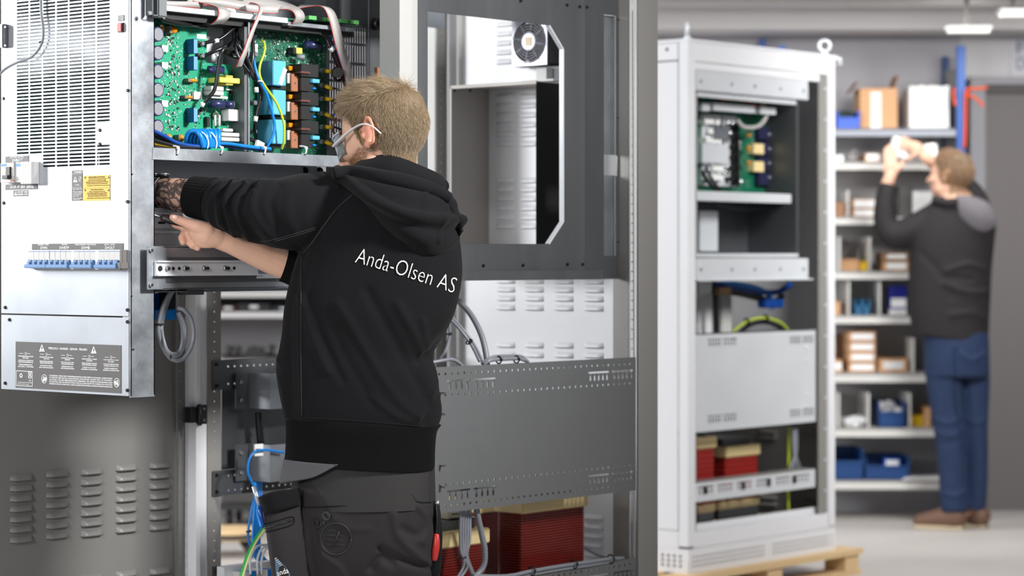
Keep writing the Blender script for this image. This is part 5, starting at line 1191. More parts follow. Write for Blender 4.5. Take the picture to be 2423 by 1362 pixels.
# hood and collar
def patch(top, bot, n, m, depth, bulge):
    top = smooth_poly(top, 10); bot = smooth_poly(bot, 10)
    def along(p, t): x = t * (len(p) - 1); i = min(int(x), len(p) - 2); f = x - i; return (p[i][0] * (1 - f) + p[i + 1][0] * f, p[i][1] * (1 - f) + p[i + 1][1] * f)
    rows = []
    for j in range(m):
        t = j / (m - 1); r = []
        for i in range(n):
            s = i / (n - 1); a, c = along(top, s), along(bot, s); X, Y = a[0] * (1 - t) + c[0] * t, a[1] * (1 - t) + c[1] * t
            r.append(K(X, Y, depth(X, Y, s, t) - bulge(s, t)))
        rows.append(r)
    return rows
def dbase(X, Y, s, t): return surf(X, Y, T_H, 0).y
dep = {}
def hood_depth(X, Y, s, t):
    h = T_H.ray_cast(Vector((0, 0, CAMH)) + (K(X, Y, 1) - Vector((0, 0, CAMH))).normalized() * 5, (K(X, Y, 1) - Vector((0, 0, CAMH))).normalized())
    return h[0].y if h[0] else 5.92
HT = [(786, 402), (840, 405), (905, 416), (970, 428), (1025, 444), (1066, 466)]
HB = [(800, 418), (845, 465), (900, 525), (955, 575), (1008, 603), (1060, 590), (1098, 545)]
b = B(); rows = patch(HT, HB, 90, 50, hood_depth, lambda s, t: .062 * (math.sin(math.pi * min(1, t * .94 + .06)) ** .55) * (math.sin(math.pi * (.015 + .97 * s)) ** .5) - .012)
b.loft(rows, closed=False); hood = b.mesh('hood')
strokes(hood, [([(800, 412), (880, 470), (960, 508), (1040, 520), (1092, 522)], 9, -.016), ([(810, 430), (880, 490), (960, 530), (1040, 545), (1090, 545)], 14, .008), ([(840, 425), (920, 450), (1000, 470), (1065, 485)], 12, -.006), ([(1035, 510), (1042, 535), (1036, 568)], 4, -.006), ([(1005, 442), (1003, 480), (998, 505)], 3, -.004), ([(860, 500), (930, 560), (1000, 585)], 12, .005)], False)
T_HD = bvh_of(hood); hood.transform(CF); hd = link('hood', hood, HOOD, m1); hd.modifiers.new('s', 'SOLIDIFY').thickness = .006
# rolled edge of the hood and standing collar
rim = [K(px, py, hood_depth(px, py + 12, 0, 0) - .034) for px, py in ((788, 410), (835, 408), (900, 420), (965, 432), (1022, 448), (1062, 468))]
B(CF).tube(rim, lambda t: .014 + .007 * math.sin(math.pi * t), 14, seg=10).build('hood_rim', HOOD, m1)
CT = [(842, 396), (862, 383), (912, 371), (950, 380), (990, 396), (1040, 420), (1048, 445)]
CB = [(815, 412), (850, 420), (900, 428), (960, 438), (1010, 452), (1045, 470), (1055, 478)]
rows = patch(CT, CB, 60, 14, lambda X, Y, s, t: DM - .085 + .05 * abs(s - .4) + .02 * (1 - t), lambda s, t: .018 * math.sin(math.pi * t))
b = B(); b.loft(rows, closed=False); o = link('collar', (lambda q: (q.transform(CF), q)[1])(b.mesh('collar')), HOOD, m1); o.modifiers.new('s', 'SOLIDIFY').thickness = .008
ctop = [r for r in rows[0]]; B(CF).tube(ctop[::4], .005, 8, seg=3).build('collar_edge', HOOD, m1)
# collar around the front of the neck
B(CF).tube([K(842, 412, DM - .07), K(800, 418, DM), K(800, 425, DM + .06), K(860, 425, DM + .11), K(960, 430, DM + .11), K(1030, 440, DM + .06), K(1046, 440, DM - .03)], .018, 12).build('collar_front', HOOD, m1)
# hem band and cuffs
b = B(); hk = [(674, 1044, 984, 1006, 5.95, .136), (677, 1034, 1005, 1022, 5.95, .140), (677, 1030, 1040, 1058, 5.95, .141), (675, 1029, 1075, 1098, 5.95, .145), (672, 1028, 1088, 1110, 5.95, .147)]
b.loft([ring_px(*k) for k in interp_rings(hk, 20)]); b.M = CF; b.build('hem_band', RIBM, m1)
def ribbed(pts, rs, name):
    P = crom(pts, 6); L = len(P); rr = np.interp(np.linspace(0, 1, L), np.linspace(0, 1, len(rs)), rs); rings = []; T0 = (P[1] - P[0]).normalized(); nrm = (Vector((0, 0, 1)) - T0 * T0.z).normalized()
    for i in range(L):
        T = (P[min(i + 1, L - 1)] - P[max(i - 1, 0)]).normalized(); nrm = (nrm - T * nrm.dot(T)).normalized(); bt = T.cross(nrm)
        rings.append([P[i] + (nrm * math.cos(2 * math.pi * k / 160) + bt * math.sin(2 * math.pi * k / 160)) * (rr[i] + (.0013 if k % 4 < 2 else 0)) for k in range(160)])
    B(CF).loft(rings).build(name, RIBM, m1)
ribbed([K(508, 474, 5.978), K(490, 471, 5.990), K(472, 468, 6.000), K(455, 465, 6.010)], [.056, .0535, .052, .050], 'cuff')
ribbed([K(706, 637, 6.046), K(694, 632, 6.046), K(682, 628, 6.044), K(672, 625, 6.042)], [.0455, .044, .043, .042], 'cuff')
def seam(pts, tree, r=.0011, name='seam', m=None, lift=.0004):
    P = [surf(x, y, tree, lift) for x, y in smooth_poly(pts, 10)]
    B(CF).tube(P, r, 6, smooth=False).build(name, m or SEAM, m1)
seam([(836, 458), (800, 490), (770, 530), (742, 570), (718, 597)], T_H); seam([(833, 461), (797, 493), (766, 533), (739, 572), (716, 600)], T_H)
seam([(750, 537), (700, 552), (650, 566), (615, 572)], T_H); seam([(748, 542), (700, 557), (650, 571)], T_H); seam([(712, 600), (712, 700), (712, 850), (714, 985)], T_H)
seam([(674, 985), (760, 990), (860, 997), (960, 1005), (1030, 1012)], T_H, .0016, m=HOOD)
# lettering on the back
def lettering(body, x0, y0, x1, y1, hpx, tree, m, name, bold=0, parent=None, lift=.0022, arc=0):
    me = text_mesh(body, 1.0, 1.0, bold=bold); bm = bmesh.new(); bm.from_mesh(me)
    bmesh.ops.triangulate(bm, faces=bm.faces[:]); bmesh.ops.subdivide_edges(bm, edges=[e for e in bm.edges if e.calc_length() > .03], cuts=2); bm.to_mesh(me); bm.free()
    a = mverts(me); L = math.hypot(x1 - x0, y1 - y0); ux, uy = (x1 - x0) / L, (y1 - y0) / L; zmax = a[:, 2].max(); out = []
    for q in a:
        t = q[0] * L; h = q[1] * hpx; bow = arc * (4 * q[0] ** 2 - 1)
        X = (x0 + x1) / 2 + ux * t + uy * h; Y = (y0 + y1) / 2 + uy * t - ux * h + bow
        out.append(surf(X, Y, tree, lift + (.0006 if q[2] > 0 else 0)))
    me.vertices.foreach_set('co', [c for p in out for c in p]); me.update(); me.transform(CF)
    return link(name, me, m, parent or m1)
lettering('Anda-Olsen AS', 845, 603, 1078, 676, 36, T_H, PRINTW, 'back_lettering', bold=-.018, arc=3)
# ------------------------------------------------ trousers
b = B()
tk = [(690, 1028, 1085, 1090, 5.95, .130), (690, 1030, 1140, 1140, 5.95, .136), (685, 1032, 1200, 1200, 5.95, .140), (668, 1036, 1260, 1260, 5.955, .142), (655, 1036, 1310, 1310, 5.96, .138), (652, 1034, 1345, 1345, 5.965, .13), (660, 1030, 1400, 1400, 5.97, .11)]
b.loft([ring_px(*k) for k in interp_rings(tk, 30)])
def leg(hx, kx, fx, r0, r1, r2):
    b.loft(sleeve([K(hx, 1290, DM + .01), K((hx + kx) / 2, 1370, DM + .03), K(kx, 1440, DM + .05), K((kx + fx) / 2, 1620, DM + .02), Vector((K(fx, 0, DM).x, DM - .02, .06))], [r0, r0 * .93, r1, r1 * .92, r2], m=36))
leg(752, 748, 738, .105, .090, .075); leg(945, 962, 975, .098, .088, .075)
pants = evalmesh(b, .005, 5, .5)
strokes(pants, [([(900, 1300), (960, 1330), (1030, 1345)], 9, -.012), ([(880, 1345), (900, 1320), (930, 1335)], 10, -.012), ([(930, 1215), (945, 1270), (985, 1310), (1025, 1345)], 10, .007), ([(950, 1250), (990, 1265), (1020, 1230)], 10, -.006), ([(990, 1200), (1010, 1230), (1000, 1280)], 9, .007), ([(790, 1225), (830, 1250), (870, 1250)], 9, .003), ([(760, 1310), (800, 1340), (815, 1362)], 8, .006), ([(740, 1240), (745, 1300), (760, 1362)], 9, -.008)])
T_P = bvh_of(pants); pants.transform(CF); po = link('trousers', pants, PANT, m1)
b = B(CF); wk = [(692, 1027, 1082, 1085, 5.95, .133), (696, 1029, 1145, 1140, 5.95, .1395), (702, 1030, 1198, 1196, 5.95, .1435)]
rg = [ring_px(*k) for k in interp_rings(wk, 8)]; b.loft(rg, caps=False); o = b.build('waistband', mat('dark waistband', (32, 31, 31), .8, bump=.2, bs=900), m1)
# grey shirt tail under the hem
b = B(); rows = patch([(674, 1086), (715, 1092), (760, 1096), (800, 1100)], [(664, 1144), (700, 1138), (745, 1128), (792, 1104)], 30, 12, lambda X, Y, s, t: 5.95 - .135 * math.sin(math.pi * min(1, .06 + (X - 668) / 360)) ** .5 - .010, lambda s, t: .004 * t)
b.loft(rows, closed=False); b.M = CF; o = b.build('shirt_tail', PANTL, m1); o.modifiers.new('s', 'SOLIDIFY').thickness = .004
seam([(718, 1200), (800, 1197), (870, 1196), (905, 1190), (930, 1160), (965, 1155), (985, 1185), (1020, 1188)], T_P, .0016, 'yoke_seam', HOOD, .001)
# embossed marks on the trousers
EMB = mat('embossed mark', (30, 29, 31), .6)
lettering('2.0', 742, 1245, 780, 1214, 22, T_P, EMB, 'trouser_lettering', bold=.02, lift=.004)
def on_pants(pts, r, name, m=EMB): B(CF).tube([surf(x, y, T_P, .0008) for x, y in pts], r, 6, smooth=False).build(name, m, m1)
on_pants([(795 + 36 * math.cos(q / 40 * 2 * math.pi), 1274 + 37 * math.sin(q / 40 * 2 * math.pi)) for q in range(41)], .0022, 'emblem_ring')
on_pants([(795 + 31 * math.cos(q / 40 * 2 * math.pi), 1274 + 32 * math.sin(q / 40 * 2 * math.pi)) for q in range(41)], .0008, 'emblem_ring', SEAM)
for dy in (-18, -7, 4, 15): on_pants([(770, 1272 + dy), (782, 1273 + dy), (792 - dy * .3, 1273 + dy)], .0010, 'emblem_bar', SEAM); on_pants([(800 - dy * .3, 1274 + dy), (812, 1274 + dy)], .0010, 'emblem_bar', SEAM)
on_pants([(803, 1256), (796, 1275), (786, 1294)], .0022, 'emblem_bar')
# holster pocket on the left hip
PT = [(618, 1172), (650, 1160), (705, 1155)]; PB = [(648, 1400), (690, 1400), (742, 1400)]
rows = patch(PT, PB, 30, 40, lambda X, Y, s, t: 5.83 + .03 * s, lambda s, t: .030 * math.sin(math.pi * s) ** .7 + .012 * math.sin(math.pi * t))
b = B(); back = patch(PT, PB, 30, 40, lambda X, Y, s, t: 5.90, lambda s, t: 0); 
fr = [list(r) + list(reversed(k)) for r, k in zip(rows, back)]; b.loft(fr, caps=True, sm=True); pk = b.mesh('pocket')
strokes(pk, [([(690, 1235), (670, 1290), (655, 1350)], 8, .007), ([(700, 1240), (685, 1300), (680, 1362)], 7, -.006), ([(650, 1270), (660, 1310)], 8, -.005)])
T_K = bvh_of(pk); pk.transform(CF); pko = link('holster_pocket', pk, PANT, m1)
rows = patch([(613, 1175), (650, 1162), (706, 1155)], [(628, 1218), (665, 1205), (709, 1194)], 24, 8, lambda X, Y, s, t: 5.815 + .028 * s, lambda s, t: .030 * math.sin(math.pi * s) ** .7)
b = B(CF); b.loft(rows, closed=False); o = b.build('pocket_flap', HOOD, pko); o.modifiers.new('s', 'SOLIDIFY').thickness = .003
def on_pk(pts, r, name, m): B(CF).tube([surf(x, y, T_K, .0008) for x, y in smooth_poly(pts, 6)], r, 6, smooth=False).build(name, m, pko)
on_pk([(628, 1218), (665, 1206), (707, 1193)], .0014, 'pocket_edge', SEAM); on_pk([(624, 1240), (660, 1230), (690, 1222), (696, 1232), (688, 1242), (655, 1252), (628, 1258)], .0016, 'zip_frame', HOOD); on_pk([(626, 1250), (655, 1241), (680, 1234)], .0020, 'zip', BLACK)
on_pk([(680, 1233), (690, 1231)], .0026, 'zip_puller', SCREWB); on_pk([(716, 1195), (724, 1260), (738, 1340), (745, 1362)], .0012, 'pocket_seam', SEAM)
BADGE = mat('slate blue badge', (78, 100, 120), .6)
bp = [surf(x, y, T_K, .0012) for x, y in ((650, 1318), (662, 1326), (676, 1340), (686, 1356), (688, 1372), (655, 1372), (652, 1345))]
B(CF).add(bp, [tuple(range(len(bp)))]).build('badge', BADGE, pko)
lettering('anda', 655, 1356, 682, 1348, 13, T_K, PRINTW, 'badge_lettering', parent=pko, lift=.0030)
for k in range(5): B(CF).tube([surf(650 + k * 3.0, 1322 + k * 4, T_K, .003), surf(655 + k * 3.2, 1319 + k * 4.2, T_K, .003)], .0005, 5, smooth=False).build('badge_dash', PRINTW, pko)
# right hip tool pocket
b = B(); b.chain([K(1030, 1210, 5.93), K(1032, 1270, 5.92), K(1026, 1350, 5.93)], [.013, .016, .018]); b.M = CF; b.build('tool_pocket', HOOD, m1)
# boots
for fx in (738, 975):
    x = K(fx, 0, DM).x; bt = B(); bt.chain([(x, DM - .02, .12), (x, DM - .01, .06)], [.06, .055]); bt.chain([(x, DM - .03, .045), (x - .02, DM + .10, .045), (x - .03, DM + .17, .038)], [.045, .045, .036])
    bo_ = evalmesh(bt, .006, 4); vv = mverts(bo_); vv[:, 2] = np.maximum(vv[:, 2], .002); bo_.vertices.foreach_set('co', vv.ravel()); bo_.transform(CF); link('boot', bo_, BLACK, m1)
# ------------------------------------------------ things worn and held
gl = thing('safety_glasses', CF @ HP(.07, .05, -.02), 'clear safety glasses worn by the worker in the black hoodie', 'glasses')
FROST = mat('frosted clear plastic', (214, 214, 216), .35, 0, spec=.6); 
tp = [HP(-.045, .084, -.012), HP(-.030, .088, .008), HP(-.005, .090, .020), HP(.03, .088, .014), HP(.065, .078, .004), HP(.085, .066, .0)]
B(CF).tube(tp, lambda t: .0038 + .0062 * t * t, 10, seg=8, flat=.45).build('temple', FROST, gl)
B(CF).tube([HP(-.045, -.084, -.012), HP(-.010, -.090, .016), HP(.05, -.082, .010), HP(.085, -.066, .0)], .005, 10, seg=8, flat=.6).build('temple', FROST, gl)
lens = []
for i in range(13):
    s = -1 + 2 * i / 12; r = []
    for j in range(7):
        t = j / 6; z = .020 - .052 * t * (1 - .35 * (1 - min(1, abs(abs(s) - .45) / .45)) * 0) ; r.append(HP(.118 - .050 * abs(s) ** 2.2 - .006 * t, s * .070, z + .006))
    lens.append(r)
b = B(CF); b.loft(lens, closed=False); o = b.build('lens', CLEAR, gl); o.modifiers.new('s', 'SOLIDIFY').thickness = .002
B(CF).tube([r[0] for r in lens], .0018, 6, seg=2).build('brow_bar', FROST, gl)
B(CF).ball(K(414, 514.5, DH - .0150), .0085, .0028, .0062, 14, 8, Matrix.Rotation(math.radians(18), 3, 'Y')).build('thumbnail', mat('nail pink', (226, 186, 172), .3), m1)
sdv = thing('screwdriver', CF @ K(395, 520, DH + .01), 'black and red screwdriver in the right hand of the worker', 'screwdriver')
a, c = K(382, 514, DH + .016), K(440, 533, DH + .012)
B(CF).tube([a, a.lerp(c, .12), a.lerp(c, .5), c], lambda t: .0065 + .0035 * math.sin(math.pi * min(1, t * 1.2)) , 14, seg=8).build('handle', BLACK, sdv)
B(CF).tube([a.lerp(c, .10), a.lerp(c, .28)], .0098, 14, smooth=False).build('red_grip', REDP, sdv)
d_ = (a - c).normalized(); B(CF).cyl(a, a + d_ * .09, .0026, n=10).build('shaft', SCREW, sdv)
wt = thing('wristwatch', CF @ K(372, 432, 6.065), 'dark wristwatch on the tattooed left forearm at the module edge', 'watch')
wc = K(384, 455, 6.052); T = (LA[4] - LA[3]).normalized(); B(CF).torus(wc, .041, .004, T, 32, 8).build('strap', BLACK, wt)
B(CF).cyl(wc + Vector((0, -.004, .038)), wc + Vector((0, -.004, .047)), .019, .018, 28).build('watch_case', SCREWB, wt); B(CF).torus(wc + Vector((0, -.004, .046)), .017, .0025, (0, 0, 1), 28, 6).build('bezel', SCREW, wt)
pn = thing('pen', CF @ K(612, 1200, 5.82), 'silver and blue pen standing in the holster pocket on the left hip', 'pen')
a, c = K(600, 1150, 5.825), K(614, 1196, 5.82); e = K(622, 1248, 5.815)
B(CF).cyl(a, c, .0055, n=14).build('barrel', GALV, pn); B(CF).cyl(c, e, .0058, .005, 14).build('cap', BLUED, pn); B(CF).tube([K(611, 1196, 5.812), K(609, 1215, 5.810), K(617, 1246, 5.806)], .0022, 8).build('clip', MATS['bright blue cable'], pn)
kn = thing('utility_knife', CF @ K(1030, 1290, 5.90), 'folding knife with red handle in the right hip pocket', 'knife')
B(CF).tube([K(1033, 1262, 5.905), K(1032, 1290, 5.90), K(1028, 1325, 5.905)], lambda t: .006 + .003 * math.sin(math.pi * t), 12).build('handle', REDP, kn)
B(CF).tube([K(1034, 1190, 5.91), K(1036, 1230, 5.905), K(1034, 1262, 5.905)], .006, 10).build('sheath', SCREWB, kn); B(CF).cyl(K(1034, 1183, 5.91), K(1034, 1203, 5.91), .006, n=12).build('pommel', SCREW, kn)
# ================================================================ things inside and around cabinet 1
def winding(name, x0, x1, y0, y1, z0, z1, label, cap_m=CREAM, coil_m=COIL, group=None, px=.0075):
    t = thing(name, ((x0 + x1) / 2, (y0 + y1) / 2, z0), label, 'transformer', group)
    n = max(8, int((z1 - z0) / px)); rings = []; r = .012
    def rr(off):
        out = []
        for (cx, cy, a) in ((x1 - r, y1 - r, 0), (x0 + r, y1 - r, 90), (x0 + r, y0 + r, 180), (x1 - r, y0 + r, 270)):
            for k in range(4): A = math.radians(a + 30 * k); out.append((cx + (r + off) * math.cos(A), cy + (r + off) * math.sin(A)))
        return out
    A_, B_ = rr(0), rr(-.004)
    h = (z1 - z0) / n
    for k in range(n):
        z = z0 + k * h
        rings += [[(a, c, z + h * .06) for a, c in B_], [(a, c, z + h * .2) for a, c in A_], [(a, c, z + h * .8) for a, c in A_], [(a, c, z + h * .94) for a, c in B_]]
    B().loft(rings, sm=False).build('winding', coil_m, t)
    e = .006
    part('insulation_frame', cap_m, t, (x0 - e, x1 + e, y0 - e, y1 + e, z1, z1 + .042), bevel=.003)
    part('core_yoke', GALVD, t, (x0 + .02, x1 - .02, y0 + .03, y1 - .03, z1 + .042, z1 + .07))
    part('insulation_frame', cap_m, t, (x0 - e, x1 + e, y0 - e, y1 + e, z0 - .03, z0), bevel=.003)
    return t
ya = .10; q = V(1236, 1215, ya); xa1 = V(1386, 1215, ya).x; yl = U(1174, 1215, q.x).y
winding('transformer', q.x, xa1, ya, yl, .14, q.z, 'large transformer with cream top frame and dark red winding by the rear panel', group='transformers in the open cabinet')
q = V(1030, 1295, .12); x1 = V(1153, 1280, .12).x
winding('transformer', q.x, x1, .12, .36, .14, V(1100, 1290, .12).z, 'smaller transformer with cream top directly right of the worker', group='transformers in the open cabinet')
x0 = V(1140, 1215, .46).x; winding('transformer', x0, x0 + .13, .46, .66, .14, V(1150, 1212, .46).z, 'transformer half hidden behind the grey cable bundle', group='transformers in the open cabinet')
tb = thing('terminal_box', V(1075, 1240, .2), 'small clear terminal cover standing on the smaller transformer', 'terminal block')
q = V(1062, 1243, .17); z0 = V(1100, 1290, .12).z + .07
part('cover', mat('smoky clear cover', (190, 180, 160), .25, .3), tb, (q.x, q.x + .06, .17, .25, z0, z0 + .03), bevel=.003); part('cover_base', GALV, tb, (q.x - .02, q.x + .10, .15, .27, z0 - .002, z0), bevel=.0005)
part('cover_print', PRINTB, tb, (q.x + .012, q.x + .048, .1692, .17, z0 + .012, z0 + .015))
def cab(name, pts, r, m, label, cat='cable', group=None, n=10, ties=(), flat=None):
    t = thing(name, pts[len(pts) // 2], label, cat, group); B().tube(pts, r, n, seg=8, flat=flat).build('sheath', m, t)
    for (p, ax, R) in ties: B().torus(p, R, .0022, ax, 16, 6).build('cable_tie', BLACK, t); B().ball(Vector(p) + Vector((0, -R, .002)), .004, n=8, m=6).build('tie_head', BLACK, t)
    return t
# grey bundle below the mounting plate
t = thing('cable_bundle', V(1100, 1362, .04), 'bundle of thin grey cables hanging below the mounting plate beside the worker', 'cable')
for k in range(5):
    o = k * 5.5
    B().tube([V(1090 + o, 1150, .02 + .006 * k), V(1090 + o, 1215, .03 + .004 * k), V(1089 + o * 1.02, 1275, .035), V(1092 + o * .6, 1310, .035), V(1105 + o * (.4 if k > 1 else -1.6), 1340, .04), V(1118 + o * .5 if k > 1 else 1082 - o, 1375, .045)], .0042, 10, seg=8).build('cable_strand', CABLEG, t)
B().torus(V(1092, 1318, .035), .012, .002, (0, 0, 1), 16, 6).build('cable_tie', BLACK, t)
cab('thick_cable', [V(1124, 1150, .03), V(1128, 1205, .03), V(1140, 1265, .035), V(1147, 1300, .035), V(1145, 1335, .04), V(1130, 1358, .045), V(1105, 1372, .05)], .0085, CABLEG, 'single thick grey cable curving below the mounting plate')
cab('thick_cable', [V(1060, 690, .18), V(1085, 712, .15), V(1115, 745, .10), V(1140, 795, .06), V(1152, 850, .035), V(1150, 870, .03)], .0085, CABLEG, 'thick grey hose descending from behind the hoodie to the plate', ties=())
t = cab('grey_cable', [V(1050, 740, .14), V(1085, 775, .10), V(1115, 815, .07), V(1135, 855, .04)], .0045, CABLEG, 'pair of grey cables with black tie below the thick hose', ties=[(V(1110, 808, .07), (1, 0, -1), .009)])
B().tube([V(1058, 740, .14), V(1092, 775, .10), V(1122, 815, .07), V(1142, 855, .04)], .0045, 10).build('sheath', CABLEG, t)
t = cab('grey_cable', [V(1048, 725, .20), V(1060, 755, .2), V(1064, 790, .2), V(1056, 825, .2), V(1042, 850, .2)], .0045, CABLEG, 'vertical grey cable pair next to the hoodie above the plate', ties=[(V(1062, 790, .2), (0, 0, 1), .008)])
t = cab('grey_cable', [V(1020, 858, .03), V(1045, 853, .02), V(1070, 850, .02), V(1090, 862, .02), V(1100, 880, .02)], .005, CABLEG, 'grey cable arching over the top edge of the plate')
t = cab('cable_run', [V(1145, 862, .012), V(1160, 852, .004), V(1190, 849, .002), V(1225, 848, .002), V(1245, 853, .012), V(1250, 860, .02)], .0055, CABLEG, 'grey cables tied along the top edge of the mounting plate', ties=[(V(1180, 851, .003), (1, 0, 0), .010), (V(1222, 850, .003), (1, 0, 0), .010)])
B().tube([V(1140, 860, .02), V(1165, 845, .012), V(1200, 842, .012), V(1232, 843, .02), V(1245, 852, .03)], .005, 10).build('sheath', CABLEG, t)
t = cab('cable_run', [V(1120, 1362, -.004), V(1200, 1362, -.012), V(1260, 1350, -.010), V(1330, 1338, -.008), V(1400, 1328, -.006), V(1440, 1322, -.004), V(1475, 1320, .01)], .0055, CABLEG, 'grey cables tied along the lowest mounting bar', ties=[(V(1258, 1350, -.01), (1, 0, 0), .013), (V(1358, 1334, -.008), (1, 0, 0), .013), (V(1445, 1322, -.004), (1, 0, 0), .013)])
B().tube([V(1120, 1372, .0), V(1200, 1370, -.004), V(1260, 1358, -.004), V(1330, 1346, -.004), V(1400, 1336, -.004), V(1440, 1329, .0)], .005, 10).build('sheath', CABLEG, t)
B().tube([V(1385, 1295, .2), V(1410, 1310, .14), V(1440, 1320, .02)], .005, 10).build('sheath', CABLEG, t)
t = thing('flat_cable', V(1487, 1320, .03), 'deep blue flat cable running down the near rear post', 'cable')
B().tube([V(1484, 640, .03), V(1486, 720, .028), V(1485, 845, .025), V(1487, 1000, .02), V(1485, 1165, .025), V(1489, 1250, .028), V(1487, 1362, .03)], .0060, 12, seg=8, flat=.7).build('sheath', BLUED, t)
# blue and green leads at the far side below the brackets
yb2 = CW - .12
cab('blue_lead', [V(672, 1070, yb2), V(630, 1064, yb2), (V(604, 1068, yb2)), V(590, 1085, yb2), V(586, 1115, yb2), V(596, 1140, yb2), V(606, 1165, yb2), V(596, 1200, yb2), V(587, 1260, yb2), V(592, 1290, yb2), V(610, 1320, yb2)], .0036, BLUEC, 'thin blue lead looping in front of the lower angle bracket', ties=[(V(588, 1257, yb2), (0, 0, 1), .006)])
part_ = thing('tie_mount', V(608, 1066, CW - .09), 'small white cable tie base on the lower bracket', 'cable clip')
part('mount_plate', WHITEP, part_, (V(602, 1060, CW - .11).x, V(622, 1060, CW - .11).x, CW - .112, CW - .106, V(610, 1078, CW - .11).z, V(610, 1050, CW - .11).z)); part('mount_bridge', BLACK, part_, (V(604, 1063, CW - .11).x, V(612, 1063, CW - .11).x, CW - .116, CW - .112, V(610, 1066, CW - .11).z, V(610, 1061, CW - .11).z))
t = thing('blue_cable_bundle', V(608, 1330, CW - .06), 'thick bright blue cables rising beside the pen', 'cable')
for k in range(4): B().tube([V(603 + k * 5, 1140, CW - .05), V(602 + k * 5, 1200, CW - .06), V(599 + k * 5, 1260, CW - .06), V(600 + k * 6, 1310, CW - .06), V(625 + k * 8, 1340, CW - .06)], .0040, 10).build('cable_strand', BLUEC, t)
t = thing('earth_wire', V(590, 1330, .5), 'green and yellow earth wire below the pen', 'cable')
GRN = mat('green wire', (40, 170, 80), .4)
pts = [V(660, 1200, .5), V(632, 1238, .5), V(605, 1275, .5), V(585, 1315, .5), V(570, 1362, .5), V(565, 1390, .5)]
B().tube(pts, .0045, 10).build('green_half', GRN, t); B().tube([p + Vector((.004, -.004, .0005)) for p in pts], .0034, 10).build('yellow_half', mat('pale yellow wire', (226, 222, 150), .4), t)
t = thing('terminal_strip', V(620, 1362, .5), 'terminal strip with three looped grey wires at the bottom left of the worker', 'terminal block')
z0 = V(610, 1362, .55).z; 
for k in range(6): part('terminal', (GREYP, BLUEC, GREYP, WHITEP, BLUEC, GREYP)[k], t, (V(580 + k * 14, 0, .55).x, V(592 + k * 14, 0, .55).x, .55, .60, z0 - .08, z0 + .014), bevel=.001)
part('strip_rail', GALVB, t, (V(560, 0, .55).x, V(690, 0, .55).x, .60, .63, z0 - .06, V(620, 1330, .6).z))
for k, px in enumerate((595, 612, 622)): B().tube([V(px - 2, 1358, .55), V(px - 3, 1325, .55), V(px + 6, 1300, .56), V(px + 22, 1289 + k * 2, .57), V(px + 60, 1288, .6)], .0034, 10).build('wire_loop', mat('pale grey wire' + str(k), (206, 210, 216), .35), t)
t = cab('black_hose', [V(612, 975, CW - .03), V(614, 1010, CW - .03), V(618, 1055, CW - .03)], .011, CABLEB, 'short black hose between the two angle brackets', ties=[(V(616, 1012, CW - .03), (0, 0, 1), .012)])
# ================================================================ second cabinet in the background
O2 = CF @ Vector((K(1629, 0, 9.07).x, 9.07, 0)); X2, Y2 = O2.x, O2.y; L2 = .985; W2 = .80; ZB = .105; ZT = 2.105
c2 = thing('white_cabinet', (X2, Y2, ZB), 'white open cabinet standing on a pallet in the background', 'cabinet')
def z2(px, py): return V(px, py, Y2).z
def x2(px): return V(px, 600, Y2).x
part('side_panel', PAINTW, c2, (X2 - .004, X2, Y2 + .045, Y2 + W2, ZB + .16, ZT - .075), bevel=.0015)
part('side_panel', PAINTW, c2, (X2 - .004, X2, Y2 + .045, Y2 + W2, ZT - .07, ZT - .005), bevel=.0015)
link('bolt', screw_mesh(.007, .003), SCREWB, c2, Matrix.Translation((X2 - .004, U(1580, 117, X2).y, U(1580, 117, X2).z)) @ RZX)
part('side_rail', PAINTW, c2, (X2 - .004, X2 + .02, Y2 + .042, Y2 + W2, ZB + .092, ZB + .158), bevel=.0015)
part('post', PAINTW, c2, (X2 - .006, X2 + .040, Y2 - .004, Y2 + .042, ZB + .1, ZT), bevel=.003)
part('post', PAINTD, c2, (X2 + .040, X2 + .066, Y2 + .012, Y2 + .018, ZB + .1, ZT - .06))
part('post', PAINTW, c2, (X2 + L2 - .035, X2 + L2 + .012, Y2 - .004, Y2 + .042, ZB + .1, ZT), bevel=.003)
o = part('post', PAINTD, c2, (X2 + L2 - .095, X2 + L2 - .035, Y2 + .006, Y2 + .012, ZB + .1, ZT - .06))
for k in range(14): link('bolt', screw_mesh(.006, .003), GALVB, o, Matrix.Translation((X2 + L2 - .05, Y2 + .005, .35 + k * .125)))
part('post', PAINT, c2, (X2, X2 + .05, Y2 + W2 - .04, Y2 + W2, ZB + .1, ZT)); part('post', PAINT, c2, (X2 + L2 - .04, X2 + L2 + .01, Y2 + W2 - .04, Y2 + W2, ZB + .1, ZT))
part('rear_panel', PAINTW, c2, (X2 + L2 + .012, X2 + L2 + .016, Y2, Y2 + W2, ZB + .1, ZT))
part('far_panel', PAINTD, c2, (X2, X2 + L2, Y2 + W2, Y2 + W2 + .004, ZB + .1, ZT))
part('roof', PAINTW, c2, (X2 - .008, X2 + L2 + .03, Y2 - .006, Y2 + W2 + .006, ZT - .004, ZT + .008), bevel=.003)
part('top_beam', PAINTW, c2, (X2 + .03, X2 + L2 - .02, Y2 - .002, Y2 + .03, ZT - .075, ZT), (X2 + .035, X2 + L2 - .09, Y2 + .004, Y2 + .03, ZT - .105, ZT - .075), bevel=.002)
part('roof_lip', PAINTW, c2, (X2 + L2 + .012, X2 + L2 + .06, Y2 - .006, Y2 + .1, ZT - .012, ZT + .002), (X2 + L2 + .05, X2 + L2 + .06, Y2 - .006, Y2 + .1, ZT - .03, ZT - .012), bevel=.002)
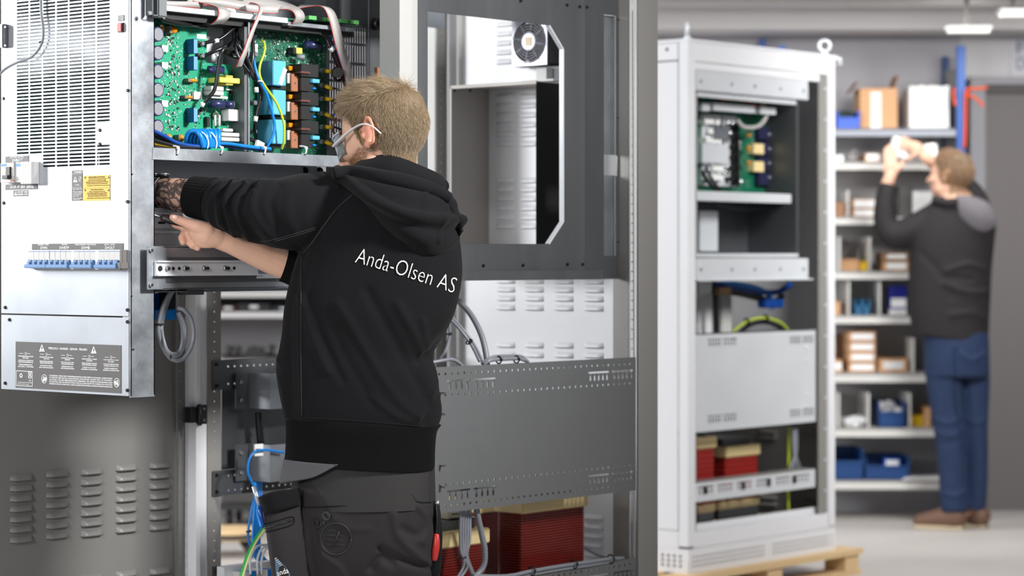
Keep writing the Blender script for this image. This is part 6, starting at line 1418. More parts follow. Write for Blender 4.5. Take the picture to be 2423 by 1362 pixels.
for nm, x in (('eye_bolt', X2 + .02), ('eye_bolt', X2 + L2 - .03)):
    e = B().torus((x, Y2 + .02, ZT + .045), .022, .007, (.76, .65, 0) if x > X2 + .5 else (.65, -.76, 0), 24, 10); e.cyl((x, Y2 + .02, ZT + .008), (x, Y2 + .02, ZT + .028), .011, .008, 12).cyl((x, Y2 + .02, ZT + .006), (x, Y2 + .02, ZT + .013), .018, n=16); e.build('eye_bolt', GALVB, c2)
# plinth with punched holes
bz0, bz1 = ZB, ZB + .092
hl_ = [rect(X2 - .004, X2 + L2 + .012, bz0, bz1)]
for r in range(3):
    for k in range(58):
        if 29 <= k <= 31: continue
        hl_.append(rect(X2 + .02 + k * .0166, X2 + .028 + k * .0166, bz0 + .022 + r * .017, bz0 + .031 + r * .017))
sheet_y('plinth_front', hl_, Y2 - .002, .003, PAINTW, c2)
hs_ = [rect(Y2, Y2 + W2, bz0, bz1)]
for r in range(3):
    for k in range(4): hs_.append(rect(U(1612 - k * 14, 1330, X2).y - .005, U(1612 - k * 14, 1330, X2).y + .007, bz0 + .022 + r * .018, bz0 + .032 + r * .018))
sheet_x('plinth_side', hs_, X2 - .003, .003, PAINTW, c2)
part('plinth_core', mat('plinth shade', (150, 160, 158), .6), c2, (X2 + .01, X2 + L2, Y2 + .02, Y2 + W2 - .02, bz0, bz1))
part('bottom_beam', PAINTW, c2, (X2 + .03, X2 + L2 - .02, Y2 - .001, Y2 + .05, bz1, bz1 + .06), (X2 + .04, X2 + L2 - .03, Y2 + .03, Y2 + .05, bz1 + .06, bz1 + .085), bevel=.002)
part('base_plate', GALVD, c2, (X2 + .02, X2 + L2, Y2 + .05, Y2 + W2 - .02, bz1 + .03, bz1 + .034))
# cross bars and module frame
yi = Y2 + .02
part('cross_bar', GALVB, c2, (x2(1651), x2(1917), yi - .012, yi, z2(1651, 213), z2(1651, 163)), bevel=.002)
part('cross_bar', GALVB, c2, (x2(1651), x2(1917), yi - .012, yi, z2(1780, 661), z2(1780, 611)), (x2(1651), x2(1926), yi - .02, yi, z2(1780, 664), z2(1780, 660)), bevel=.002)
for px in (1662, 1735, 1790, 1850, 1905):
    for py in (190, 637): link('bolt', screw_mesh(.007, .004), GALV, c2, Matrix.Translation((x2(px), yi - .012, z2(1780, py if py > 400 else 203))))
m2 = thing('inner_module', (x2(1780), yi + .2, z2(1780, 605)), 'module with brightly lit circuit boards inside the white background cabinet', 'power supply')
zt_, zm, zb_ = z2(1655, 214), z2(1770, 466), z2(1770, 603)
part('module_frame', GALVB, m2, (x2(1650), x2(1661), yi + .004, yi + .02, zb_, zt_), (x2(1650), x2(1896), yi + .004, yi + .02, zt_ - .02, zt_), (x2(1658), x2(1881), yi - .002, yi + .05, zm - .018, zm + .018), (x2(1654), x2(1897), yi - .004, yi + .05, zb_ - .008, zb_ + .006))
part('module_frame', GALVD, m2, (x2(1896), x2(1902), yi + .004, yi + .3, zb_, zt_))
part('module_back', GALVD, m2, (x2(1652), x2(1900), yi + .24, yi + .244, zb_, zm)); part('module_floor', GALV, m2, (x2(1652), x2(1900), yi + .02, yi + .24, zb_ - .004, zb_))
part('module_shelf', GALVD, m2, (x2(1652), x2(1900), yi + .02, yi + .24, zm - .002, zm))
b3 = part('circuit_board', PCB2, m2, (x2(1655), x2(1910), yi + .16, yi + .163, zm + .01, zt_), label='dark green circuit board')
def cp2(name, px0, px1, py0, py1, y0, y1, m, parent=b3, bevel=.001):
    a, c = V(px0, (py0 + py1) / 2, y0), V(px1, (py0 + py1) / 2, y0); pm = (px0 + px1) / 2
    return part(name, m, parent, (a.x, c.x, y0, y1, V(pm, py1, y0).z, V(pm, py0, y0).z), bevel=bevel)
yc = yi + .16
MIRR = mat('bright tin plate', (235, 238, 240), .22, .8)
cp2('bright_bar', 1688, 1787, 247, 264, yi + .06, yi + .09, GALVB); cp2('bright_bar', 1800, 1836, 254, 270, yi + .06, yi + .09, GALVB); cp2('bright_bar', 1662, 1680, 244, 262, yi + .06, yi + .09, GALVB)
cp2('glare_plate', 1662, 1742, 272, 440, yc - .02, yc - .001, GALVB)  # plate added to stand in for glare on the left of the boards
rnd = random.Random(11)
for k in range(46):
    px, py = rnd.uniform(1666, 1752), rnd.uniform(275, 430); B().ball(V(px, py, yc - .03), .006 + .006 * rnd.random(), n=12, m=8).build('solder_glint', MIRR, b3)  # mirror-bright balls added for sparkle on the boards
for k in range(7): cp2('white_part', 1668 + rnd.uniform(0, 20), 1700 + rnd.uniform(0, 20), 282 + k * 22, 294 + k * 22, yc - .04, yc, WHITEP)
cp2('tin_shield', 1662, 1725, 340, 386, yc - .05, yc, GALVB); cp2('tin_shield', 1690, 1726, 296, 330, yc - .045, yc, GALV)
for k in range(6): cp2('black_part', 1729, 1738, 293 + k * 25, 303 + k * 25, yc - .05, yc, BLACK)
cp2('black_rail', 1747, 1751, 290, 440, yc - .06, yc, BLACK)
for k, py in enumerate((320, 352, 385)): B().ball(V(1771, py, yc - .04), .009, n=12, m=8).build('amber_part', ORNG, b3)
for py in (340, 382): cp2('beige_block', 1784, 1808, py, py + 24, yc - .03, yc, CREAM)
for k in range(4): cp2('dark_blue_part', 1796, 1832, 300 + k * 36, 330 + k * 36, yc - .026, yc, mat('dark navy' + str(k), (24, 26, 60), .5)); B().ball(V(1820, 318 + k * 34, yc - .03), .006, n=10, m=6).build('solder_glint', GALV, b3)
for k in range(5):
    for j in range(2): cp2('vent_bar', 1842 + j * 28, 1862 + j * 28, 300 + k * 28, 304 + k * 28, yc - .01, yc, GALVD)
def cabl2(pts, r, m, parent=m2, y=yi + .08): return B().tube([V(p[0], p[1], p[2] if len(p) > 2 else y) for p in pts], r, 8).build('wire', m, parent)
cabl2([(1670, 232), (1700, 240), (1710, 260), (1706, 300)], .005, CABLEB); cabl2([(1745, 285), (1760, 300), (1790, 300), (1808, 285), (1815, 262), (1800, 245)], .008, mat('pale loop', (180, 176, 174), .4)); cabl2([(1700, 238), (1740, 236), (1790, 250), (1820, 262)], .004, REDP)
cabl2([(1662, 405), (1672, 425), (1690, 445), (1700, 455)], .008, CABLEB); cabl2([(1670, 395), (1685, 425), (1705, 450)], .006, CABLEB); cabl2([(1857, 460), (1858, 440), (1862, 430)], .007, BLUEC); cabl2([(1866, 460), (1868, 440), (1870, 428)], .006, mat('orange wire', (226, 90, 40), .4))
cabl2([(1690, 480), (1740, 492), (1785, 494), (1830, 488), (1850, 480)], .006, CABLEB); cp2('white_case', 1656, 1699, 499, 594, yi + .12, yi + .2, GALVB, m2)
for px, py in ((1863, 535), (1885, 520), (1868, 580)): B().cyl(V(px, py, yi + .238), V(px, py, yi + .241), .006, n=10).build('hole_mark', BLACK, m2)
part('far_louver_panel', PAINTD, c2, (X2 + L2 - .0, X2 + L2 + .003, Y2 + .02, Y2 + W2 - .02, ZB + .12, .62))
# mounting plate and lower bar
pz0, pz1 = z2(1780, 1011), z2(1780, 787)
pl = [rect(x2(1648), x2(1933), pz0, pz1)]
for px0, px1, py in ((1678, 1748, 808), (1872, 1930, 803), (1678, 1748, 988), (1872, 1930, 975)):
    zc = z2((px0 + px1) / 2, py); pl.append(comb(x2(px0), zc + .012, (x2(px1) - x2(px0)) * .46, 5, .028, .009)); pl.append(comb(x2(px0) + (x2(px1) - x2(px0)) * .52, zc + .012, (x2(px1) - x2(px0)) * .46, 5, .028, .009))
mp2 = sheet_y('mounting_plate', pl, yi - .012, .003, GALVB, c2); 
part('plate_top', GALVD, mp2, (x2(1648), x2(1938), yi - .012, yi + .03, pz1, pz1 + .004))
for py in (822, 852, 930, 961): link('bolt', screw_mesh(.008, .004), GALVB, mp2, Matrix.Translation((x2(1911), yi - .014, z2(1911, py))))
lz0, lz1 = z2(1790, 1170), z2(1790, 1127)
pl = [rect(x2(1648), x2(1932), lz0, lz1)]
for k in range(6): pl.append(comb(x2(1655 + k * 46), lz1 - .014, .10, 4, .03, .010))
lb2 = sheet_y('mounting_bar', pl, yi - .012, .003, GALVB, c2); part('bar_top', PAINTD, lb2, (x2(1648), x2(1932), yi - .012, yi + .05, lz1, lz1 + .004))
for px in (1667, 1757, 1818, 1878): part('tie_end', BLACK, lb2, (x2(px), x2(px + 7), yi - .018, yi - .014, z2(px, 1165 - (px - 1667) * .12) - .006, z2(px, 1150 - (px - 1667) * .12)))
# transformers inside
for i, (px0, px1, pyt, y, lab) in enumerate(((1648, 1692, 1060, Y2 + .10, 'transformer with cream top at the left inside the white cabinet'), (1718, 1795, 1078, Y2 + .14, 'transformer with cream top and red winding in the middle of the white cabinet'))):
    x0, x1 = V(px0, pyt, y).x, V(px1, pyt, y).x; winding('transformer', x0, x1, y, y + .22, ZB + .17, V((px0 + px1) / 2, pyt, y).z, lab, group='transformers in the white cabinet', coil_m=mat('red winding' + str(i), (146, 32, 28), .35), px=.02)
for i, (px0, px1, pyt, y, lab) in enumerate(((1652, 1690, 1212, Y2 + .08, 'cream topped block low at the left in the white cabinet'), (1700, 1795, 1200, Y2 + .09, 'cream topped dark block below the lower bar of the white cabinet'))):
    x0, x1 = V(px0, pyt, y).x, V(px1, pyt, y).x; zz = V((px0 + px1) / 2, pyt, y).z; t = thing('choke', ((x0 + x1) / 2, y + .02, ZB + .13), lab, 'choke', 'chokes in the white cabinet')
    part('choke_core', GALVD, t, (x0, x1, y, y + .04, ZB + .14, zz), bevel=.003); part('choke_top', CREAM, t, (x0 - .004, x1 + .004, y - .004, y + .04, zz, zz + .03), bevel=.003)
# wires in the gaps
t = thing('wire_arc', (x2(1800), yi + .05, z2(1800, 785)), 'green and yellow wire arching above the plate of the white cabinet', 'cable')
B().tube([V(1722, 800, yi + .06), V(1745, 775, yi + .06), V(1775, 757, yi + .06), V(1810, 752, yi + .06), V(1845, 762, yi + .06), V(1868, 785, yi + .06), V(1874, 805, yi + .06)], .005, 10).build('wire', YELG, t); B().tube([V(1735, 800, yi + .07), V(1775, 768, yi + .07), V(1815, 762, yi + .07), V(1850, 778, yi + .07), V(1860, 800, yi + .07)], .009, 10).build('black_wire', CABLEB, t)
for px, py in ((1767, 760), (1812, 752)): B().torus(V(px, py, yi + .06), .011, .004, (1, 0, .2), 16, 6).build('cable_tie', BLACK, t)
t = thing('blue_loom', (x2(1780), yi + .12, z2(1780, 735)), 'blue and black cable loom under the cross bar of the white cabinet', 'cable')
for k, (pts, m, r) in enumerate((([(1690, 672), (1730, 680), (1790, 690), (1840, 690), (1870, 672)], BLUED, .012), ([(1690, 690), (1740, 692), (1800, 706), (1830, 718), (1850, 700)], CABLEB, .014), ([(1700, 668), (1760, 674), (1810, 690), (1830, 724), (1812, 720)], BLUEC, .010), ([(1690, 675), (1695, 720), (1696, 790)], CABLEB, .012))):
    B().tube([V(a, c, yi + .12) for a, c in pts], r, 10).build('loom_strand', m, t)
part('tan_clip', mat('tan clip', (150, 120, 80), .5), t, (V(1698, 690, yi + .1).x, V(1725, 690, yi + .1).x, yi + .09, yi + .12, V(1710, 697, yi + .1).z, V(1710, 680, yi + .1).z)); part('blue_plug', BLUED, t, (V(1806, 720, yi + .1).x, V(1850, 720, yi + .1).x, yi + .09, yi + .13, V(1828, 728, yi + .1).z, V(1828, 706, yi + .1).z), bevel=.004)
for nm, px0, px1, m in (('white_duct', 1651, 1684, PAINTW), ('grey_duct', 1704, 1730, PAINT)):
    t = thing(nm, V(px0, 790, yi + .2), ('white upright duct at the left above the plate of the white cabinet' if nm == 'white_duct' else 'narrow grey upright duct behind the loom in the white cabinet'), 'cable duct')
    part('duct_body', m, t, (V(px0, 700, yi + .2).x, V(px1, 700, yi + .2).x, yi + .2, yi + .26, V(px0, 800, yi + .2).z, V(px0, 666, yi + .2).z), bevel=.004); part('duct_cover', m, t, (V(px0, 700, yi + .2).x + .004, V(px1, 700, yi + .2).x - .004, yi + .195, yi + .2, V(px0, 800, yi + .2).z, V(px0, 668, yi + .2).z))
t = thing('cable_riser', V(1880, 1110, yi + .04), 'grey and green cables rising behind the lower bar of the white cabinet', 'cable')
for k in range(4): B().tube([V(1876 + k * 3, 1010, yi + .03), V(1876 + k * 3, 1060, yi + .03), V(1878 + k * 2 , 1080, yi + .03), V(1868 + k * 9, 1112, yi + .03)], .0055, 8).build('strand', CABLEG, t)
B().tube([V(1868, 1010, yi + .05), V(1866, 1080, yi + .05), V(1864, 1150, yi + .05), V(1866, 1222, yi + .05)], .006, 8).build('green_strand', YELG, t)
LOU2 = louver_mesh(.10, .02, .012)
for k, py in enumerate((1020, 1032, 1175, 1190)):
    for cx in (1818, 1920): link('louver', LOU2, PAINTD, c2, Matrix.Translation(U(cx, py, X2 + L2 - .001)) @ RZX)
# pallet below
pt = thing('pallet', (X2 + .5, Y2 + .4, 0), 'wooden pallet under the white cabinet', 'pallet')
for k in range(6): yy = Y2 - .06 + k * .17; part('deck_board', WOOD, pt, (X2 - .1, X2 + 1.12, yy, yy + .12, .083, .105))
for x in (X2 - .08, X2 + .45, X2 + 1.0):
    for yy in (Y2 - .05, Y2 + .34, Y2 + .74): part('pallet_block', WOOD, pt, (x, x + .1, yy, yy + .1, .02, .083))
for yy in (Y2 - .05, Y2 + .34, Y2 + .74): part('bottom_board', WOOD, pt, (X2 - .1, X2 + 1.12, yy, yy + .1, .0, .02))
# ================================================================ storage shelving, its contents and the second worker
DS = 11.86                          # depth of the shelf fronts
SHELFW = mat('pale shelf steel', (214, 213, 210), .45); SHELFG = mat('grey shelf steel', (150, 155, 166), .45)
rk = thing('storage_rack', CF @ Vector((K(2110, 0, DS).x, DS + .2, 0)), 'tall steel storage rack with white shelves and blue uprights', 'shelf')
xl = K(1860, 0, DS).x; xr = K(2258, 0, DS).x
SZ = {}
for k, (py0, py1, m, pxr) in enumerate(((303, 322, SHELFG, 2262), (383, 401, SHELFW, 2252), (513, 531, SHELFW, 2252), (641, 660, SHELFW, 2252), (746, 765, SHELFW, 2252), (882, 904, SHELFW, 2252), (1012, 1033, SHELFW, 2252), (1136, 1157, SHELFW, 2243))):
    z0, z1 = K(0, py1, DS).z, K(0, py0, DS).z; SZ[k] = z1
    part('shelf', m, rk, (xl, K(pxr, 0, DS).x, DS, DS + .018, z0, z1), (xl, K(pxr, 0, DS).x, DS, DS + .42, z1 - .012, z1), M=CF)
zu = K(0, 108, DS).z
xu0, xu1 = K(2264, 0, DS).x, K(2284, 0, DS).x
part('upright', STEELB, rk, (xu0, xu1, DS - .01, DS + .03, 0, zu), M=CF, bevel=.003); xb0, xb1 = K(2226, 0, DS + .42).x, K(2241, 0, DS + .42).x
part('upright', mat('deep blue steel', (10, 60, 120), .45), rk, (xu0, xu1 - .01, DS + .39, DS + .43, 0, zu - .02), M=CF, bevel=.003)
part('upright', STEELB, rk, (xl - .04, xl, DS - .01, DS + .03, 0, zu), M=CF, bevel=.003); part('upright', STEELB, rk, (xl - .04, xl, DS + .39, DS + .43, 0, zu), M=CF, bevel=.003)
part('upright', STEELB, rk, (K(1802, 0, DS + .3).x, K(1815, 0, DS + .3).x, DS + .39, DS + .43, 0, K(0, 92, DS + .4).z), M=CF)
part('side_brace', PAINTD, rk, (xu0 + .008, xu0 + .012, DS + .03, DS + .39, .1, zu - .1), M=CF)
part('back_sheet', mat('rack back sheet', (192, 191, 192), .6), rk, (xl, xu0, DS + .425, DS + .43, 0.1, SZ[0] + .05), M=CF)
# dividers
for sh, pxs, py0 in ((3, (1988, 2060), 560), (2, (2008,), 450), (4, (2010, 2083), 665), (5, (2163,), 800), (6, (1986, 2057, 2155), 930)):
    for px in pxs: part('shelf_divider', SHELFW, rk, (K(px, 0, DS).x - .004, K(px, 0, DS).x + .004, DS + .02, DS + .38, SZ[sh], K(0, py0, DS).z), M=CF)
def sbox(px0, px1, py0, sh, m, label, name='cardboard_box', cat='box', d=.06, dep=.22, lbl=None, group='boxes on the storage rack', tape=True, z0=None):
    """box standing on shelf number sh (or at height z0)"""
    x0, x1 = K(px0, 0, DS + d).x, K(px1, 0, DS + d).x; zb = SZ[sh] if z0 is None else z0; zt = K(0, py0, DS + d).z
    t = thing(name, CF @ Vector(((x0 + x1) / 2, DS + d + dep / 2, zb)), label, cat, group)
    part('carton', m, t, (x0, x1, DS + d, DS + d + dep, zb + .001, zt - .002), M=CF, bevel=.003)
    part('lid', m, t, (x0 - .001, x1 + .001, DS + d - .001, DS + d + dep * .49, zt - .002, zt), (x0 - .001, x1 + .001, DS + d + dep * .51, DS + d + dep, zt - .002, zt), M=CF)
    if lbl: part('paper_label', PAPER, t, (x0 + (x1 - x0) * lbl[0], x0 + (x1 - x0) * lbl[1], DS + d - .003, DS + d - .001, zb + (zt - zb) * lbl[2], zb + (zt - zb) * lbl[3]), M=CF)
    return t, zt
# top shelf
t, zt = sbox(2035, 2124, 208, 0, CARD, 'open cardboard box with printed white strip on the top shelf', lbl=(.28, .56, 0, .9))
x0, x1 = K(2035, 0, DS + .06).x, K(2124, 0, DS + .06).x; b = B(CF); b.obox((x1 - .005, DS + .17, zt + .03), (.012, 0, .035), (0, .1, 0), (.002, 0, -.001)); b.build('flap', CARDD, t); b = B(CF); b.obox((x0 - .02, DS + .2, zt + .01), (.022, 0, .03), (0, .1, 0), (.002, 0, .001)); b.build('flap', CARDD, t)
for k, s in enumerate(('I', 'I', 'I', 'I', 'I', 'I')): me = text_mesh('H', .03, .018); link('print_mark', me, PRINTB, t, CF @ Matrix.Translation((x0 + (x1 - x0) * .42, DS + .0565, SZ[0] + .03 + k * .026)) @ PY)
t, zt = sbox(2152, 2246, 208, 0, PAPER, 'white carton with ragged open top on the top shelf', lbl=None)
b = B(CF); xx0, xx1 = K(2152, 0, DS + .06).x, K(2246, 0, DS + .06).x
for k in range(8): b.box(xx0 + (xx1 - xx0) * k / 8, xx0 + (xx1 - xx0) * (k + 1) / 8, DS + .06, DS + .064, zt, zt + .006 + .01 * random.random())
b.build('torn_edge', PAPER, t)
def bin_(px0, px1, py0, sh, m, label, d=.03, dep=.25, cont=None):
    x0, x1 = K(px0, 0, DS + d).x, K(px1, 0, DS + d).x; zb = SZ[sh] + .001; zt = K(0, py0, DS + d).z
    t = thing('storage_bin', CF @ Vector(((x0 + x1) / 2, DS + d + dep / 2, zb)), label, 'bin', 'blue bins on the storage rack')
    h = zt - zb
    part('bin_front', m, t, (x0, x1, DS + d, DS + d + .006, zb, zb + h * .62), (x0 - .004, x1 + .004, DS + d - .006, DS + d, zb + h * .52, zb + h * .62), M=CF, bevel=.001)
    part('bin_body', m, t, (x0, x0 + .006, DS + d, DS + d + dep, zb, zt), (x1 - .006, x1, DS + d, DS + d + dep, zb, zt), (x0, x1, DS + d + dep - .006, DS + d + dep, zb, zt), (x0, x1, DS + d, DS + d + dep, zb, zb + .006), M=CF)
    if cont:
        bb = B(CF); r = random.Random(px0)
        for k in range(14): bb.ball((r.uniform(x0 + .02, x1 - .02), DS + d + r.uniform(.03, dep - .05), zb + h * r.uniform(.4, .85)), r.uniform(.015, .03), n=8, m=6)
        o = bb.build('bin_contents', cont, t); o['kind'] = 'stuff'
    return t
bin_(1981, 2034, 262, 0, BINL, 'bright blue bin with green lid at the left of the top shelf', cont=mat('dark parts', (40, 60, 56), .5))
# second shelf
sbox(1978, 1996, 366, 1, PAPER, 'small white box at the left end of the second shelf')
t = thing('plastic_bag', CF @ Vector((K(2014, 0, DS + .1).x, DS + .1, SZ[1])), 'grey bag of parts on the second shelf', 'bag')
c = Vector((K(2014, 0, DS + .1).x, DS + .1, SZ[1])); b = B(CF); b.ball(c + Vector((0, 0, .022)), .032, .05, .022, 14, 10).build('bag_body', mat('grey bag', (150, 146, 146), .4), t); B(CF).tube([c + Vector((0, 0, .04)), c + Vector((.01, 0, .055)), c + Vector((.03, 0, .06))], .008, 8).build('bag_neck', MATS['grey bag'], t)
sbox(2047, 2084, 363, 1, CARD, 'low brown box with white label on the second shelf beside the raised hand', lbl=(.1, .9, .2, .95))
# third shelf
t, zt = sbox(2016, 2079, 494, 2, CARD, 'lower brown box with white label on the third shelf', lbl=(.08, .92, .15, .9)); sbox(2016, 2079, 470, 2, CARD, 'upper brown box with white label on the third shelf', lbl=(.08, .92, .15, .9), z0=zt)
sbox(1974, 2000, 478, 2, CARDD, 'dark brown box at the left end of the third shelf'); sbox(2128, 2158, 440, 2, mat('dark case', (70, 68, 68), .6), 'dark upright case on the third shelf behind the raised arm', name='upright_case', cat='case', group=None, dep=.1); sbox(2160, 2208, 452, 2, PAPER, 'white box on the third shelf next to the face')
# fourth shelf
sbox(1991, 2034, 612, 3, CARD, 'open low brown box on the fourth shelf'); sbox(2036, 2052, 618, 3, YELP, 'small yellow box on the fourth shelf'); t, zt = sbox(2089, 2150, 618, 3, CARD, 'lower wide brown box with label on the fourth shelf', lbl=(.15, .9, .2, .85)); sbox(2086, 2150, 597, 3, CARDD, 'upper wide dark brown box on the fourth shelf', lbl=(.2, .9, .3, .8), z0=zt)
# fifth shelf
sbox(1975, 1988, 712, 4, CARD, 'narrow brown box at the left end of the fifth shelf'); t = bin_(2023, 2040, 708, 4, mat('teal bin', (20, 96, 140), .45), 'left of two small teal bins on the fifth shelf'); bin_(2042, 2058, 708, 4, MATS['teal bin'], 'right of two small teal bins on the fifth shelf')
t, zt = sbox(2104, 2146, 676, 4, mat('blue print pack', (40, 46, 150), .4), 'blue printed packet on the fifth shelf beside the jacket', name='printed_packet', cat='packet', group=None, lbl=(.1, .95, .28, .58), dep=.1); sbox(2106, 2146, 731, 4, PAPER, 'flat white carton in front of the blue packet', d=.02, dep=.035)
# sixth shelf
zz = SZ[5]
for k in range(4): t, zz = sbox(2008, 2072, 882 - (k + 1) * 24.3, 5, CARD, ('bottom', 'second', 'third', 'top')[k] + ' brown box with white label in the stack of four', lbl=(.1, .92, .25, .85), z0=zz, dep=.2)
sbox(2079, 2148, 848, 5, CARD, 'single low brown box with label right of the stack of four', lbl=(.15, .85, .25, .8)); sbox(1974, 1993, 851, 5, CARD, 'narrow labelled box at the left end of the sixth shelf', lbl=(.1, .9, .2, .8)); sbox(1976, 2004, 790, 5, CARDD, 'tall dark brown box behind the stack of four', d=.3, dep=.1)
# seventh shelf
t = thing('clear_bag', CF @ Vector((K(2015, 0, DS + .1).x, DS + .1, SZ[6])), 'clear plastic bags of small parts on the seventh shelf', 'bag'); r = random.Random(4); b = B(CF)
BAGM = mat('crumpled clear film', (214, 214, 218), .25, .1)
for k in range(9): b.ball((K(r.uniform(2000, 2040), 0, DS + .1).x, DS + r.uniform(.05, .2), SZ[6] + .02 + .02 * r.random()), r.uniform(.02, .035), r.uniform(.02, .03), r.uniform(.015, .03), 9, 6)
b.build('bag_film', BAGM, t); B(CF).ball((K(2025, 0, DS + .05).x, DS + .05, SZ[6] + .014), .016, n=10, m=6).build('bag_knot', WHITEP, t)
bin_(2079, 2141, 950, 6, BINB, 'blue bin overflowing with clear bags on the seventh shelf', cont=BAGM); sbox(2154, 2184, 982, 6, YELP, 'yellow box on the seventh shelf beside the jeans'); sbox(2186, 2203, 962, 6, CARD, 'brown box leaning by the jeans on the seventh shelf')
# lowest shelf
bin_(1968, 2042, 1062, 7, BINB, 'large dark blue bin at the left of the lowest shelf'); t = bin_(2047, 2152, 1080, 7, BINB, 'wide dark blue bin holding a blue carton on the lowest shelf')
sbox(2092, 2130, 1086, 7, BINL, 'blue carton with white top inside the wide bin', d=.1, dep=.1, z0=SZ[7] + .02, lbl=(.1, .9, .6, .95))
t = thing('paper_stack', CF @ Vector((K(2185, 0, DS - .02).x, DS, SZ[7])), 'stack of white papers overhanging the lowest shelf', 'paper')
for k in range(4): B(CF).obox((K(2186, 0, DS).x + .004 * k, DS + .08, SZ[7] + .003 + k * .003), (.105, .006 * k, 0), (-.006 * k, .10, 0), (0, 0, .0013)).build('paper_sheet', PAPER, t)
# orange straps on the upright
ORS = mat('orange strap', (240, 84, 20), .5)
t = thing('ratchet_strap', CF @ Vector((K(2286, 0, DS).x, DS - .02, K(0, 340, DS).z)), 'orange lifting strap hanging on the blue upright', 'strap')
d = DS - .03
B(CF).tube([K(2282, 350, d), K(2284, 300, d), K(2285, 240, d), K(2288, 212, d), K(2310, 210, d), K(2336, 207, d)], .013, 8, flat=.5).build('strap_band', ORS, t); B(CF).tube([K(2284, 222, d), K(2300, 228, d), K(2318, 240, d), K(2326, 252, d)], .012, 8, flat=.5).build('strap_end', ORS, t); B(CF).tube([K(2258, 208, d - .02), K(2256, 225, d - .02), K(2260, 250, d - .02)], .012, 8, flat=.5).build('strap_loop', ORS, t)
# ------------------------------------------------ second worker
D2 = 11.48
JACK = mat('dark softshell jacket', (34, 31, 33), .7, 0, .1, 40, .2, 300, spec=.3); HOODLIT = mat('lit jacket hood', (98, 95, 100), .7, 0, .1, 30); JEAN = mat('blue denim', (20, 42, 76), .8, 0, .25, 30, .3, 500); SHOE = mat('brown leather shoe', (104, 76, 60), .6)  # hood grey is lighter than the jacket: light on the shoulder painted in
m2p = thing('person', CF @ Vector((K(2260, 0, D2).x, D2, 0)), 'man in dark jacket and blue jeans reaching up to the storage rack', 'person', rot=CF.to_3x3())
def Q(px, py, dd=0): return K(px, py, D2 + dd)
HC2 = Q(2249, 418); RH2 = face_basis(math.radians(38), math.radians(-8), 0); HS2 = 1.0
b = B(); HP2 = head_parts(b, HC2, RH2, HS2)
b.chain([HP2(-.02, 0, -.03), Q(2262, 480)], [.056, .062]); b.chain([Q(2262, 490), Q(2250, 780)], [.10, .10])
b.chain([Q(2215, 522), Q(2105, 556, .02), Q(2098, 438, .05), Q(2107, 416, .05)], [.04, .034, .030, .028])
pa = Q(2108, 398, .05); b.ball(pa, .040, .020, .046)
for k, (dx, ln) in enumerate(((-.026, .062), (-.010, .075), (.006, .072), (.020, .058))): b.chain([pa + Vector((dx, 0, .035)), pa + Vector((dx * 1.05, .004, .035 + ln * .55)), pa + Vector((dx * 1.05 + .004, .012, .035 + ln))], [.0098, .009, .0075], 10)
b.chain([pa + Vector((.022, -.004, -.015)), pa + Vector((.048, -.008, .010)), pa + Vector((.056, -.008, .034))], [.014, .012, .009], 10)
b.chain([Q(2315, 520, .06), Q(2280, 440, .16), Q(2215, 392, .16), Q(2190, 372, .15)], [.05, .036, .032, .030])
pb = Q(2168, 352, .15); b.ball(pb, .050, .022, .036, R=Matrix.Rotation(math.radians(35), 3, 'Y'))
for k, (dx, dz) in enumerate(((-.045, .05), (-.055, .036), (-.062, .020), (-.062, .002))): b.chain([pb + Vector((-.02, 0, .018 - k * .009)), pb + Vector((dx * .75, .01, dz * .85)), pb + Vector((dx * 1.35, .022, dz * 1.15))], [.0098, .009, .0075], 10)
b.chain([pb + Vector((0, -.01, -.02)), pb + Vector((-.03, -.01, -.045)), pb + Vector((-.05, -.002, -.055))], [.013, .011, .009], 10)
for hx, kx, fx, off in ((2225, 2240, 2255, 0), (2302, 2305, 2312, .06)):
    an = Q(fx, 0, off); an.z = .09; b.chain([Q(hx, 800, off), Q(kx, 1010, off - .01), an], [.06, .045, .04]); b.chain([an, Vector((an.x - .10, an.y + .08, .04))], [.04, .03])
body2 = evalmesh(b, .0065, 2)
v = mverts(body2); hl2 = ((v - np.array(HC2)) @ np.array(RH2)) / HS2; z0 = np.zeros(len(v)); set_attr(body2, 'tattoo', z0); set_attr(body2, 'red', z0); set_attr(body2, 'scalp', hair_mask(hl2) * (np.linalg.norm(hl2, axis=1) < .15))
body2.transform(CF); link('body', body2, SKIN, m2p); ho = link('hair', make_hair(HC2, RH2, HS2, 5000, 8, .028, wid=.0013), mat('light brown hair', (150, 120, 92), .5, 0, .3, 60), m2p)
link('hair_base', B(CF).ball(HC2 + RH2 @ Vector((-.012, 0, .040)), .098, .0775, .086, 32, 20, RH2).mesh('cap2'), HAIRD, ho)
b = B(); jk = [(2160, 2338, 790, 815, 11.48, .125), (2152, 2340, 740, 755, 11.48, .128), (2150, 2343, 680, 690, 11.48, .13), (2152, 2346, 620, 630, 11.48, .132), (2158, 2352, 560, 575, 11.48, .132), (2172, 2356, 520, 530, 11.48, .125), (2190, 2345, 490, 500, 11.48, .11), (2215, 2318, 468, 474, 11.48, .08), (2228, 2300, 458, 462, 11.48, .065)]
b.loft([ring_px(*k) for k in interp_rings(jk, 36)])
b.loft(sleeve([Q(2215, 520), Q(2160, 545, .01), Q(2115, 556, .02), Q(2096, 530, .03), Q(2094, 480, .04), Q(2102, 436, .05)], [.085, .075, .065, .058, .050, .042], m=28)); b.loft(sleeve([Q(2315, 530, .05), Q(2300, 470, .12), Q(2262, 425, .16), Q(2222, 398, .16)], [.085, .07, .055, .044], m=28))
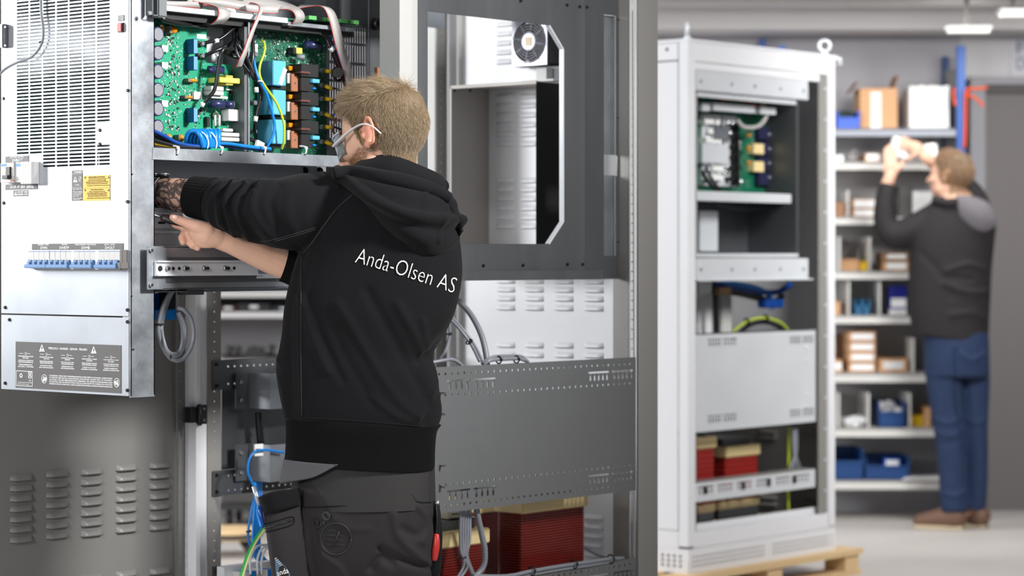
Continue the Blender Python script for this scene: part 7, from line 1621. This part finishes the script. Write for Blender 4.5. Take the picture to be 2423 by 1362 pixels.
jk_ = evalmesh(b, .008, 4); strokes(jk_, [([(2240, 640), (2290, 625), (2330, 635)], 6, .008), ([(2230, 670), (2290, 690), (2335, 690)], 7, .009), ([(2240, 655), (2300, 660)], 5, -.006), ([(2250, 745), (2300, 740), (2330, 750)], 8, .006), ([(2180, 600), (2220, 640), (2250, 700)], 9, -.006)]); jk_.transform(CF); link('jacket', jk_, JACK, m2p)
b = B(); rows = patch([(2262, 464), (2300, 468), (2335, 482), (2352, 508)], [(2275, 515), (2300, 538), (2330, 546), (2354, 532)], 24, 16, lambda X, Y, s, t: D2 - .105, lambda s, t: .035 * math.sin(math.pi * t) ** .6 * math.sin(math.pi * (.1 + .8 * s))); b.loft(rows, closed=False); b.M = CF; o = b.build('hood', HOODLIT, m2p); o.modifiers.new('s', 'SOLIDIFY').thickness = .01
B(CF).tube([Q(2210, 472, -.06), Q(2240, 480, -.10), Q(2280, 476, -.10), Q(2312, 470, -.04)], .022, 10).build('collar', JACK, m2p)
b = B(); b.loft([ring_px(*k) for k in interp_rings([(2186, 2338, 775, 780, 11.48, .12), (2186, 2340, 840, 840, 11.48, .125), (2190, 2338, 890, 890, 11.48, .115)], 12)])
for pts, rs in (([Q(2228, 850), Q(2236, 920), Q(2247, 1010), Q(2254, 1110), Vector((Q(2258, 0).x, D2, .09))], [.088, .084, .076, .068, .064]), ([Q(2303, 850, .05), Q(2305, 920, .05), Q(2306, 1010, .05), Q(2310, 1110, .06), Vector((Q(2312, 0).x, D2 + .06, .09))], [.078, .074, .064, .056, .054])): b.loft(sleeve(pts, rs, m=28))
pj = evalmesh(b, .008, 4); strokes(pj, [([(2215, 990), (2245, 1000), (2275, 985)], 5, .008), ([(2215, 1020), (2250, 1030), (2280, 1015)], 5, .008), ([(2222, 1050), (2260, 1045)], 5, -.006), ([(2285, 990), (2310, 1000), (2330, 990)], 5, .007), ([(2230, 1165), (2260, 1172), (2285, 1160)], 5, .009), ([(2262, 830), (2266, 950), (2285, 1080)], 5, -.012), ([(2270, 835), (2300, 850), (2330, 835)], 5, .007)]); pj.transform(CF); link('jeans', pj, JEAN, m2p)
for (hx, tx_, dd) in ((2262, 2178, 0), (2318, 2290, .06)):
    bs = B(); h = Q(hx, 0, dd); tt = Q(tx_, 0, dd + .06); bs.chain([(h.x, h.y, .06), (h.x - (h.x - tt.x) * .5, (h.y + tt.y) / 2, .05), (tt.x, tt.y, .035)], [.055, .048, .036]); ms = evalmesh(bs, .007, 3); vv = mverts(ms); vv[:, 2] = np.maximum(vv[:, 2], .018); ms.vertices.foreach_set('co', vv.ravel()); ms.transform(CF); link('shoe', ms, SHOE, m2p)
    c0, c1_ = Vector((h.x + .035, h.y, .011)), Vector((tt.x - .03, tt.y, .011)); dr_ = (c1_ - c0) / 2; sd_ = Vector((-dr_.y, dr_.x, 0)).normalized() * .046; B(CF).obox((c0 + c1_) / 2, dr_, sd_, (0, 0, .010)).build('sole', mat('pale sole' + str(hx), (190, 176, 150), .7), m2p, .004)
# white roll the man holds against the shelf
t = thing('white_packet', CF @ Q(2170, 370, .12), 'white paper packet held up by the man at the rack', 'packet')
B(CF).obox(Q(2130, 350, .20), (.045, .0, -.012), (0, .03, 0), (.012, 0, .045)).build('packet_body', PAPER, t, .006); B(CF).obox(Q(2200, 358, .20), (.032, 0, .004), (0, .03, 0), (-.003, 0, .035)).build('packet_end', PAPER, t, .006)
